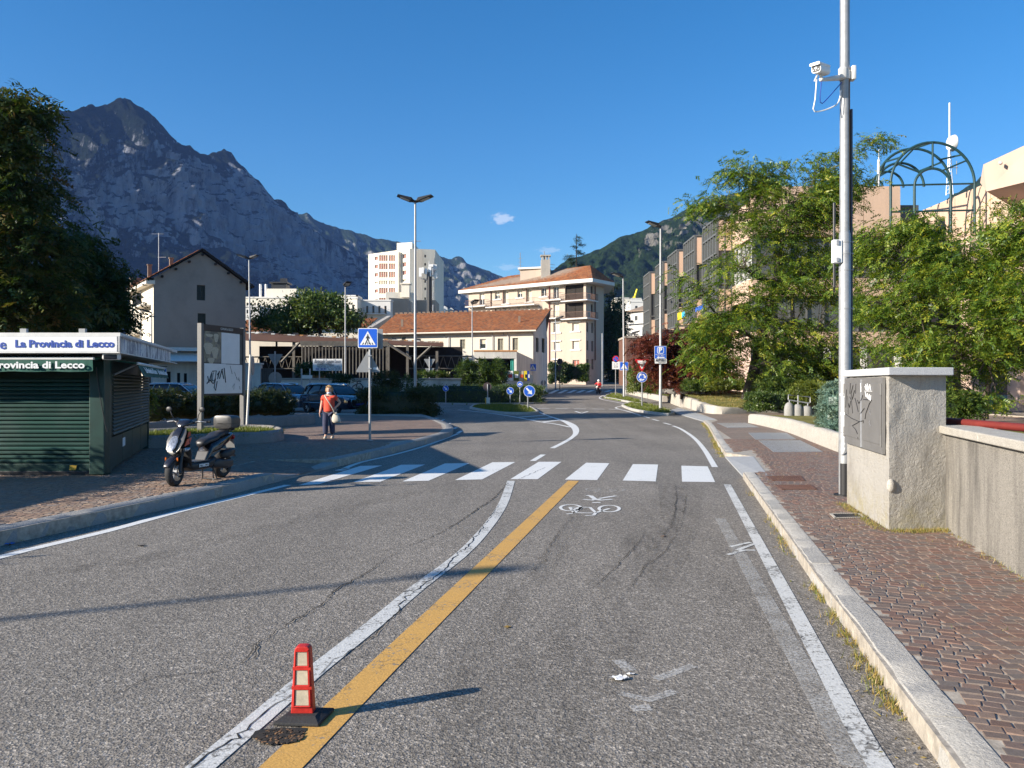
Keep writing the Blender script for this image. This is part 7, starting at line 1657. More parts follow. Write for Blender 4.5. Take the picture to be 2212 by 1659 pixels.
q = G(799,952,HL); Yc = q.y
cs = thing('crossing_sign', 'blue pedestrian crossing sign on a steel post beside the woman in red', 'road sign', q)
m = MB(); m.cyl(q, (q.x,q.y,P(0,712,Yc).z), 0.034, 12); m.cyl(q, q+Vector((0,0,0.015)), 0.09, 12); m.cyl((q.x,q.y,1.33),(q.x,q.y,1.36), 0.040, 12); m.build('post', M['galv'], cs, smooth=50)
o = P(795,730.5,Yc-0.03); ped_square(cs, Vector((o.x,Yc-0.03,o.z)), 42.5*Yc/FPX)
m = MB(); plate(m, Vector((q.x+0.07,Yc+0.12,o.z-0.01)), Xv, Zv, rrect(0.53,0.54,0.03), 0, 0.012); m.build('back_panel', M['sign_back'], cs)
o2 = P(*v('B',1018,995),Yc); m = MB(); plate(m, Vector((o2.x,Yc+0.06,o2.z)), Xv, Zv, tri(55*Yc/FPX), 0, 0.012); tb = m.build('triangle_back', M['sign_back'], cs)
m = MB(); plate(m, Vector((o2.x+0.20,Yc+0.046,o2.z-0.10)), Xv, Zv, rrect(0.12,0.06,0.005), 0, 0.003); m.build('sticker', M['white'], cs)
m = MB()
for dz in (0.25,-0.1): m.box((q.x,Yc+0.0,o2.z+dz), (0.10,0.09,0.03))
m.build('clamp', M['galv_dull'], cs)
# keep-right discs and the others round the roundabout
qq = G(*v('C',915,1538), 0.1); t = thing('keep_right_sign', 'largest blue keep-right disc at the tip of the grassy splitter island', 'road sign', qq, 0, 'keep right discs')
o = P(*v('C',928,1365), qq.y); rad = 57/2.765/1.64919*qq.y/FPX; m = MB(); m.cyl(qq, (qq.x,qq.y,o.z+rad*0.4), 0.045, 10); m.build('post', M['sign_back'], t); disc_sign(t, o, rad)
for cx_, cyy, r_, Y, face, lb in ((740,1362,36,60.0,'right','small blue keep-right disc in the roundabout hedge left of the largest one'),(105,1338,30,59.8,'right','blue keep-right disc at the left end of the roundabout hedge'),(836,1297,30,60.2,'split','blue disc with split white arrows above the right end of the roundabout hedge')):
    o = P(*v('C',cx_,cyy), Y); rad = r_/2.765/1.64919*Y/FPX; t = thing('keep_right_sign', lb, 'road sign', (o.x,Y,gz(Y)), 0, 'keep right discs'); m = MB(); m.cyl((o.x,Y,gz(Y)), (o.x,Y,o.z+rad*0.3), 0.04, 8); m.build('post', M['galv_dull'], t); disc_sign(t, o, rad, face)
qq = G(*v('C',518,1495), 0.1); o = P(*v('C',513,1322), qq.y); t = thing('round_sign', 'brown back of a round sign with a yellow base marker on the splitter island', 'road sign', qq); m = MB(); m.cyl(qq, (qq.x,qq.y,o.z+0.2), 0.04, 8); m.build('post', M['galv_dull'], t); back_disc(t, o, 0.31)
m = MB(); a_ = P(*v('C',512,1428), qq.y-0.15); m.rbox((qq.x,qq.y-0.12,(a_.z+qq.z)/2), (0.32,0.1,a_.z-qq.z), 0.02); mk = m.build('base_marker', M['white_dull'], t); m = MB(); m.rbox((qq.x-0.13,qq.y-0.175,(a_.z+qq.z)/2), (0.09,0.01,a_.z-qq.z-0.05), 0.004); m.build('yellow_stripe', M['yellow_post'], mk)
o = P(*v('C',1067,1283), 84); t = thing('round_sign', 'pale grey back of a round sign on the far verge by the warehouse corner', 'road sign', (o.x,84,gz(84))); m = MB(); m.cyl((o.x,84,gz(84)), (o.x,84,o.z+0.3), 0.05, 8); m.build('post', M['white_dull'], t); back_disc(t, o, 0.29, 'sign_back')
o = P(*v('C',1228,1073), 104); t = thing('round_sign', 'dark round sign back above a small square plate before the apartment hedge', 'road sign', (o.x,104,gz(104))); m = MB(); m.cyl((o.x,104,gz(104)), (o.x,104,o.z+0.3), 0.05, 8); m.build('post', M['dark_metal'], t); back_disc(t, o, 0.4); m = MB(); m.box((o.x,103.95,o.z-0.8), (0.5,0.03,0.5)); m.build('plate', M['sign_brown'], t)
o = P(*v('C',962,1130), 84); t = thing('crossing_sign', 'far blue crossing sign in front of the stained warehouse gable', 'road sign', (o.x-0.4,84,gz(84))); m = MB(); m.cyl((o.x-0.42,84,gz(84)), (o.x-0.42,84,o.z+0.4), 0.05, 8); m.build('post', M['dark_metal'], t); ped_square(t, o, 0.74)
o = P(*v('D',340,1118), 76); t = thing('crossing_sign', 'blue crossing sign half hidden behind the street lamp on the right', 'road sign', (o.x+0.2,76,gz(76))); m = MB(); m.cyl((o.x+0.2,76,gz(76)), (o.x+0.2,76,o.z), 0.05, 8); m.build('post', M['galv_dull'], t); ped_square(t, o, 0.82)
o = P(*v('A',1276,617), 61); t = thing('crossing_sign', 'small blue crossing sign on a dark post in front of the low annex', 'road sign', (o.x-0.8,61,gz(61))); m = MB(); m.cyl((o.x-0.8,61,gz(61)), (o.x-0.8,61,o.z+1.1), 0.07, 8); m.tube([(o.x-0.8,61,o.z+0.5),(o.x+0.4,61,o.z+0.5)], 0.03, 6); m.build('post', M['dark_metal'], t); ped_square(t, o, 0.72)
# no parking
qq = G(*v('C',1778,1408), 0.1); t = thing('no_parking_sign', 'red and blue no-parking disc over a white plate on the grassy kerb island', 'road sign', qq); Y = qq.y; m = MB(); o = P(*v('C',1780,1048), Y); m.cyl(qq, (qq.x,Y,o.z+0.1), 0.035, 8); m.build('post', M['galv'], t)
rad = 33/2.765/1.64919*Y/FPX; m = MB(); plate(m, o, Xv, Zv, circ(rad), 0.04, 0.008); d = m.build('sign_disc', M['sign_red'], t); m = MB(); plate(m, o, Xv, Zv, circ(rad*0.74), 0.049, 0.003); m.build('blue_face', M['blue_sign'], d); m = MB(); plate(m, o, Xv, Zv, bar2((-rad*.55,rad*.55),(rad*.55,-rad*.55),rad*.24), 0.053, 0.003); m.build('red_bar', M['sign_red'], d)
o = P(*v('C',1780,1110), Y); m = MB(); plate(m, o, Xv, Zv, rrect(0.56*Y/60,0.58*Y/60,0.02), 0.04, 0.008); d = m.build('plate', M['white'], t); text_part('0 - 24', 0.17, o + Vector((0,-0.052,0.13)), Xv, Zv, M['ink'], d, name='lettering'); m = MB(); plate(m, o, Xv, Zv, bar2((-.22,-.03),(.22,-.03),.025), 0.05, 0.003); plate(m, o, Xv, Zv, [(-.2,-.2),(.2,-.2),(.22,-.13),(.1,-.11),(.02,-.16),(-.12,-.12),(-.2,-.15)], 0.05, 0.003); m.build('tow_symbol', M['ink'], d)
# give way and roundabout
qq = G(*v('D',518,1523), 0.1); t = thing('give_way_sign', 'white and red give-way triangle above a blue roundabout disc on the island', 'road sign', qq); Y = qq.y; m = MB(); o = P(*v('D',515,1092), Y); m.cyl(qq, (qq.x,Y,o.z+0.2), 0.045, 8); m.build('post', M['sign_back'], t)
s = 146/2.765/1.64919*Y/FPX; m = MB(); plate(m, o, Xv, Zv, tri(s, False), 0.04, 0.008); d = m.build('triangle', M['sign_red'], t); m = MB(); plate(m, o, Xv, Zv, tri(s*0.68, False), 0.049, 0.003); m.build('white_face', M['white'], d)
o = P(*v('D',516,1226), Y); disc_sign(t, o, 52/2.765/1.64919*Y/FPX, 'round')
# backs of signs on the left
for px, Y, yt, yb, lb, m1 in ((287,50,915,1180,'back of a triangle and disc sign pair by the parked blue car','sign_back'),(1505,66,945,1050,'back of an inverted triangle sign above the wall by the shed','sign_back')):
    o = P(*v('B',px,yt+30), Y); t = thing('sign_back', lb, 'road sign', (o.x,Y,gz(Y))); m = MB(); m.cyl((o.x,Y,gz(Y)), (o.x,Y,o.z+0.45), 0.05, 8); m.build('post', M['galv_dull'], t)
    m = MB(); plate(m, Vector((o.x,Y+0.06,o.z)), Xv, Zv, tri(0.98, False), 0, 0.012); m.build('triangle_back', M[m1], t)
    if px < 1000:
        m = MB(); plate(m, Vector((o.x,Y+0.06,o.z-1.25)), Xv, Zv, circ(0.42), 0, 0.012); m.build('disc_back', M[m1], t)
    else:
        m = MB(); plate(m, Vector((o.x,Y+0.06,o.z-0.72)), Xv, Zv, tri(0.8, False), 0, 0.012); m.build('triangle_back', M[m1], t)
p0, p1 = P(533,921,24.9), P(541,766,24.9); t = thing('round_sign', 'round sign seen edge-on atop a leaning white post right of the notice board', 'road sign', (p0.x,24.9,HL+0.2)); m = MB(); m.tube([(p0.x,24.9,HL+0.15),(p1.x,24.9,p1.z)], 0.035, 10); m.build('post', M['white_dull'], t)
m = MB(); plate(m, Vector((p1.x+0.05,24.95,p1.z-0.34)), Vector((-0.16,0.98,0)), Zv, circ(0.30), 0.0, 0.016); m.build('sign_disc', M['sign_back'], t)
m = MB(); m.rbox((p0.x+0.05,24.9,HL+0.23), (0.5,0.4,0.09), 0.03); m.build('foot', M['rust'], t)

# --- street lamps
def lamp(label, px, Y, ytop, heads, r=0.085, ybase=None, dark=False, x_base=None, group='street lamps'):
    t0 = P(px, ytop, Y); xb = P(x_base or px, 800, Y).x; z0 = gz(Y) + (0.1 if ybase else 0)
    t = thing('street_lamp', label, 'street lamp', (xb, Y, z0), 0, group); m = MB(); m.tube([(xb,Y,z0-0.1),(xb,Y,z0+1.2),(xb,Y,z0+1.25),(t0.x,Y,t0.z)], [r,r,r*0.86,r*0.55], 12); m.build('pole', M['galv' if not dark else 'galv_dull'], t, smooth=40)
    m = MB(); m.cyl((xb,Y,z0-0.02),(xb,Y,z0+0.12), r*1.25, 12); m.build('base_collar', M['dark_metal'], t)
    for sx, sy, L in heads:
        d = Vector((sx, sy, 0)).normalized(); u = (d*0.93 + Zv*0.30).normalized(); sd_ = d.cross(Zv).normalized(); b = t0 + Zv*0.02; w = L*0.30
        m = MB(); a0 = b + u*L*0.16; a1 = b + u*L
        for c_, ww, hh in ((b, w*0.25, L*0.07), (a0, w*0.42, L*0.09), (a0+u*L*0.12, w*0.95, L*0.12), (a1, w*0.8, L*0.035)):
            nrm = u.cross(sd_).normalized(); nrm = nrm if nrm.z > 0 else -nrm
            m.v += [c_ + sd_*ww - nrm*hh*0.3, c_ - sd_*ww - nrm*hh*0.3, c_ - sd_*ww + nrm*hh, c_ + sd_*ww + nrm*hh]
        for i in range(3):
            for k in range(4): m.f.append((i*4+k, i*4+(k+1) % 4, (i+1)*4+(k+1) % 4, (i+1)*4+k))
        m.f += [(3,2,1,0),(12,13,14,15)]; hd = m.build('lamp_head', M['dark_metal'], t, smooth=30)
        nrm = u.cross(sd_).normalized(); nrm = nrm if nrm.z > 0 else -nrm
        m = MB(); m.para(a0 + u*L*0.16 + sd_*w*0.6 - nrm*L*0.045, -sd_*w*1.2, u*L*0.5, -nrm*0.01); m.build('lens', M['white_dull'], hd)
    return t
lamp('tallest double-headed street lamp standing before the tower block', 897, 44.5, 438, ((-1,-0.25,1.05),(1,-0.2,1.05)), 0.10)
lamp('double-headed street lamp beside the gabled house and notice board', 538, 60, 560, ((-1,-0.3,0.95),(1,-0.3,0.8)), 0.09, x_base=541)
lamp('single-headed street lamp rising in front of the lumber shed slats', 746, 66, 620, ((0.5,-0.9,1.0),), 0.085)
qq = G(*v('D',703,1550), 0.1); lamp('tall street lamp carrying the blue parking sign', 1427, qq.y, 492, ((-1,-0.3,0.95),), 0.10, True, x_base=1427)
YP, XP = qq.y, qq.x
qq = G(*v('D',350,1430), 0.1); lamp('street lamp on the far grassy kerb island behind the no-parking sign', 1346, qq.y, 600, ((-1,-0.3,1.2),), 0.11, True, x_base=1348)
lamp('slender street lamp in front of the warehouse roof', 1020, 75, 658, ((0.5,-0.9,1.1),), 0.08, dark=True)
lamp('slim shaded street lamp before the apartment house corner', 1200, 104, 690, ((0.8,-0.5,1.2),), 0.09, dark=True)
lamp('small street lamp rising over the low annex beside the grey gable', 328, 58, 677, ((-1,-0.3,0.9),), 0.07, dark=True)
lamp('distant street lamp in front of the white houses at the street end', 1363, 122, 722, ((0.9,-0.4,1.5),), 0.09, dark=True)
lamp('double-headed street lamp left of the view whose shadow crosses the road', 1106-20.3*FPX/2.2, 2.2, 829.5-6.6*FPX/2.2, ((-1,-0.3,0.5),(1,0.3,0.5)), 0.08).location = (-20.0,-1.5,0)
tag(MB().cyl((P(1301,790,118).x,118,gz(118)), P(1301,720,118), 0.09, 8).build('bare_pole', M['galv_dull']), 'bare thin pole against the dark trees right of the apartment house', 'pole')
# parking sign hung on the tall lamp
t = thing('parking_sign', 'blue parking sign with white plate below it on the tall lamp pole', 'road sign', (XP, YP, P(0,v('D',0,1092)[1],YP).z)); Ys = YP-0.13
def drect(x0, y0, x1, y1): a_, b_ = P(*v('D',x0,y0),Ys), P(*v('D',x1,y1),Ys); return (a_+b_)/2, abs(b_.x-a_.x), abs(a_.z-b_.z)
o, w, h = drect(640,920,757,1046); m = MB(); plate(m, o, Xv, Zv, rrect(w,h,0.03), 0, 0.012); d = m.build('blue_panel', M['white'], t); m = MB(); plate(m, o, Xv, Zv, rrect(w*0.95,h*0.95,0.03), 0.013, 0.003); m.build('blue_face', M['blue_sign'], d)
o2, w2, h2 = drect(665,930,733,995); m = MB(); plate(m, o2, Xv, Zv, rrect(w2,h2,0.1), 0.017, 0.003); m.build('white_square', M['white'], d); m = MB(); plate(m, o2, Xv, Zv, rrect(w2*0.82,h2*0.82,0.07), 0.021, 0.003); m.build('blue_square', M['blue_sign'], d)
text_part('P', h2*1.0, o2 + Vector((0,-0.027,0)), Xv, Zv, M['white'], d, bold=0.02)
for tx_, yy, sz in (('PARCHEGGIO AUTO',1005,0.085),('7.00 - 20.00',1017,0.085)): q = P(*v('D',698,yy),Ys); text_part(tx_, sz, q + Vector((0,-0.02,0)), Xv, Zv, M['white'], d, width=w*(0.8 if yy < 1010 else 0.5))
q = P(*v('D',700,1033),Ys); m = MB(); plate(m, q, Xv, Zv, [(-w*.33,0),(-w*.15,.07),(-w*.15,.03),(w*.33,.03),(w*.33,-.03),(-w*.15,-.03),(-w*.15,-.07)], 0.02, 0.003); m.build('arrow', M['white'], d)
o, w, h = drect(643,1047,760,1092); m = MB(); plate(m, o, Xv, Zv, rrect(w,h,0.02), 0, 0.012); d = m.build('white_panel', M['white'], t); text_part('AUTOSILO', 0.21, o + Vector((0,-0.02,h*0.17)), Xv, Zv, M['ink'], d, width=w*0.86, bold=0.006); text_part('Supermercato', 0.09, o + Vector((w*0.1,-0.02,-h*0.27)), Xv, Zv, M['ink'], d, width=w*0.62)

# --- lumber merchant's board
Yb = 61.2; a_, b_ = P(*v('B',586,948),Yb), P(*v('B',816,1041),Yb); o = (a_+b_)/2; w, h = b_.x-a_.x, a_.z-b_.z
t = thing('merchant_board', 'white lumber merchant board with lettering on two posts above the white wall', 'signboard', (o.x,Yb,gz(Yb)+1.9)); m = MB(); plate(m, o, Xv, Zv, rrect(w,h,0.02), 0, 0.03); d = m.build('panel', M['white'], t)
for x in (-0.28, 0.28): m = MB(); m.cyl((o.x+w*x,Yb+0.02,gz(Yb)+1.7), (o.x+w*x,Yb+0.02,b_.z+0.02), 0.05, 8); m.build('post', M['galv'], t)
of = Vector((0,-0.04,0))
text_part('Bartesaghi Legnami Lecco', 0.42, o+of+Zv*h*0.29, Xv, Zv, M['ink_grey'], d, width=w*0.9, shear=0.35, bold=0.006)
for s_, zz, ww, xo in (('LEGNAMI in GENERE',0.08,0.50,-0.10),('COMPENSATI e PERLINE',-0.05,0.58,-0.06),('TRAVATURA per TETTI con POSA',-0.19,0.80,0.05)): text_part(s_, 0.25, o+of+Zv*h*zz+Xv*w*xo, Xv, Zv, M['ink_grey'], d, width=w*ww)
text_part('0341 282.091', 0.25, o+of-Zv*h*0.38-Xv*w*0.22, Xv, Zv, M['ink_blue'], d, width=w*0.36, bold=0.006); text_part('Fax 0341 283.092', 0.25, o+of-Zv*h*0.38+Xv*w*0.24, Xv, Zv, M['ink_grey'], d, width=w*0.42)
Yw = 61.98; m = MB(); f = lambda x, y: Vector((*P(*v('B',x,y),Yw).xy, P(*v('B',x,y),Yw).z))
for pl in ([(892,1195),(900,1165),(925,1150)],[(930,1140),(945,1122),(965,1128)],[(935,1180),(930,1150),(955,1140),(975,1160),(970,1195)],[(940,1200),(960,1180),(968,1205)]): m.tube(spline([f(*p) for p in pl], 0.1), 0.035, 4)
m.build('graffiti', M['ink'], wallt)
x0 = P(*v('B',497,1100),58).x; x1 = P(*v('B',562,1100),58).x; t = thing('barrier_posts', 'pair of slim posts holding a small white plate by the yard wall', 'sign', (x0,58,gz(58)))
for x in (x0, x1): m = MB(); m.cyl((x,58,gz(58)), (x,58,P(0,v('B',0,1025)[1],58).z), 0.06, 8); m.build('post', M['galv_dull'], t)
a_, b_ = P(*v('B',500,1076),57.9), P(*v('B',580,1103),57.9); m = MB(); m.box(((a_.x+b_.x)/2,57.9,(a_.z+b_.z)/2), (b_.x-a_.x,0.04,a_.z-b_.z)); m.build('plate', M['white_dull'], t)

# --- camera pole on the right
YQ = 11.35; xq = P(1825,600,YQ).x; cp = thing('camera_pole', 'galvanised steel pole with a black foot rising past the stuccoed cabinet', 'pole', (xq,YQ,HR))
z1 = P(0,503,YQ).z; m = MB(); m.tube([(xq,YQ,HR-0.05),(xq,YQ,z1-0.02),(xq,YQ,z1+0.02)], [0.083,0.079,0.068], 20); m.build('lower_tube', M['galv'], cp, smooth=40)
m = MB(); m.tube([(xq,YQ,z1),(xq,YQ,9.6)], [0.070,0.062], 20); m.build('upper_tube', M['galv'], cp, smooth=40)
m = MB(); m.cyl((xq+0.005,YQ-0.002,HR-0.02),(xq+0.005,YQ-0.002,HR+0.46), 0.087, 20); m.cyl((xq,YQ,HR-0.01),(xq,YQ,HR+0.02), 0.15, 20); m.build('foot_sleeve', M['black'], cp, smooth=40)
m = MB(); m.rbox((xq+0.085,YQ-0.01,2.9), (0.03,0.05,5.4), 0.006); m.build('cable_duct', M['duct'], cp)
m = MB()
for k in range(7):
    a0, a1 = radians(-62+6*k), radians(-56+6*k); R_ = 0.0805
    zt_ = P(0,170,YQ).z; m.quad(*(Vector((xq+R_*0.93*cos(a)*0.93, YQ+R_*0.93*sin(a)*0.93, z)) for a, z in ((a0,z1+0.03),(a1,z1+0.03),(a1,zt_),(a0,zt_))))
m.build('rust_streak', M['rust'], cp, smooth=60)
for yy in (550,525,585,668): z_ = P(0,yy,YQ).z; m = MB(); m.cyl((xq,YQ,z_),(xq,YQ,z_+0.018), 0.0845, 20); m.tube([(xq+0.08,YQ-0.04,z_+0.009),(xq+0.11,YQ-0.03,z_+0.009)], 0.01, 5); m.build('band', M['galv'], cp)
m = MB()
for k in range(26): z_ = random.uniform(0.9,2.4); a = random.uniform(-2.6,-1.2); 
for z_, a, s_ in ((1.55,-2.5,.05),(1.52,-1.9,.03),(1.28,-2.3,.06),(1.24,-1.7,.04),(1.75,-2.4,.035),(0.95,-2.2,.04)): c_ = Vector((xq+0.0855*cos(a),YQ+0.0855*sin(a),z_)); r_ = Vector((-sin(a),cos(a),0)); plate(m, c_, r_, Zv, rrect(s_,s_*0.6,s_*0.1), 0.0, 0.002)
m.build('sticker', M['white'], cp)
m = MB(); m.tube(spline([(xq-0.075,YQ-0.05,1.02),(xq-0.05,YQ-0.10,0.98),(xq-0.045,YQ-0.105,0.75),(xq-0.07,YQ-0.06,0.70)], 0.04), 0.008, 6); m.build('cable_loop', M['galv_dull'], cp)
a_ = P(1806,543,YQ-0.05); m = MB(); m.rbox((a_.x+0.02,YQ-0.03,a_.z), (0.13,0.09,0.33), 0.012); m.build('white_box', M['white'], cp)
m = MB(); m.rbox((a_.x+0.01,YQ-0.085,a_.z+0.12), (0.04,0.012,0.07), 0.004); m.rbox((a_.x+0.01,YQ-0.085,a_.z-0.12), (0.04,0.012,0.05), 0.004); m.build('box_slot', M['galv_dull'], cp)
m = MB(); p0, p1 = P(1802,446,YQ+0.35), P(1802,627,YQ+0.35); m.rbox((p0.x,YQ+0.35,(p0.z+p1.z)/2), (0.035,0.6,p0.z-p1.z), 0.012, -atan2(p0.x, YQ+0.35)); m.build('side_panel', M['dark_metal'], cp)
# the surveillance camera hangs on the pole
cam_q = P(1772,150,YQ-0.25); sc_ = thing('surveillance_camera', 'white surveillance camera on a bracket arm near the top of the pole', 'camera', cam_q)
fw = Vector((-0.74,-0.66,-0.10)).normalized(); rt = fw.cross(Zv).normalized(); up = rt.cross(fw)
def fr(pts_, dep, o, off=0.0): return [o + rt*x + up*y + fw*off for x, y in pts_]
m = MB(); shape = rrect(0.135,0.125,0.038)
m.prism(fr(shape, 0, cam_q, -0.15), fw*0.27); m.build('housing', M['white'], sc_, smooth=40)
m = MB(); m.prism(fr(rrect(0.15,0.04,0.018), 0, cam_q + up*0.050, -0.15), fw*0.31); m.build('sun_shield', M['white'], sc_, smooth=40)
m = MB(); m.prism(fr(rrect(0.108,0.094,0.025), 0, cam_q - up*0.002, 0.121), fw*0.006); fc = m.build('front_glass', M['black'], sc_)
m = MB()
for x, y, r_ in ((-.04,.03,.013),(.04,.03,.013),(-.045,-.03,.012),(.045,-.03,.012),(0,-.04,.010),(0,0.0,.024)): m.prism(fr(circ(r_*0.8,12,(x*0.8,y*0.8)), 0, cam_q, 0.128), fw*0.004)
m.build('lens_ring', M['galv_dull'], fc)
zA = P(0,165,YQ).z; m = MB(); j = cam_q - up*0.13 - fw*0.02; m.tube([(xq-0.04,YQ-0.02,zA-0.02),(j.x+0.02,j.y+0.05,j.z+0.01)], [0.045,0.022], 10); m.ball(j, 0.035, 10, 8); m.cyl(j, cam_q - up*0.07, 0.02, 8); m.cyl(j + rt*0.1, cam_q + rt*0.05 - up*0.07, 0.014, 8); m.build('bracket_arm', M['white_dull'], sc_, smooth=50)
m = MB(); m.rbox((xq-0.06,YQ-0.06,zA+0.02), (0.09,0.10,0.16), 0.015); m.rbox((xq+0.10,YQ-0.03,zA+0.03), (0.06,0.12,0.20), 0.015); m.cyl((xq,YQ,zA-0.05),(xq,YQ,zA+0.07), 0.078, 16); m.build('clamp', M['white_dull'], sc_, smooth=40)
m = MB(); m.tube(spline([j-Zv*0.03, j+Vector((-0.02,0,-0.25)), j+Vector((0.03,0.05,-0.32)), (xq-0.15,YQ-0.05,zA-0.2),(xq-0.06,YQ-0.05,zA-0.10)], 0.05), 0.007, 6); m.build('blue_cable', M['ink_blue'], sc_)
m = MB(); m.tube(spline([j+rt*0.07+Zv*0.02, j+rt*0.08+Vector((-0.01,0,-0.25)), j+rt*0.12+Vector((0.02,0,-0.42)), (xq-0.14,YQ-0.05,zA-0.42),(xq-0.075,YQ-0.05,zA-0.22)], 0.05), 0.010, 6); m.build('white_cable', M['white'], sc_)

# --- stuccoed meter cabinet
cA, cB, cD = Vector((4.08,8.64,0)), Vector((4.43,10.56,0)), Vector((4.76,8.76,0)); cE = cB + (cD-cA)
cab = thing('meter_cabinet', 'stuccoed meter cabinet with grey metal doors and a granite top beside the pole', 'cabinet', (4.3,9.6,HR))
ctop = 1.79
def subdiv_wall(mb, a, b, z0, z1, n, k, am):
    for i in range(n+1):
        for j in range(k+1):
            p = a.lerp(b, i/n); z = z0+(z1-z0)*j/k; e = am if 0 < i < n else 0; nn = Vector(((b-a).y, -(b-a).x, 0)).normalized()
            mb.v.append(Vector((p.x,p.y,z)) + nn*(mnoise.fractal(Vector((p.x*5,p.y*5,z*5)), 0.8, 2.0, 4)*e))
mb = MB(); 
for a, b in ((cB, cA), (cA, cD), (cD, cE), (cE, cB)):
    base = len(mb.v); n, k = 26, 30; subdiv_wall(mb, a, b, HR-0.03, ctop, n, k, 0.010)
    for i in range(n):
        for j in range(k): q0 = base+i*(k+1)+j; mb.f.append((q0, q0+k+1, q0+k+2, q0+1))
mb.build('stucco_body', M['stucco'], cab, smooth=60)
ctr = (cA+cB+cD+cE)/4
m = MB(); cp_ = [ctr + (p-ctr)*1.0 + (p-ctr).normalized()*0.12 for p in (cA,cD,cE,cB)]; m.prism([Vector((p.x,p.y,ctop+0.004)) for p in cp_], (0,0,0.085)); m.build('granite_top', M['granite_cap'], cab, bevel=0.008)
du = (cA-cB).normalized(); dn2 = du.cross(Zv); LB = (cA-cB).length
def dpt_(s, z, off=0.0): return cB + du*s + Zv*z + dn2*off
m = MB(); z0_, z1_ = 0.93, 1.775; m.para(dpt_(0.06,z0_,0.012), du*(LB-0.16), dn2*0.03, Zv*(z1_-z0_)); dr = m.build('door_frame', M['grey_metal'], cab)
hw_ = (LB-0.16)/2
for k in range(2):
    m = MB(); m.para(dpt_(0.06+0.04+k*(hw_),z0_+0.10,0.044), du*(hw_-0.07), dn2*0.008, Zv*(z1_-z0_-0.17)); m.build('door', M['grey_metal'], cab, bevel=0.003)
m = MB(); m.para(dpt_(0.06+hw_-0.012,z0_+0.01,0.043), du*0.03, dn2*0.014, Zv*(z1_-z0_-0.03)); m.build('door_seam', M['galv_dull'], cab)
for s_, zz in ((LB-0.13,z1_-0.2),(LB-0.13,z0_+0.08),(0.075,z1_-0.2),(0.075,z0_+0.08)): m = MB(); m.tube([dpt_(s_,zz,0.05), dpt_(s_,zz+0.13,0.05)], 0.012, 6); m.build('hinge', M['grey_metal'], cab)
def cd(x, y, off=0.056):
    s_, z_ = on_wall(cB, cA, *v('R', x, y)); return dpt_(s_, z_, off)
def graff(pl, w, mt):
    m = MB(); m.tube([cd(*p) for p in pl], w, 4); m.build('graffiti', M[mt], cab)
for pl in ([(108,470),(100,690)],[(120,545),(130,770)],[(150,560),(170,600),(185,760)],[(158,390),(150,520)],[(190,420),(165,520),(180,590),(210,480)],[(225,400),(222,520)],[(215,575),(235,650),(255,740)],[(245,600),(262,640),(300,580),(310,540)],[(320,590),(420,600),(395,640),(350,760),(340,830)],[(100,770),(170,820),(265,860),(320,850),(318,880)],[(265,865),(180,910),(225,960),(245,1010)],[(130,640),(145,690),(160,610)],[(275,770),(330,700)],[(248,1045),(250,1075)]):
    graff(pl, 0.0042, 'ink')
for pl in ([(340,430),(352,470),(350,410),(368,480),(370,400),(390,480),(400,410),(412,480)],[(335,490),(425,492)],[(345,500),(355,560),(370,520),(385,580),(395,530),(410,610),(415,540)],[(350,545),(400,600)]): graff(pl, 0.005, 'white')
graff([(287,395),(290,500)], 0.006, 'white')
graff([(395,720),(405,770),(390,740)], 0.004, 'ink_grey'); graff([(398,850),(410,910),(395,880)], 0.004, 'ink_grey')
m = MB(); m.ball((4.10,8.645,0.60), (0.045,0.03,0.075), 10, 8); m.build('plaster_lump', M['concrete'], cab, smooth=60)
# --- streaked concrete wall with coping, and the red rail behind it
wd = Vector((-0.25,-0.968,0)); wo = Vector((4.785,8.87,0)); wn_ = Vector((-0.968,0.25,0))
cw = thing('concrete_wall', 'streaked concrete parapet wall with coping running out of view on the right', 'wall', (4.5,7.5,HR))
m = MB(); m.para(wo + Vector((0,0,HR-0.05)), wd*9.0, -wn_*0.22, (0,0,1.09)); m.build('wall', M['concrete_wall'], cw)
for k in range(6):
    m = MB(); m.para(wo + wd*(k*1.52-0.04+0.004) + wn_*0.07 + Vector((0,0,HR+1.045)), wd*(1.512), -wn_*0.38, (0,0,0.085)); m.build('coping_stone', M['cap_stone'], cw, bevel=0.012)
m = MB(); m.tube([(4.97,9.25,1.275),(5.13,8.0,1.262),(5.45,6.0,1.26),(5.9,3.0,1.26)], 0.042, 12)
rr_ = thing('red_rail', 'red painted tubular rail behind the concrete wall', 'railing', (5.1,8.2,0.06)); m.build('tube', M['red_rail'], rr_, smooth=60)
for x, y in ((5.08,8.35),(5.33,6.8),(5.7,4.2)): m = MB(); m.cyl((x,y,0.0),(x,y,1.24), 0.035, 8); m.build('post', M['red_rail'], rr_)

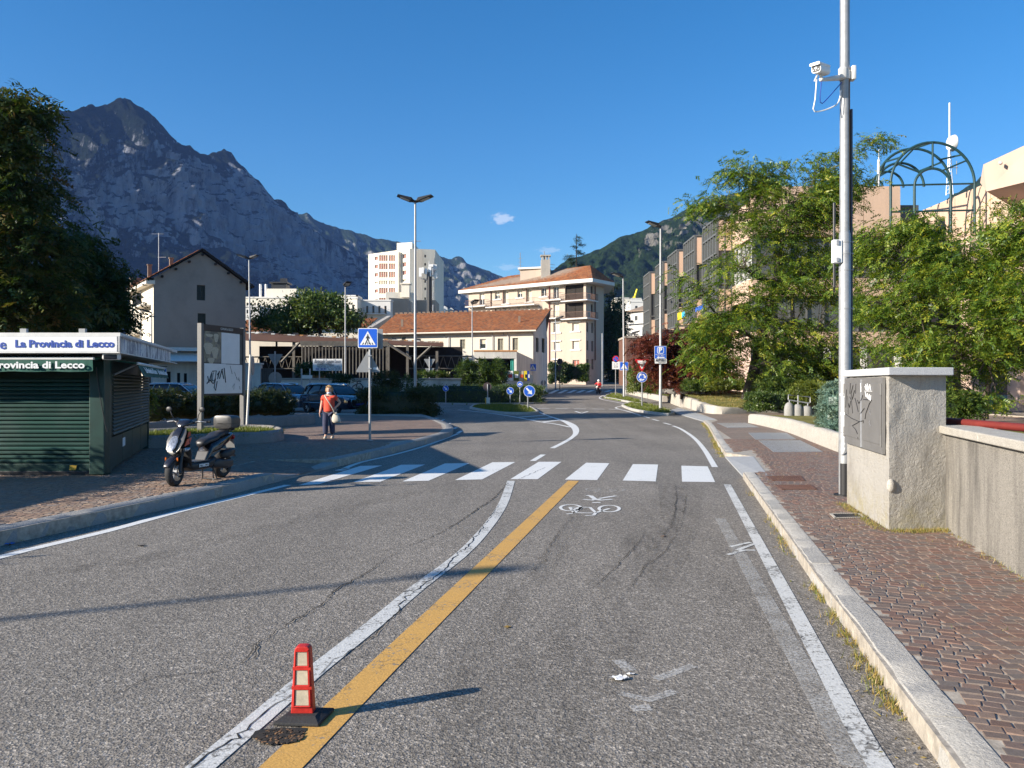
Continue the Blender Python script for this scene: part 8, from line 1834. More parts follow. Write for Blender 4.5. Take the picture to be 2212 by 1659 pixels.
# --- delineator cone, pothole, gratings and litter
cb = G(655,1552); kx = cb.y/FPX
cone = thing('lane_delineator', 'red plastic lane delineator with three beige reflectors on a black rubber foot', 'traffic cone', (cb.x, cb.y, 0))
m = MB(); z0_ = 0.034; H = 0.335
def cw_(z): return 0.057 - 0.019*(z-z0_)/H
prof = [(-cw_(z0_),z0_),(cw_(z0_),z0_)] + [(cw_(z0_+H*f)*k, z0_+H*f + dz) for f, k, dz in ((0.93,1,0),(0.97,0.95,0.003),(0.995,0.75,0.003),(1.0,0.4,0.004))] ; prof += [(-x, z) for x, z in reversed(prof[2:])]
m.prism([(x, 0.030, z) for x, z in prof], (0,-0.055,0)); m.build('red_body', M['orange_cone'], cone, local=True, bevel=0.004)
for f0, f1 in ((0.13,0.36),(0.44,0.66),(0.73,0.93)):
    a_, b_ = z0_+H*f0, z0_+H*f1; wa, wb = cw_(a_)*0.64, cw_(b_)*0.64
    m = MB(); m.prism([(-wa,-0.0252,a_),(wa,-0.0252,a_),(wb,-0.0252,b_),(-wb,-0.0252,b_)], (0,-0.003,0)); m.build('reflector', M['reflector'], cone, local=True)
    m = MB(); g = 0.006
    for p, q in (((-wa-g,a_-g),(wa+g,a_-g)),((wa+g,a_-g),(wb+g,b_+g)),((wb+g,b_+g),(-wb-g,b_+g)),((-wb-g,b_+g),(-wa-g,a_-g))): m.tube([(p[0],-0.028,p[1]),(q[0],-0.028,q[1])], 0.0055, 5)
    m.build('reflector_rim', M['orange_cone'], cone, local=True)
m = MB()
for zz in (0.39, 0.68): z_ = z0_+H*(zz+0.005); m.box((0,-0.027,z_), (cw_(z_)*2.05,0.012,0.014))
m.build('cross_rib', M['orange_cone'], cone, local=True)
m = MB(); bt = [(-0.125,-0.10),(0.105,-0.115),(0.14,0.085),(-0.065,0.10)]; tp = [(-0.085,-0.055),(0.075,-0.06),(0.085,0.045),(-0.065,0.05)]
m.add([(x,y,0.005) for x, y in bt] + [(x,y,0.02) for x, y in bt] + [(x,y,0.036) for x, y in tp], [(3,2,1,0),(8,9,10,11)] + [(i,(i+1) % 4,4+(i+1) % 4,4+i) for i in range(4)] + [(4+i,4+(i+1) % 4,8+(i+1) % 4,8+i) for i in range(4)]); m.build('rubber_foot', M['rubber'], cone, local=True, bevel=0.004)
# broken asphalt hole: dark crumbs in a shallow dish
hc = G(606,1594); hole = MB(); n = 30; rim = []
for k in range(n):
    a = 2*pi*k/n; j = 1+0.55*mnoise.noise(Vector((cos(a)*2.2,sin(a)*2.2,4.4))); rim.append((hc.x+0.125*j*cos(a)+0.02*sin(2*a), hc.y+0.085*j*sin(a)))
hole.poly([Vector((x, y, 0.0072)) for x, y in rim]); ho = hole.build('pothole', M['crack'], road)
rs = np.random.RandomState(4)
cr = MB()
for k in range(230):
    a = rs.uniform(0, 2*pi); f = sqrt(rs.uniform(0, 1))*0.97; x, y = hc.x+0.115*f*cos(a), hc.y+0.085*f*sin(a); s_ = rs.uniform(0.004,0.012); cr.box((x, y, 0.008), (s_*1.9,s_*1.2,s_*0.5), rs.uniform(0,3))
tag(cr.build('asphalt_crumbs', M['dark_inside'], road), kind='stuff')
rr2 = MB()
for k in range(60):
    a = rs.uniform(0, 2*pi); f = rs.uniform(0.2,1.0); s_ = rs.uniform(0.004,0.010); rr2.box((hc.x+0.115*f*cos(a), hc.y+0.085*f*sin(a), 0.009), (s_*1.6,s_,s_*0.5), rs.uniform(0,3))
tag(rr2.build('asphalt_crumbs', M['rust'], road), kind='stuff')
def grate(label, pts, H0, mat, bars, across=True, frame=0.03, fmat=None):
    q = [Vector((p.x,p.y,H0)) for p in pts]; t = thing('grating', label, 'grating', ((q[0]+q[2])/2)); m = MB()
    m.prism([p + Zv*0.004 for p in q], (0,0,-0.05)); m.build('pit', M['dark_inside' if mat != 'galv' else 'galv_dull'], t)
    m = MB()
    for i in range(4): a, b = q[i], q[(i+1) % 4]; d = (b-a).normalized(); c_ = (q[0]+q[1]+q[2]+q[3])/4; inn = (c_-(a+b)/2).normalized(); m.para(a + Zv*0.005, b-a, inn*frame, Zv*0.009)
    m.build('frame', M[fmat or mat], t)
    m = MB()
    for k in range(bars):
        f = (k+0.5)/bars; a, b = (q[0].lerp(q[1], f), q[3].lerp(q[2], f)) if across else (q[0].lerp(q[3], f), q[1].lerp(q[2], f)); d = (b-a).normalized(); sd_ = d.cross(Zv); L = (q[1]-q[0]).length if across else (q[3]-q[0]).length; w_ = L/bars*0.45
        m.para(a + Zv*0.0045 + sd_*w_/2, b-a, -sd_*w_, Zv*0.008)
    tag(m.build('bars', M[mat], t), kind='stuff')
gq = lambda c, *p: [G(*v(c, *q), HR) for q in p]
grate('rusty drain grating by the lowered kerb, the farther of the pair', gq('F',(1252,1560),(1572,1560),(1530,1512),(1192,1517)), HR, 'railing', 18)
grate('rusty drain grating by the lowered kerb, the nearer of the pair', gq('F',(1345,1648),(1690,1645),(1632,1602),(1275,1605)), HR, 'railing', 18)
grate('small drain grating in a concrete frame at the foot of the cabinet', gq('W',(772,1345),(1005,1340),(955,1308),(735,1310)), HR, 'dark_metal', 15, fmat='concrete')
grate('large steel pavement grating nearest the camera pole', gq('F',(1262,1275),(1745,1272),(1520,1160),(1112,1162)), HR, 'galv', 26)
grate('steel pavement grating just beyond the nearest large one', gq('F',(1085,1152),(1485,1150),(1385,1086),(1012,1086)), HR, 'galv', 24)
grate('farthest steel pavement grating near the low wall end', gq('F',(810,1035),(1115,1030),(980,985),(700,987)), HR, 'galv', 22)
# three bell-shaped stone bollards with a rail
br = thing('bollard_rail', 'three bell-shaped stone bollards joined by a steel handrail', 'railing', G(*v('F',1500,885), 0.12))
Yr = 33.5; zb_ = P(0, v('F',0,887)[1], Yr).z
for x, w, yt in ((1413,95,782),(1497,104,800),(1587,105,816)):
    c_ = P(*v('F',x,887), Yr); R_ = w/2/2.765/1.64919*Yr/FPX; hh = P(0,v('F',0,yt)[1],Yr).z - zb_; m = MB(); m.lathe([(R_*0.97,-0.3),(R_,0.0),(R_*0.99,hh*0.35),(R_*0.90,hh*0.62),(R_*0.66,hh*0.85),(R_*0.32,hh*0.97),(R_*0.15,hh)], (c_.x,Yr,zb_), 18); m.build('stone_bollard', M['kerb_grey'], br, smooth=60)
m = MB(); pr = lambda x, y: P(*v('F',x,y), Yr); m.tube([pr(1405,755),pr(1405,710),pr(1620,730),pr(1622,785)], 0.028, 8); m.tube([pr(1405,760),pr(1500,775),pr(1612,792)], 0.028, 8)
for x, y0, y1 in ((1418,790,760),(1502,800,712),(1598,815,790)): m.cyl(pr(x,y0), pr(x,y1), 0.03, 8)
m.build('handrail', M['galv'], br, smooth=60)
q = P(*v('D',930,1350), 52); m = MB(); m.rbox((q.x,52,q.z-0.1), (2.6,0.6,0.36), 0.05); m.cyl((q.x-1.5,52,q.z-0.02),(q.x-1.28,52,q.z-0.05), 0.26, 14); tag(m.build('stone_trough', M['kerb_grey'], smooth=40), 'long stone trough on the lawn among low shrubs', 'trough')
# litter
def scrap(name, label, px, py, size, mat, seed, cat='litter', z=0.006):
    rs = np.random.RandomState(seed); q = G(px, py); n = 7; m = MB()
    for i in range(n+1):
        for j in range(n+1):
            u, w_ = i/n-0.5, j/n-0.5; rad = 1-0.55*abs(u*w_)*4; m.v.append(Vector((q.x+u*size*1.6*rad, q.y+w_*size*rad, z+0.012*size/0.06*(mnoise.noise(Vector((u*5,w_*5,seed*1.7)))+0.45))))
    for i in range(n):
        for j in range(n): m.f.append((i*(n+1)+j,(i+1)*(n+1)+j,(i+1)*(n+1)+j+1,i*(n+1)+j+1))
    for p in m.v: p.z = max(p.z, 0.0065)
    return tag(m.build(name, M[mat], smooth=40), label, cat)
scrap('paper_tissue', 'crumpled white tissue lying on the asphalt lane', 1338, 1468, 0.075, 'white', 3)
scrap('paper_tissue', 'small folded white scrap beside the crumpled tissue', 1362, 1458, 0.035, 'white_dull', 5)
scrap('plastic_scrap', 'blue plastic scrap in the gutter by the left kerb', 18, 1176, 0.10, 'litter_blue', 7)
scrap('dead_leaf', 'dark dead leaf on the road below the left kerb', 306, 1180, 0.06, 'dark_inside', 9, 'leaf')
scrap('dead_leaf', 'yellow curled leaf on the bike lane between yellow line and tissue', 1096, 1356, 0.035, 'leaf_dry', 11, 'leaf')
scrap('dead_leaf', 'brown leaf lying in the right wheel track', 1432, 1160, 0.05, 'rust', 13, 'leaf')
rs = np.random.RandomState(12); LF = []
for k in range(60):
    f = rs.uniform(0,1); i = min(int(f*(len(KL)-2))+1, len(KL)-2); a, b = Vector(KL[i]), Vector(KL[i+1]); q = a.lerp(b, rs.uniform()); LF.append((q.x+abs(rs.normal(0.04,0.04)), q.y-0.02, 0.005))
for k in range(70):
    i = rs.randint(1, len(KR0)-1); a, b = Vector(KR0[i-1]), Vector(KR0[i]); q = a.lerp(b, rs.uniform()); LF.append((q.x-abs(rs.normal(0.05,0.08)), q.y, 0.005))
V, Q, T = leaf_quads(np.array(LF), np.tile(np.array([[1.0,0,0]]), (len(LF),1)), (0.05,), 2, (0.035,0.016), rs, style='loose', spread=0.03); V[:, 2] = np.clip(np.abs(V[:, 2])*0.5, 0.006, 0.03)
tag(link('fallen_leaves', fast_mesh('fallen_leaves', V, Q, M['leaf_dry'], T)), kind='stuff')
# ------------------------------------------------------------------ vehicles and people
def pb(mb, name, mat, t, **k): return mb.build(name, M[mat], t, local=True, **k)
def wheel(t, c, R, w, ax='Y', tw=0.05, spokes=5, yaw=0.0):
    m = MB(); prof = [(R-tw*1.0,-w*0.42),(R-tw*0.35,-w*0.5),(R,-w*0.22),(R,w*0.22),(R-tw*0.35,w*0.5),(R-tw,w*0.42)]; rot = Matrix.Translation(Vector(c)) @ Matrix.Rotation(yaw, 4, 'Z')
    m.lathe(prof, (0,0,0), 26, ax); m.f = m.f[:-2]; n = 26; k = len(prof)-1
    for i in range(n): m.f.append((i, (i+1) % n, k*n+(i+1) % n, k*n+i))
    w_ = pb(m.xf(rot), 'wheel', 'rubber', t, smooth=50)
    m = MB(); m.lathe([(R-tw*0.95,-w*0.34),(R-tw*0.95,w*0.34)], (0,0,0), 26, ax); m.f = m.f[:-2]; m.lathe([(R*0.2,-w*0.5),(R*0.2,w*0.5)], (0,0,0), 12, ax)
    for i in range(spokes): a = 2*pi*i/spokes; m.tube([(0,0,0),((R-tw)*cos(a),0,(R-tw)*sin(a))], R*0.075, 5)
    pb(m.xf(rot), 'rim', 'galv_dull', w_, smooth=40)
    return w_
def scooter(name, label, loc, rz, acc='orange_decal', boxm='box_grey', front='scoot_grey', brand=True, steer=0.16):
    t = thing(name, label, 'scooter', loc, rz); R = 0.235
    wheel(t, (0.64,0,R), R, 0.12, tw=0.085, yaw=steer); wheel(t, (-0.66,0,R), R, 0.13, tw=0.085)
    m = MB(); m.loft([(0.42,0.40,0.02,0.02),(0.48,0.46,0.075,0.035),(0.62,0.50,0.085,0.03),(0.76,0.44,0.08,0.03),(0.86,0.34,0.05,0.02)], 12); pb(m, 'front_fender', 'scoot_black', t, smooth=60)
    for s in (-1,1):
        m = MB(); m.tube([(0.64,s*0.095,R),(0.60,s*0.095,0.42),(0.52,s*0.085,0.62)], [0.032,0.028,0.024], 8); m.ball((0.64,s*0.11,R), 0.035, 8, 6); pb(m, 'fork_leg', 'dark_metal', t, smooth=60)
        m = MB(); m.loft([(0.72,0.45,0.012,0.035),(0.705,0.45,0.014,0.035)], 8); m.v = [p+Vector((0,s*0.11,0)) for p in m.v]; pb(m, 'fork_reflector', 'amber', t)
    m = MB(); m.loft([(0.70,0.55,0.05,0.02,-.3),(0.69,0.62,0.12,0.05,-.3),(0.62,0.74,0.165,0.06,-.35),(0.54,0.86,0.15,0.05,-.4),(0.46,0.94,0.10,0.03,-.4)], 16); pb(m, 'front_shield', front, t, smooth=60)
    m = MB(); m.loft([(0.74,0.60,0.03,0.02,-.3),(0.715,0.66,0.072,0.05,-.3),(0.665,0.75,0.085,0.05,-.35),(0.625,0.81,0.05,0.03,-.35)], 14); pb(m, 'headlight', 'headlight', t, smooth=60)
    m = MB(); m.loft([(0.625,0.82,0.07,0.03,-.4),(0.56,0.90,0.075,0.04,-.4),(0.50,0.95,0.05,0.03,-.4)], 12); pb(m, 'nose_panel', 'scoot_black', t, smooth=60)
    for s in (-1,1):
        m = MB(); m.loft([(0.60,0.60,0.02,0.03),(0.56,0.605,0.055,0.035),(0.49,0.62,0.03,0.02)], 10); m.v = [p+Vector((0,s*0.165,0)) for p in m.v]; pb(m, 'indicator', 'headlight', t, smooth=60)
        m = MB(); m.prism([(0.60,s*0.158,0.66),(0.50,s*0.178,0.70),(0.43,s*0.165,0.80),(0.53,s*0.150,0.77)], (0,s*0.012,0)); m.prism([(0.52,s*0.150,0.80),(0.45,s*0.160,0.83),(0.42,s*0.13,0.90),(0.47,s*0.13,0.88)], (0,s*0.012,0)); pb(m, 'decal', acc, t)
        m = MB(); m.tube([(0.36,s*0.08,1.02),(0.33,s*0.24,1.06),(0.27,s*0.36,1.06)], 0.016, 8); pb(m, 'handlebar', 'dark_metal', t)
        m = MB(); m.tube([(0.30,s*0.27,1.06),(0.25,s*0.385,1.055)], 0.022, 8); m.ball((0.248,s*0.39,1.055), 0.024, 8, 6); pb(m, 'grip', 'rubber', t, smooth=60)
        m = MB(); m.tube([(0.36,s*0.24,1.065),(0.37,s*0.30,1.06),(0.33,s*0.38,1.05)], 0.008, 6); pb(m, 'brake_lever', 'galv_dull', t)
        m = MB(); m.tube([(0.34,s*0.22,1.07),(0.37,s*0.26,1.17),(0.36,s*0.30,1.24)], 0.007, 6); st = pb(m, 'mirror', 'black', t); m = MB(); m.ball((0.36,s*0.32,1.265), (0.018,0.062,0.048), 12, 8); pb(m, 'mirror_head', 'black', st, smooth=60)
    m = MB(); m.loft([(0.50,0.99,0.04,0.02,-.2),(0.46,1.02,0.12,0.05,-.2),(0.38,1.05,0.16,0.055,-.1),(0.30,1.04,0.13,0.04),(0.26,1.03,0.07,0.025)], 14); pb(m, 'handlebar_cover', 'scoot_black', t, smooth=60)
    m = MB(); m.tube([(0.45,0,0.93),(0.41,0,1.02)], 0.03, 8); pb(m, 'steering_column', 'dark_metal', t)
    m = MB(); m.loft([(0.46,0.90,0.12,0.03,-.35),(0.50,0.72,0.19,0.04,-.3),(0.47,0.52,0.20,0.05,-.2),(0.42,0.36,0.17,0.06,-.1),(0.33,0.28,0.13,0.05)], 16); pb(m, 'leg_shield', 'black', t, smooth=60)
    m = MB(); m.loft([(0.46,0.34,0.12,0.05),(0.36,0.30,0.17,0.075),(0.0,0.29,0.175,0.07),(-0.16,0.31,0.17,0.08),(-0.30,0.36,0.14,0.06)], 14, 4); fb = pb(m, 'side_skirt', 'black', t, smooth=50)
    m = MB(); m.rbox((0.12,0,0.372), (0.44,0.30,0.016), 0.006); pb(m, 'floor_mat', 'scoot_grey', t)
    if brand:
        tb = text_mb('KYMCO', 0.075, (0,0,0), (-1,0,0), (0,0,1), bold=0.003); tb.v = [p + Vector((0.10,0.176,0.30)) for p in tb.v]; pb(tb, 'lettering', 'white', fb)
    m = MB(); m.loft([(-0.06,0.36,0.12,0.05),(-0.14,0.46,0.13,0.10),(-0.20,0.56,0.15,0.11),(-0.45,0.62,0.16,0.12),(-0.70,0.70,0.13,0.09),(-0.92,0.77,0.06,0.03)], 16); pb(m, 'tail_body', 'scoot_black', t, smooth=60)
    m = MB(); m.prism([(-0.02,-0.10,0.37),(-0.02,0.10,0.37),(-0.11,0.11,0.52),(-0.11,-0.11,0.52)], (-0.05,0,0)); pb(m, 'step_panel', 'scoot_grey', t, bevel=0.01)
    for s in (-1,1):
        m = MB(); m.prism([(-0.50,s*0.155,0.60),(-0.62,s*0.150,0.66),(-0.86,s*0.085,0.77),(-0.66,s*0.140,0.66)], (0,s*0.014,0)); pb(m, 'decal', acc, t)
    m = MB(); m.loft([(-0.02,0.62,0.05,0.03,.6),(-0.06,0.665,0.105,0.055,.5),(-0.16,0.70,0.125,0.055,.2),(-0.36,0.735,0.135,0.05,.05),(-0.46,0.785,0.13,0.055,.1),(-0.72,0.825,0.11,0.045),(-0.82,0.83,0.06,0.02)], 16); pb(m, 'seat', 'seat', t, smooth=60)
    m = MB(); m.tube([(-0.60,-0.12,0.80),(-0.86,-0.11,0.86),(-0.90,0,0.865),(-0.86,0.11,0.86),(-0.60,0.12,0.80)], 0.013, 6); m.rbox((-0.82,0,0.865), (0.22,0.20,0.02), 0.006); pb(m, 'rack', 'dark_metal', t)
    m = MB(); m.loft([(-0.665,0.995,0.13,0.085),(-0.68,1.0,0.185,0.12),(-0.84,1.0,0.205,0.125),(-0.98,0.995,0.17,0.115),(-1.0,0.99,0.10,0.07)], 18, 4.5); bx = pb(m, 'top_box', boxm, t, smooth=50)
    m = MB(); m.loft([(-0.655,0.975,0.10,0.006),(-0.675,0.975,0.192,0.008),(-0.84,0.975,0.211,0.008),(-0.985,0.972,0.175,0.008)], 18, 4.5); pb(m, 'box_seam', 'black', bx, smooth=50)
    for s in (-1,1): m = MB(); m.prism([(-0.985,s*0.10,1.0),(-0.965,s*0.172,1.0),(-0.965,s*0.168,1.05),(-0.98,s*0.12,1.04)], (-0.02,0,0)); pb(m, 'box_reflector', 'tail_red', bx)
    m = MB(); m.loft([(-0.90,0.70,0.09,0.05),(-0.95,0.72,0.08,0.045)], 12); pb(m, 'tail_light', 'tail_red', t, smooth=60)
    m = MB(); m.prism([(-0.93,-0.09,0.52),(-0.93,0.09,0.52),(-0.88,0.09,0.68),(-0.88,-0.09,0.68)], (-0.008,0,0)); pb(m, 'number_plate', 'sign_back', t)
    m = MB(); m.prism([(-0.72,-0.08,0.50),(-0.72,0.08,0.50),(-0.97,0.08,0.36),(-0.97,-0.08,0.36)], (0,0,0.018)); pb(m, 'mudguard', 'black', t)
    m = MB(); m.loft([(-0.22,0.28,0.05,0.06),(-0.32,0.29,0.09,0.09),(-0.62,0.26,0.07,0.085),(-0.80,0.26,0.045,0.06)], 12, 3.5); m.v = [p+Vector((0,0.10,0)) for p in m.v]; pb(m, 'engine_case', 'dark_metal', t, smooth=60)
    m = MB(); m.loft([(-0.45,0.42,0.03,0.04),(-0.50,0.43,0.075,0.075),(-0.75,0.46,0.075,0.075),(-0.82,0.47,0.04,0.04)], 12, 3); m.v = [p+Vector((0,0.13,0)) for p in m.v]; pb(m, 'air_filter', 'black', t, smooth=60)
    m = MB(); m.tube([(-0.40,-0.13,0.24),(-0.70,-0.16,0.28),(-0.98,-0.17,0.36)], [0.03,0.06,0.055], 10); pb(m, 'exhaust', 'dark_metal', t, smooth=60)
    m = MB(); m.tube([(-0.24,-0.10,0.25),(-0.30,-0.14,0.02)], 0.012, 6); m.tube([(-0.24,0.10,0.25),(-0.30,0.15,0.02)], 0.012, 6); m.tube([(-0.30,-0.15,0.02),(-0.30,0.15,0.02)], 0.012, 6); m.tube([(-0.30,0.15,0.015),(-0.40,0.15,0.012)], 0.012, 6); pb(m, 'centre_stand', 'dark_metal', t)
    m = MB(); m.tube([(-0.16,0.16,0.26),(-0.10,0.22,0.01)], 0.01, 6); pb(m, 'side_stand', 'dark_metal', t)
    return t
q0, q1 = G(368,1052,HL), G(485,1030,HL)
hd = atan2(q0.y-q1.y, q0.x-q1.x); c_ = (q0+q1)/2
scooter('motor_scooter', 'black motor scooter with orange decals and grey top box parked beside the kiosk', (c_.x,c_.y,HL), hd).scale = (0.91, 0.91, 0.91)

def car(label, paint, loc, rz, logo=False, group='parked cars'):
    t = thing('parked_car', label, 'car', loc, rz, group)
    def loft_car(secs):
        m = MB(); n = len(secs[0][1])
        for x, ring in secs:
            pts = [(y, z) for y, z in ring]; pts += [(-y, z) for y, z in reversed(ring)]; m.v += [Vector((x, y, z)) for y, z in pts]
        k = 2*n
        for i in range(len(secs)-1):
            for j in range(k): m.f.append((i*k+j, i*k+(j+1) % k, (i+1)*k+(j+1) % k, (i+1)*k+j))
        m.f += [tuple(range(k)), tuple((len(secs)-1)*k+j for j in range(k))]; return m
    S = lambda hw, z0, zm, zt, ht: [(hw*0.86,z0),(hw*0.98,z0+0.12),(hw,zm),(hw*0.985,zt-0.06),(ht,zt)]
    m = loft_car([(-2.30,S(0.80,0.42,0.70,0.95,0.70)),(-2.20,S(0.90,0.30,0.70,1.06,0.78)),(-1.75,S(0.945,0.24,0.70,1.10,0.82)),(-0.5,S(0.945,0.22,0.66,1.08,0.84)),(0.6,S(0.945,0.22,0.66,1.06,0.84)),(1.15,S(0.945,0.24,0.68,1.08,0.78)),(1.75,S(0.945,0.26,0.70,1.00,0.74)),(2.15,S(0.90,0.28,0.66,0.90,0.70)),(2.33,S(0.78,0.34,0.60,0.80,0.60))])
    pb(m, 'body', paint, t, smooth=35)
    g = lambda hb_, zb_, ht, zt: [(hb_,zb_),(hb_*0.97,zb_+0.15),(ht,zt-0.05),(ht*0.9,zt)]
    m = loft_car([(-2.12,g(0.74,1.05,0.62,1.14)),(-1.75,g(0.80,1.06,0.60,1.56)),(-0.8,g(0.83,1.06,0.62,1.63)),(0.1,g(0.83,1.05,0.62,1.62)),(0.55,g(0.82,1.05,0.60,1.50)),(1.22,g(0.74,1.05,0.70,1.10))]); pb(m, 'windows', 'glass', t, smooth=30)
    m = loft_car([(-1.98,[(0.63,1.53),(0.60,1.57)]),(-1.5,[(0.635,1.60),(0.58,1.645)]),(-0.6,[(0.645,1.615),(0.58,1.665)]),(0.2,[(0.64,1.59),(0.57,1.635)]),(0.42,[(0.62,1.55),(0.57,1.58)])]); pb(m, 'roof', paint, t, smooth=40)
    for s in (-1,1):
        m = MB(); m.tube([(0.40,s*0.61,1.56),(1.20,s*0.755,1.07)], 0.035, 6); m.tube([(-0.35,s*0.635,1.60),(-0.42,s*0.835,1.07)], 0.035, 6); m.tube([(-1.35,s*0.625,1.58),(-1.55,s*0.825,1.07)], 0.04, 6); m.tube([(-1.9,s*0.60,1.54),(-2.15,s*0.76,1.06)], 0.05, 6); pb(m, 'pillar', paint, t)
        m = MB(); m.tube([(-1.8,s*0.60,1.62),(-1.4,s*0.61,1.68),(0.0,s*0.62,1.67),(0.3,s*0.60,1.61)], 0.02, 6); pb(m, 'roof_rail', 'chrome', t)
        m = MB(); m.loft([(0.92,1.10,0.05,0.05),(0.86,1.12,0.12,0.085),(0.78,1.12,0.10,0.07)], 10); m.v = [p+Vector((0,s*1.02,0)) for p in m.v]; pb(m, 'wing_mirror', paint, t, smooth=60)
        m = MB(); m.prism([(2.14,s*0.86,0.80),(2.30,s*0.66,0.78),(2.28,s*0.64,0.88),(2.02,s*0.86,0.93)], (0.03,s*0.02,0.012)); pb(m, 'headlight', 'headlight', t)
        m = MB(); m.tube([(-1.7,s*0.955,0.62),(1.2,s*0.955,0.60)], 0.012, 5); pb(m, 'side_trim', 'chrome', t)
        for x in (-0.15, 0.85): m = MB(); m.box((x-0.75,s*0.957,0.90), (0.20,0.025,0.03)); pb(m, 'door_handle', paint, t)
        for x in (1.42, -1.40): wheel(t, (x,s*0.86,0.36), 0.36, 0.22, tw=0.10, spokes=7)
    m = MB(); hx = [(0.56,0.70),(0.50,0.82),(-0.50,0.82),(-0.56,0.70),(-0.44,0.44),(0.44,0.44)]; m.prism([(2.325,y,z) for y, z in hx], (0.02,0,0)); gr = pb(m, 'grille', 'black', t)
    m = MB()
    for i in range(6): a, b = hx[i], hx[(i+1) % 6]; m.tube([(2.35,*a),(2.35,*b)], 0.018, 6)
    pb(m, 'grille_frame', 'chrome', gr)
    if logo:
        m = MB()
        for k in range(4): m.tube([(2.365,-0.135+0.09*k+0.058*cos(a),0.745+0.058*sin(a)) for a in np.linspace(0,2*pi,17)], 0.009, 5)
        pb(m, 'ring_emblem', 'chrome', gr)
    m = MB(); m.box((2.365,0,0.56), (0.015,0.52,0.11)); npl = pb(m, 'number_plate', 'white_dull' if not logo else 'ink_blue', t)
    return t
def Gx(px, Y): return P(px, 800, Y).x
car('black-blue parked suv with a chrome framed grille behind the woman', 'car_black', (Gx(724,44.6),44.6,gz(44)), radians(-44), True)
car('blue-grey parked car whose roof shows above the dark hedge', 'car_blue', (Gx(620,47.5),47.5,gz(47)), radians(-40))
car('silver-blue parked car glimpsed over the hedge left of the notice board', 'car_silver', (Gx(392,48),48,gz(48)), radians(-12))

def skin_body(name, verts, edges, radii, mat, parent, root=0, lv=2):
    me = bpy.data.meshes.new(name); me.from_pydata(verts, edges, []); o = bpy.data.objects.new(name, me); COL.objects.link(o)
    sk = o.modifiers.new('s', 'SKIN'); sk.use_smooth_shade = True; me.skin_vertices[0].data[root].use_root = True
    for i, r in enumerate(radii): me.skin_vertices[0].data[i].radius = (r, r) if not isinstance(r, tuple) else r
    sb = o.modifiers.new('d', 'SUBSURF'); sb.levels = lv; sb.render_levels = lv
    dg = bpy.context.evaluated_depsgraph_get(); dg.update(); m2 = bpy.data.meshes.new_from_object(o.evaluated_get(dg)); bpy.data.objects.remove(o); bpy.data.meshes.remove(me); m2.name = name
    m2.materials.clear(); m2.polygons.foreach_set('use_smooth', [True]*len(m2.polygons)); return link(name, m2, M[mat], parent)
def hand(V, E_, R, wrist, dirv, side, curl=0.3):
    d = Vector(dirv).normalized(); s = Vector(side).normalized(); n = d.cross(s); w = Vector(V[wrist]); k = len(V)
    V.append(tuple(w + d*0.045)); R.append(0.028); E_.append((wrist, k)); palm = k
    for i, (off, L) in enumerate(((-.028,.060),(-.010,.070),(.010,.066),(.028,.052))):
        a = w + d*0.085 + s*off; b = a + (d + n*curl).normalized()*L*0.55; e = b + (d + n*curl*2.2).normalized()*L*0.45; k = len(V)
        V += [tuple(a), tuple(b), tuple(e)]; R += [0.0095, 0.0085, 0.007]; E_ += [(palm, k), (k, k+1), (k+1, k+2)]
    a = w + d*0.035 - s*0.038; e = a + (d*0.7 - s*0.5 + n*0.3)*0.045; k = len(V); V += [tuple(a), tuple(e)]; R += [0.011, 0.008]; E_ += [(palm, k), (k, k+1)]
def head_parts(p, hc, hairm='hair', mask=True):
    hx, hy, hz = hc; m = MB()
    for s in (-1,1): m.ball((hx+s*0.027,hy-0.083,hz+0.012), (0.012,0.008,0.007), 8, 6)
    pb(m, 'eyes', 'ink', p)
    m = MB(); m.tube([(hx-0.022,hy-0.086,hz-0.050),(hx,hy-0.092,hz-0.052),(hx+0.022,hy-0.086,hz-0.050)], 0.006, 5); pb(m, 'mouth', 'sign_red', p)
    if hairm:
        m = MB(); m.ball((hx,hy+0.028,hz+0.050), (0.086,0.088,0.082), 16, 10); m.v = [q for q in m.v]
        for q in m.v:
            if q.y < hy-0.045 and q.z < hz+0.055: q.y = hy-0.03
        for k in range(26): a = radians(-20+220*k/25); m.ball((hx+0.085*cos(a),hy+0.03+0.06*sin(a)*0.9,hz-0.005+0.02*sin(k*2.3)), (0.022,0.024,0.05), 6, 5)
        for k in range(9): m.ball((hx-0.06+0.015*k,hy-0.062,hz+0.078+0.006*sin(k*2)), (0.018,0.022,0.022), 6, 5)
        pb(m, 'hair', hairm, p, smooth=70)
# woman
wq_ = G(711,948,HL); w_ = thing('person', 'woman in a coral red top and navy trousers walking with a cream shoulder bag', 'person', wq_, radians(4))
V = [(0,0,.80),(0,0.005,.93),(0,0.0,1.08),(0,0.01,1.19),(0,0.0,1.255),(0,-0.012,1.335),(0,-0.01,1.40),
     (-.085,0,.76),(-.10,-.035,.43),(-.095,.005,.09),(-.10,-.11,.04),(.085,0,.76),(.075,.03,.42),(.08,.085,.10),(.085,-.03,.04),
     (-.165,.01,1.17),(-.215,.03,.95),(-.245,-.02,.76),(.165,.01,1.17),(.30,.05,1.02),(.20,-.03,.90)]
E_ = [(0,1),(1,2),(2,3),(3,4),(4,5),(5,6),(0,7),(7,8),(8,9),(9,10),(0,11),(11,12),(12,13),(13,14),(3,15),(15,16),(16,17),(3,18),(18,19),(19,20)]
R = [(.13,.11),(.13,.115),(.145,.12),(.10,.085),.050,.078,.070,.085,.058,.036,.030,.085,.058,.036,.030,.052,.040,.028,.052,.040,.028]
hand(V, E_, R, 17, (-.06,-.10,-1), (0.3,1,0)); hand(V, E_, R, 20, (-.75,-.35,-.55), (0,0.4,1), 0.5)
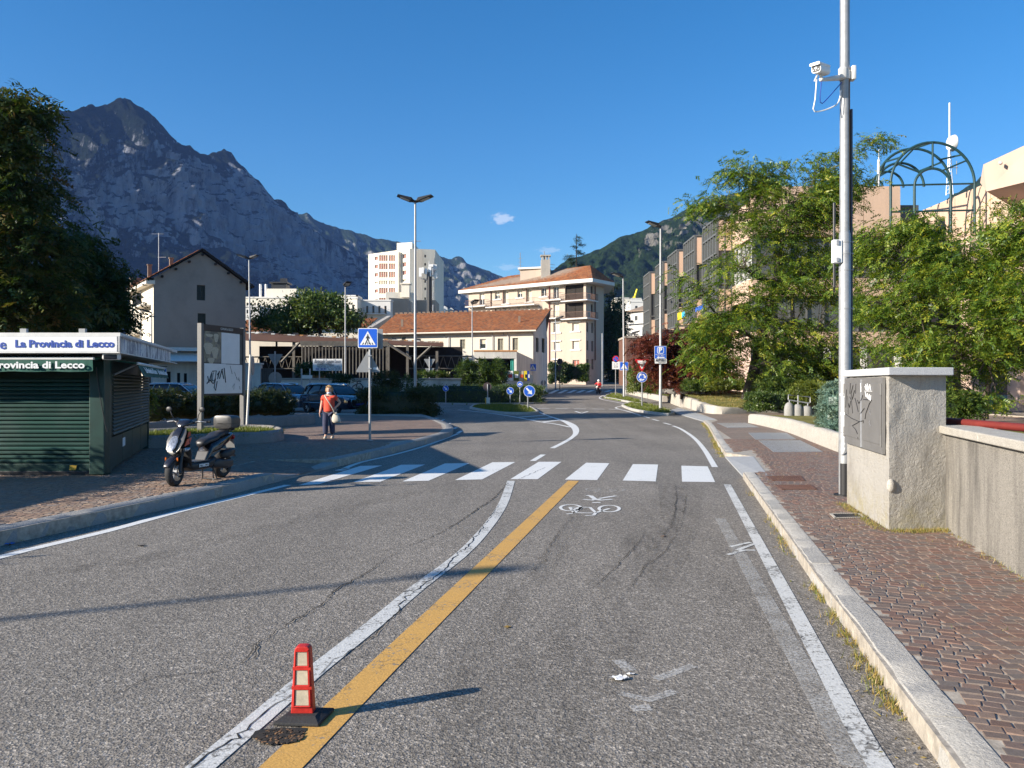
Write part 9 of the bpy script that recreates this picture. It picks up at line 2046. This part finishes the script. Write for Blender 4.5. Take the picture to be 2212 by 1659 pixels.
skin_body('body', V, E_, R, 'skin', w_)
m = MB(); m.ball((0,-0.015,1.375), (0.070,0.080,0.098), 16, 12); m.ball((0,-0.097,1.365), (0.012,0.018,0.020), 8, 6)
for s in (-1,1): m.ball((s*0.072,0,1.37), (0.012,0.02,0.028), 8, 6)
pb(m, 'face', 'skin', w_, smooth=70)
head_parts(w_, (0,-0.005,1.385))
m = MB(); m.loft([(0,0,0,0)]*0 or [(-0.0,1.29,0.05,0.02)]*2, 6); m = MB(); m.ball((0,-0.045,1.285), (0.062,0.055,0.040), 14, 8); pb(m, 'face_mask', 'mask', w_, smooth=70)
skin_body('blouse', [(0,0,.755),(0,0,.93),(0,-.005,1.09),(0,.008,1.19),(-.155,.01,1.175),(-.215,.018,1.055),(.155,.01,1.175),(.235,.028,1.085)], [(0,1),(1,2),(2,3),(3,4),(4,5),(3,6),(6,7)], [(.165,.14),(.165,.145),(.165,.14),(.105,.092),.072,.066,.072,.066], 'shirt', w_, 1)
skin_body('trousers', [(0,0,.83),(-.088,0,.74),(-.102,-.03,.43),(-.098,.0,.11),(.088,0,.74),(.078,.03,.42),(.082,.075,.12)], [(0,1),(1,2),(2,3),(0,4),(4,5),(5,6)], [(.15,.125),.102,.085,.078,.102,.085,.078], 'trousers', w_)
for x, y in ((-.098,-.055),(.084,.03)):
    m = MB(); m.ball((x,y,0.035), (0.045,0.125,0.045), 12, 8); m.ball((x,y+0.06,0.06), (0.042,0.06,0.06), 10, 8); pb(m, 'shoe', 'shoe', w_, smooth=70)
bg = thing('shoulder_bag', 'cream shoulder bag hanging at the hip of the walking woman', 'bag', wq_ + Vector((0.2,-0.1,0.6)), radians(4))
m = MB(); m.lathe([(0.02,0.15),(0.055,0.12),(0.10,0.03),(0.125,-0.06),(0.12,-0.12),(0.07,-0.145),(0.01,-0.147)], (0,0,0), 16); m.v = [Vector((p.x + 0.12*(0.1-p.z), p.y*0.45, p.z + 0.012*sin(p.x*40))) for p in m.v]; pb(m, 'pouch', 'bag', bg, smooth=70)
m = MB(); m.tube(spline([(-0.29,-0.06,0.62),(-0.22,-0.12,0.52),(-0.12,-0.115,0.36),(-0.045,-0.10,0.22),(-0.01,-0.04,0.10)], 0.05), 0.016, 6); m.tube(spline([(-0.29,0.0,0.63),(-0.22,0.20,0.50),(-0.05,0.22,0.25),(0.02,0.05,0.10)], 0.05), 0.016, 6); pb(m, 'strap', 'bag', bg, smooth=60)
# rider
rq = G(*v('C',1607,1390)); rs_ = scooter('motor_scooter', 'red motor scooter ridden away down the sunlit street', rq, radians(97), 'sign_red', 'tail_red', 'sign_red', False, 0.0)
rd = thing('person', 'rider in a red jacket and pale helmet seen from behind on the far scooter', 'person', rq + Vector((0,0,0.75)), radians(97))
V = [(-.30,0,.08),(-.27,0,.25),(-.22,0,.44),(-.20,0,.54),(-.18,0,.66),(-.28,.11,.06),(.10,.17,.0),(.02,.17,-.36),(.14,.17,-.38),(-.28,-.11,.06),(.10,-.17,.0),(.02,-.17,-.36),(.14,-.17,-.38),(-.20,.19,.46),(-.02,.30,.30),(.22,.34,.32),(-.20,-.19,.46),(-.02,-.30,.30),(.22,-.34,.32)]
E_ = [(0,1),(1,2),(2,3),(3,4),(0,5),(5,6),(6,7),(7,8),(0,9),(9,10),(10,11),(11,12),(2,13),(13,14),(14,15),(2,16),(16,17),(17,18)]
R = [(.15,.13),(.15,.12),(.15,.11),.06,.075,.09,.075,.05,.04,.09,.075,.05,.04,.07,.05,.035,.07,.05,.035]
hand(V, E_, R, 15, (1,0.1,-.1), (0,1,0), 0.8); hand(V, E_, R, 18, (1,-.1,-.1), (0,-1,0), 0.8); skin_body('body', V, E_, R, 'skin', rd)
skin_body('jacket', [(-.30,0,.06),(-.27,0,.25),(-.22,0,.45),(-.20,.19,.46),(-.02,.30,.30),(.16,.335,.31),(-.20,-.19,.46),(-.02,-.30,.30),(.16,-.335,.31)], [(0,1),(1,2),(2,3),(3,4),(4,5),(2,6),(6,7),(7,8)], [(.18,.16),(.18,.15),(.17,.13),.088,.066,.05,.088,.066,.05], 'sign_red', rd, 1)
skin_body('trousers', [(-.30,0,.05),(-.28,.11,.05),(.10,.17,.0),(.02,.17,-.33),(-.28,-.11,.05),(.10,-.17,.0),(.02,-.17,-.33)], [(0,1),(1,2),(2,3),(0,4),(4,5),(5,6)], [(.15,.13),.105,.088,.062,.105,.088,.062], 'white_dull', rd)
m = MB(); m.ball((-.17,0,.70), (0.145,0.13,0.14), 16, 10); pb(m, 'helmet', 'white', rd, smooth=70); m = MB(); m.ball((-.10,0,.69), (0.10,0.115,0.06), 12, 8); pb(m, 'visor', 'black', rd, smooth=70)
for s in (-1,1): m = MB(); m.ball((.08,s*.17,-.39), (0.13,0.05,0.05), 10, 8); pb(m, 'shoe', 'black', rd, smooth=70)
# ------------------------------------------------------------------ valley haze
def add_haze(density):
    mb = MB(); mb.para((-2560,-320,-6.5), (5120,0,0), (0,3880,0), (0,0,1060))
    m = bpy.data.materials.new('valley_haze'); m.use_nodes = True; nt = m.node_tree; nt.nodes.clear()
    o = nt.nodes.new('ShaderNodeOutputMaterial'); p = nt.nodes.new('ShaderNodeVolumePrincipled')
    p.inputs['Color'].default_value = (0.22, 0.42, 1.0, 1); p.inputs['Density'].default_value = density; p.inputs['Anisotropy'].default_value = 0.0
    nt.links.new(p.outputs[0], o.inputs['Volume'])
    h = mb.build('haze', m); tag(h, kind='stuff')
add_haze(6.5e-5)
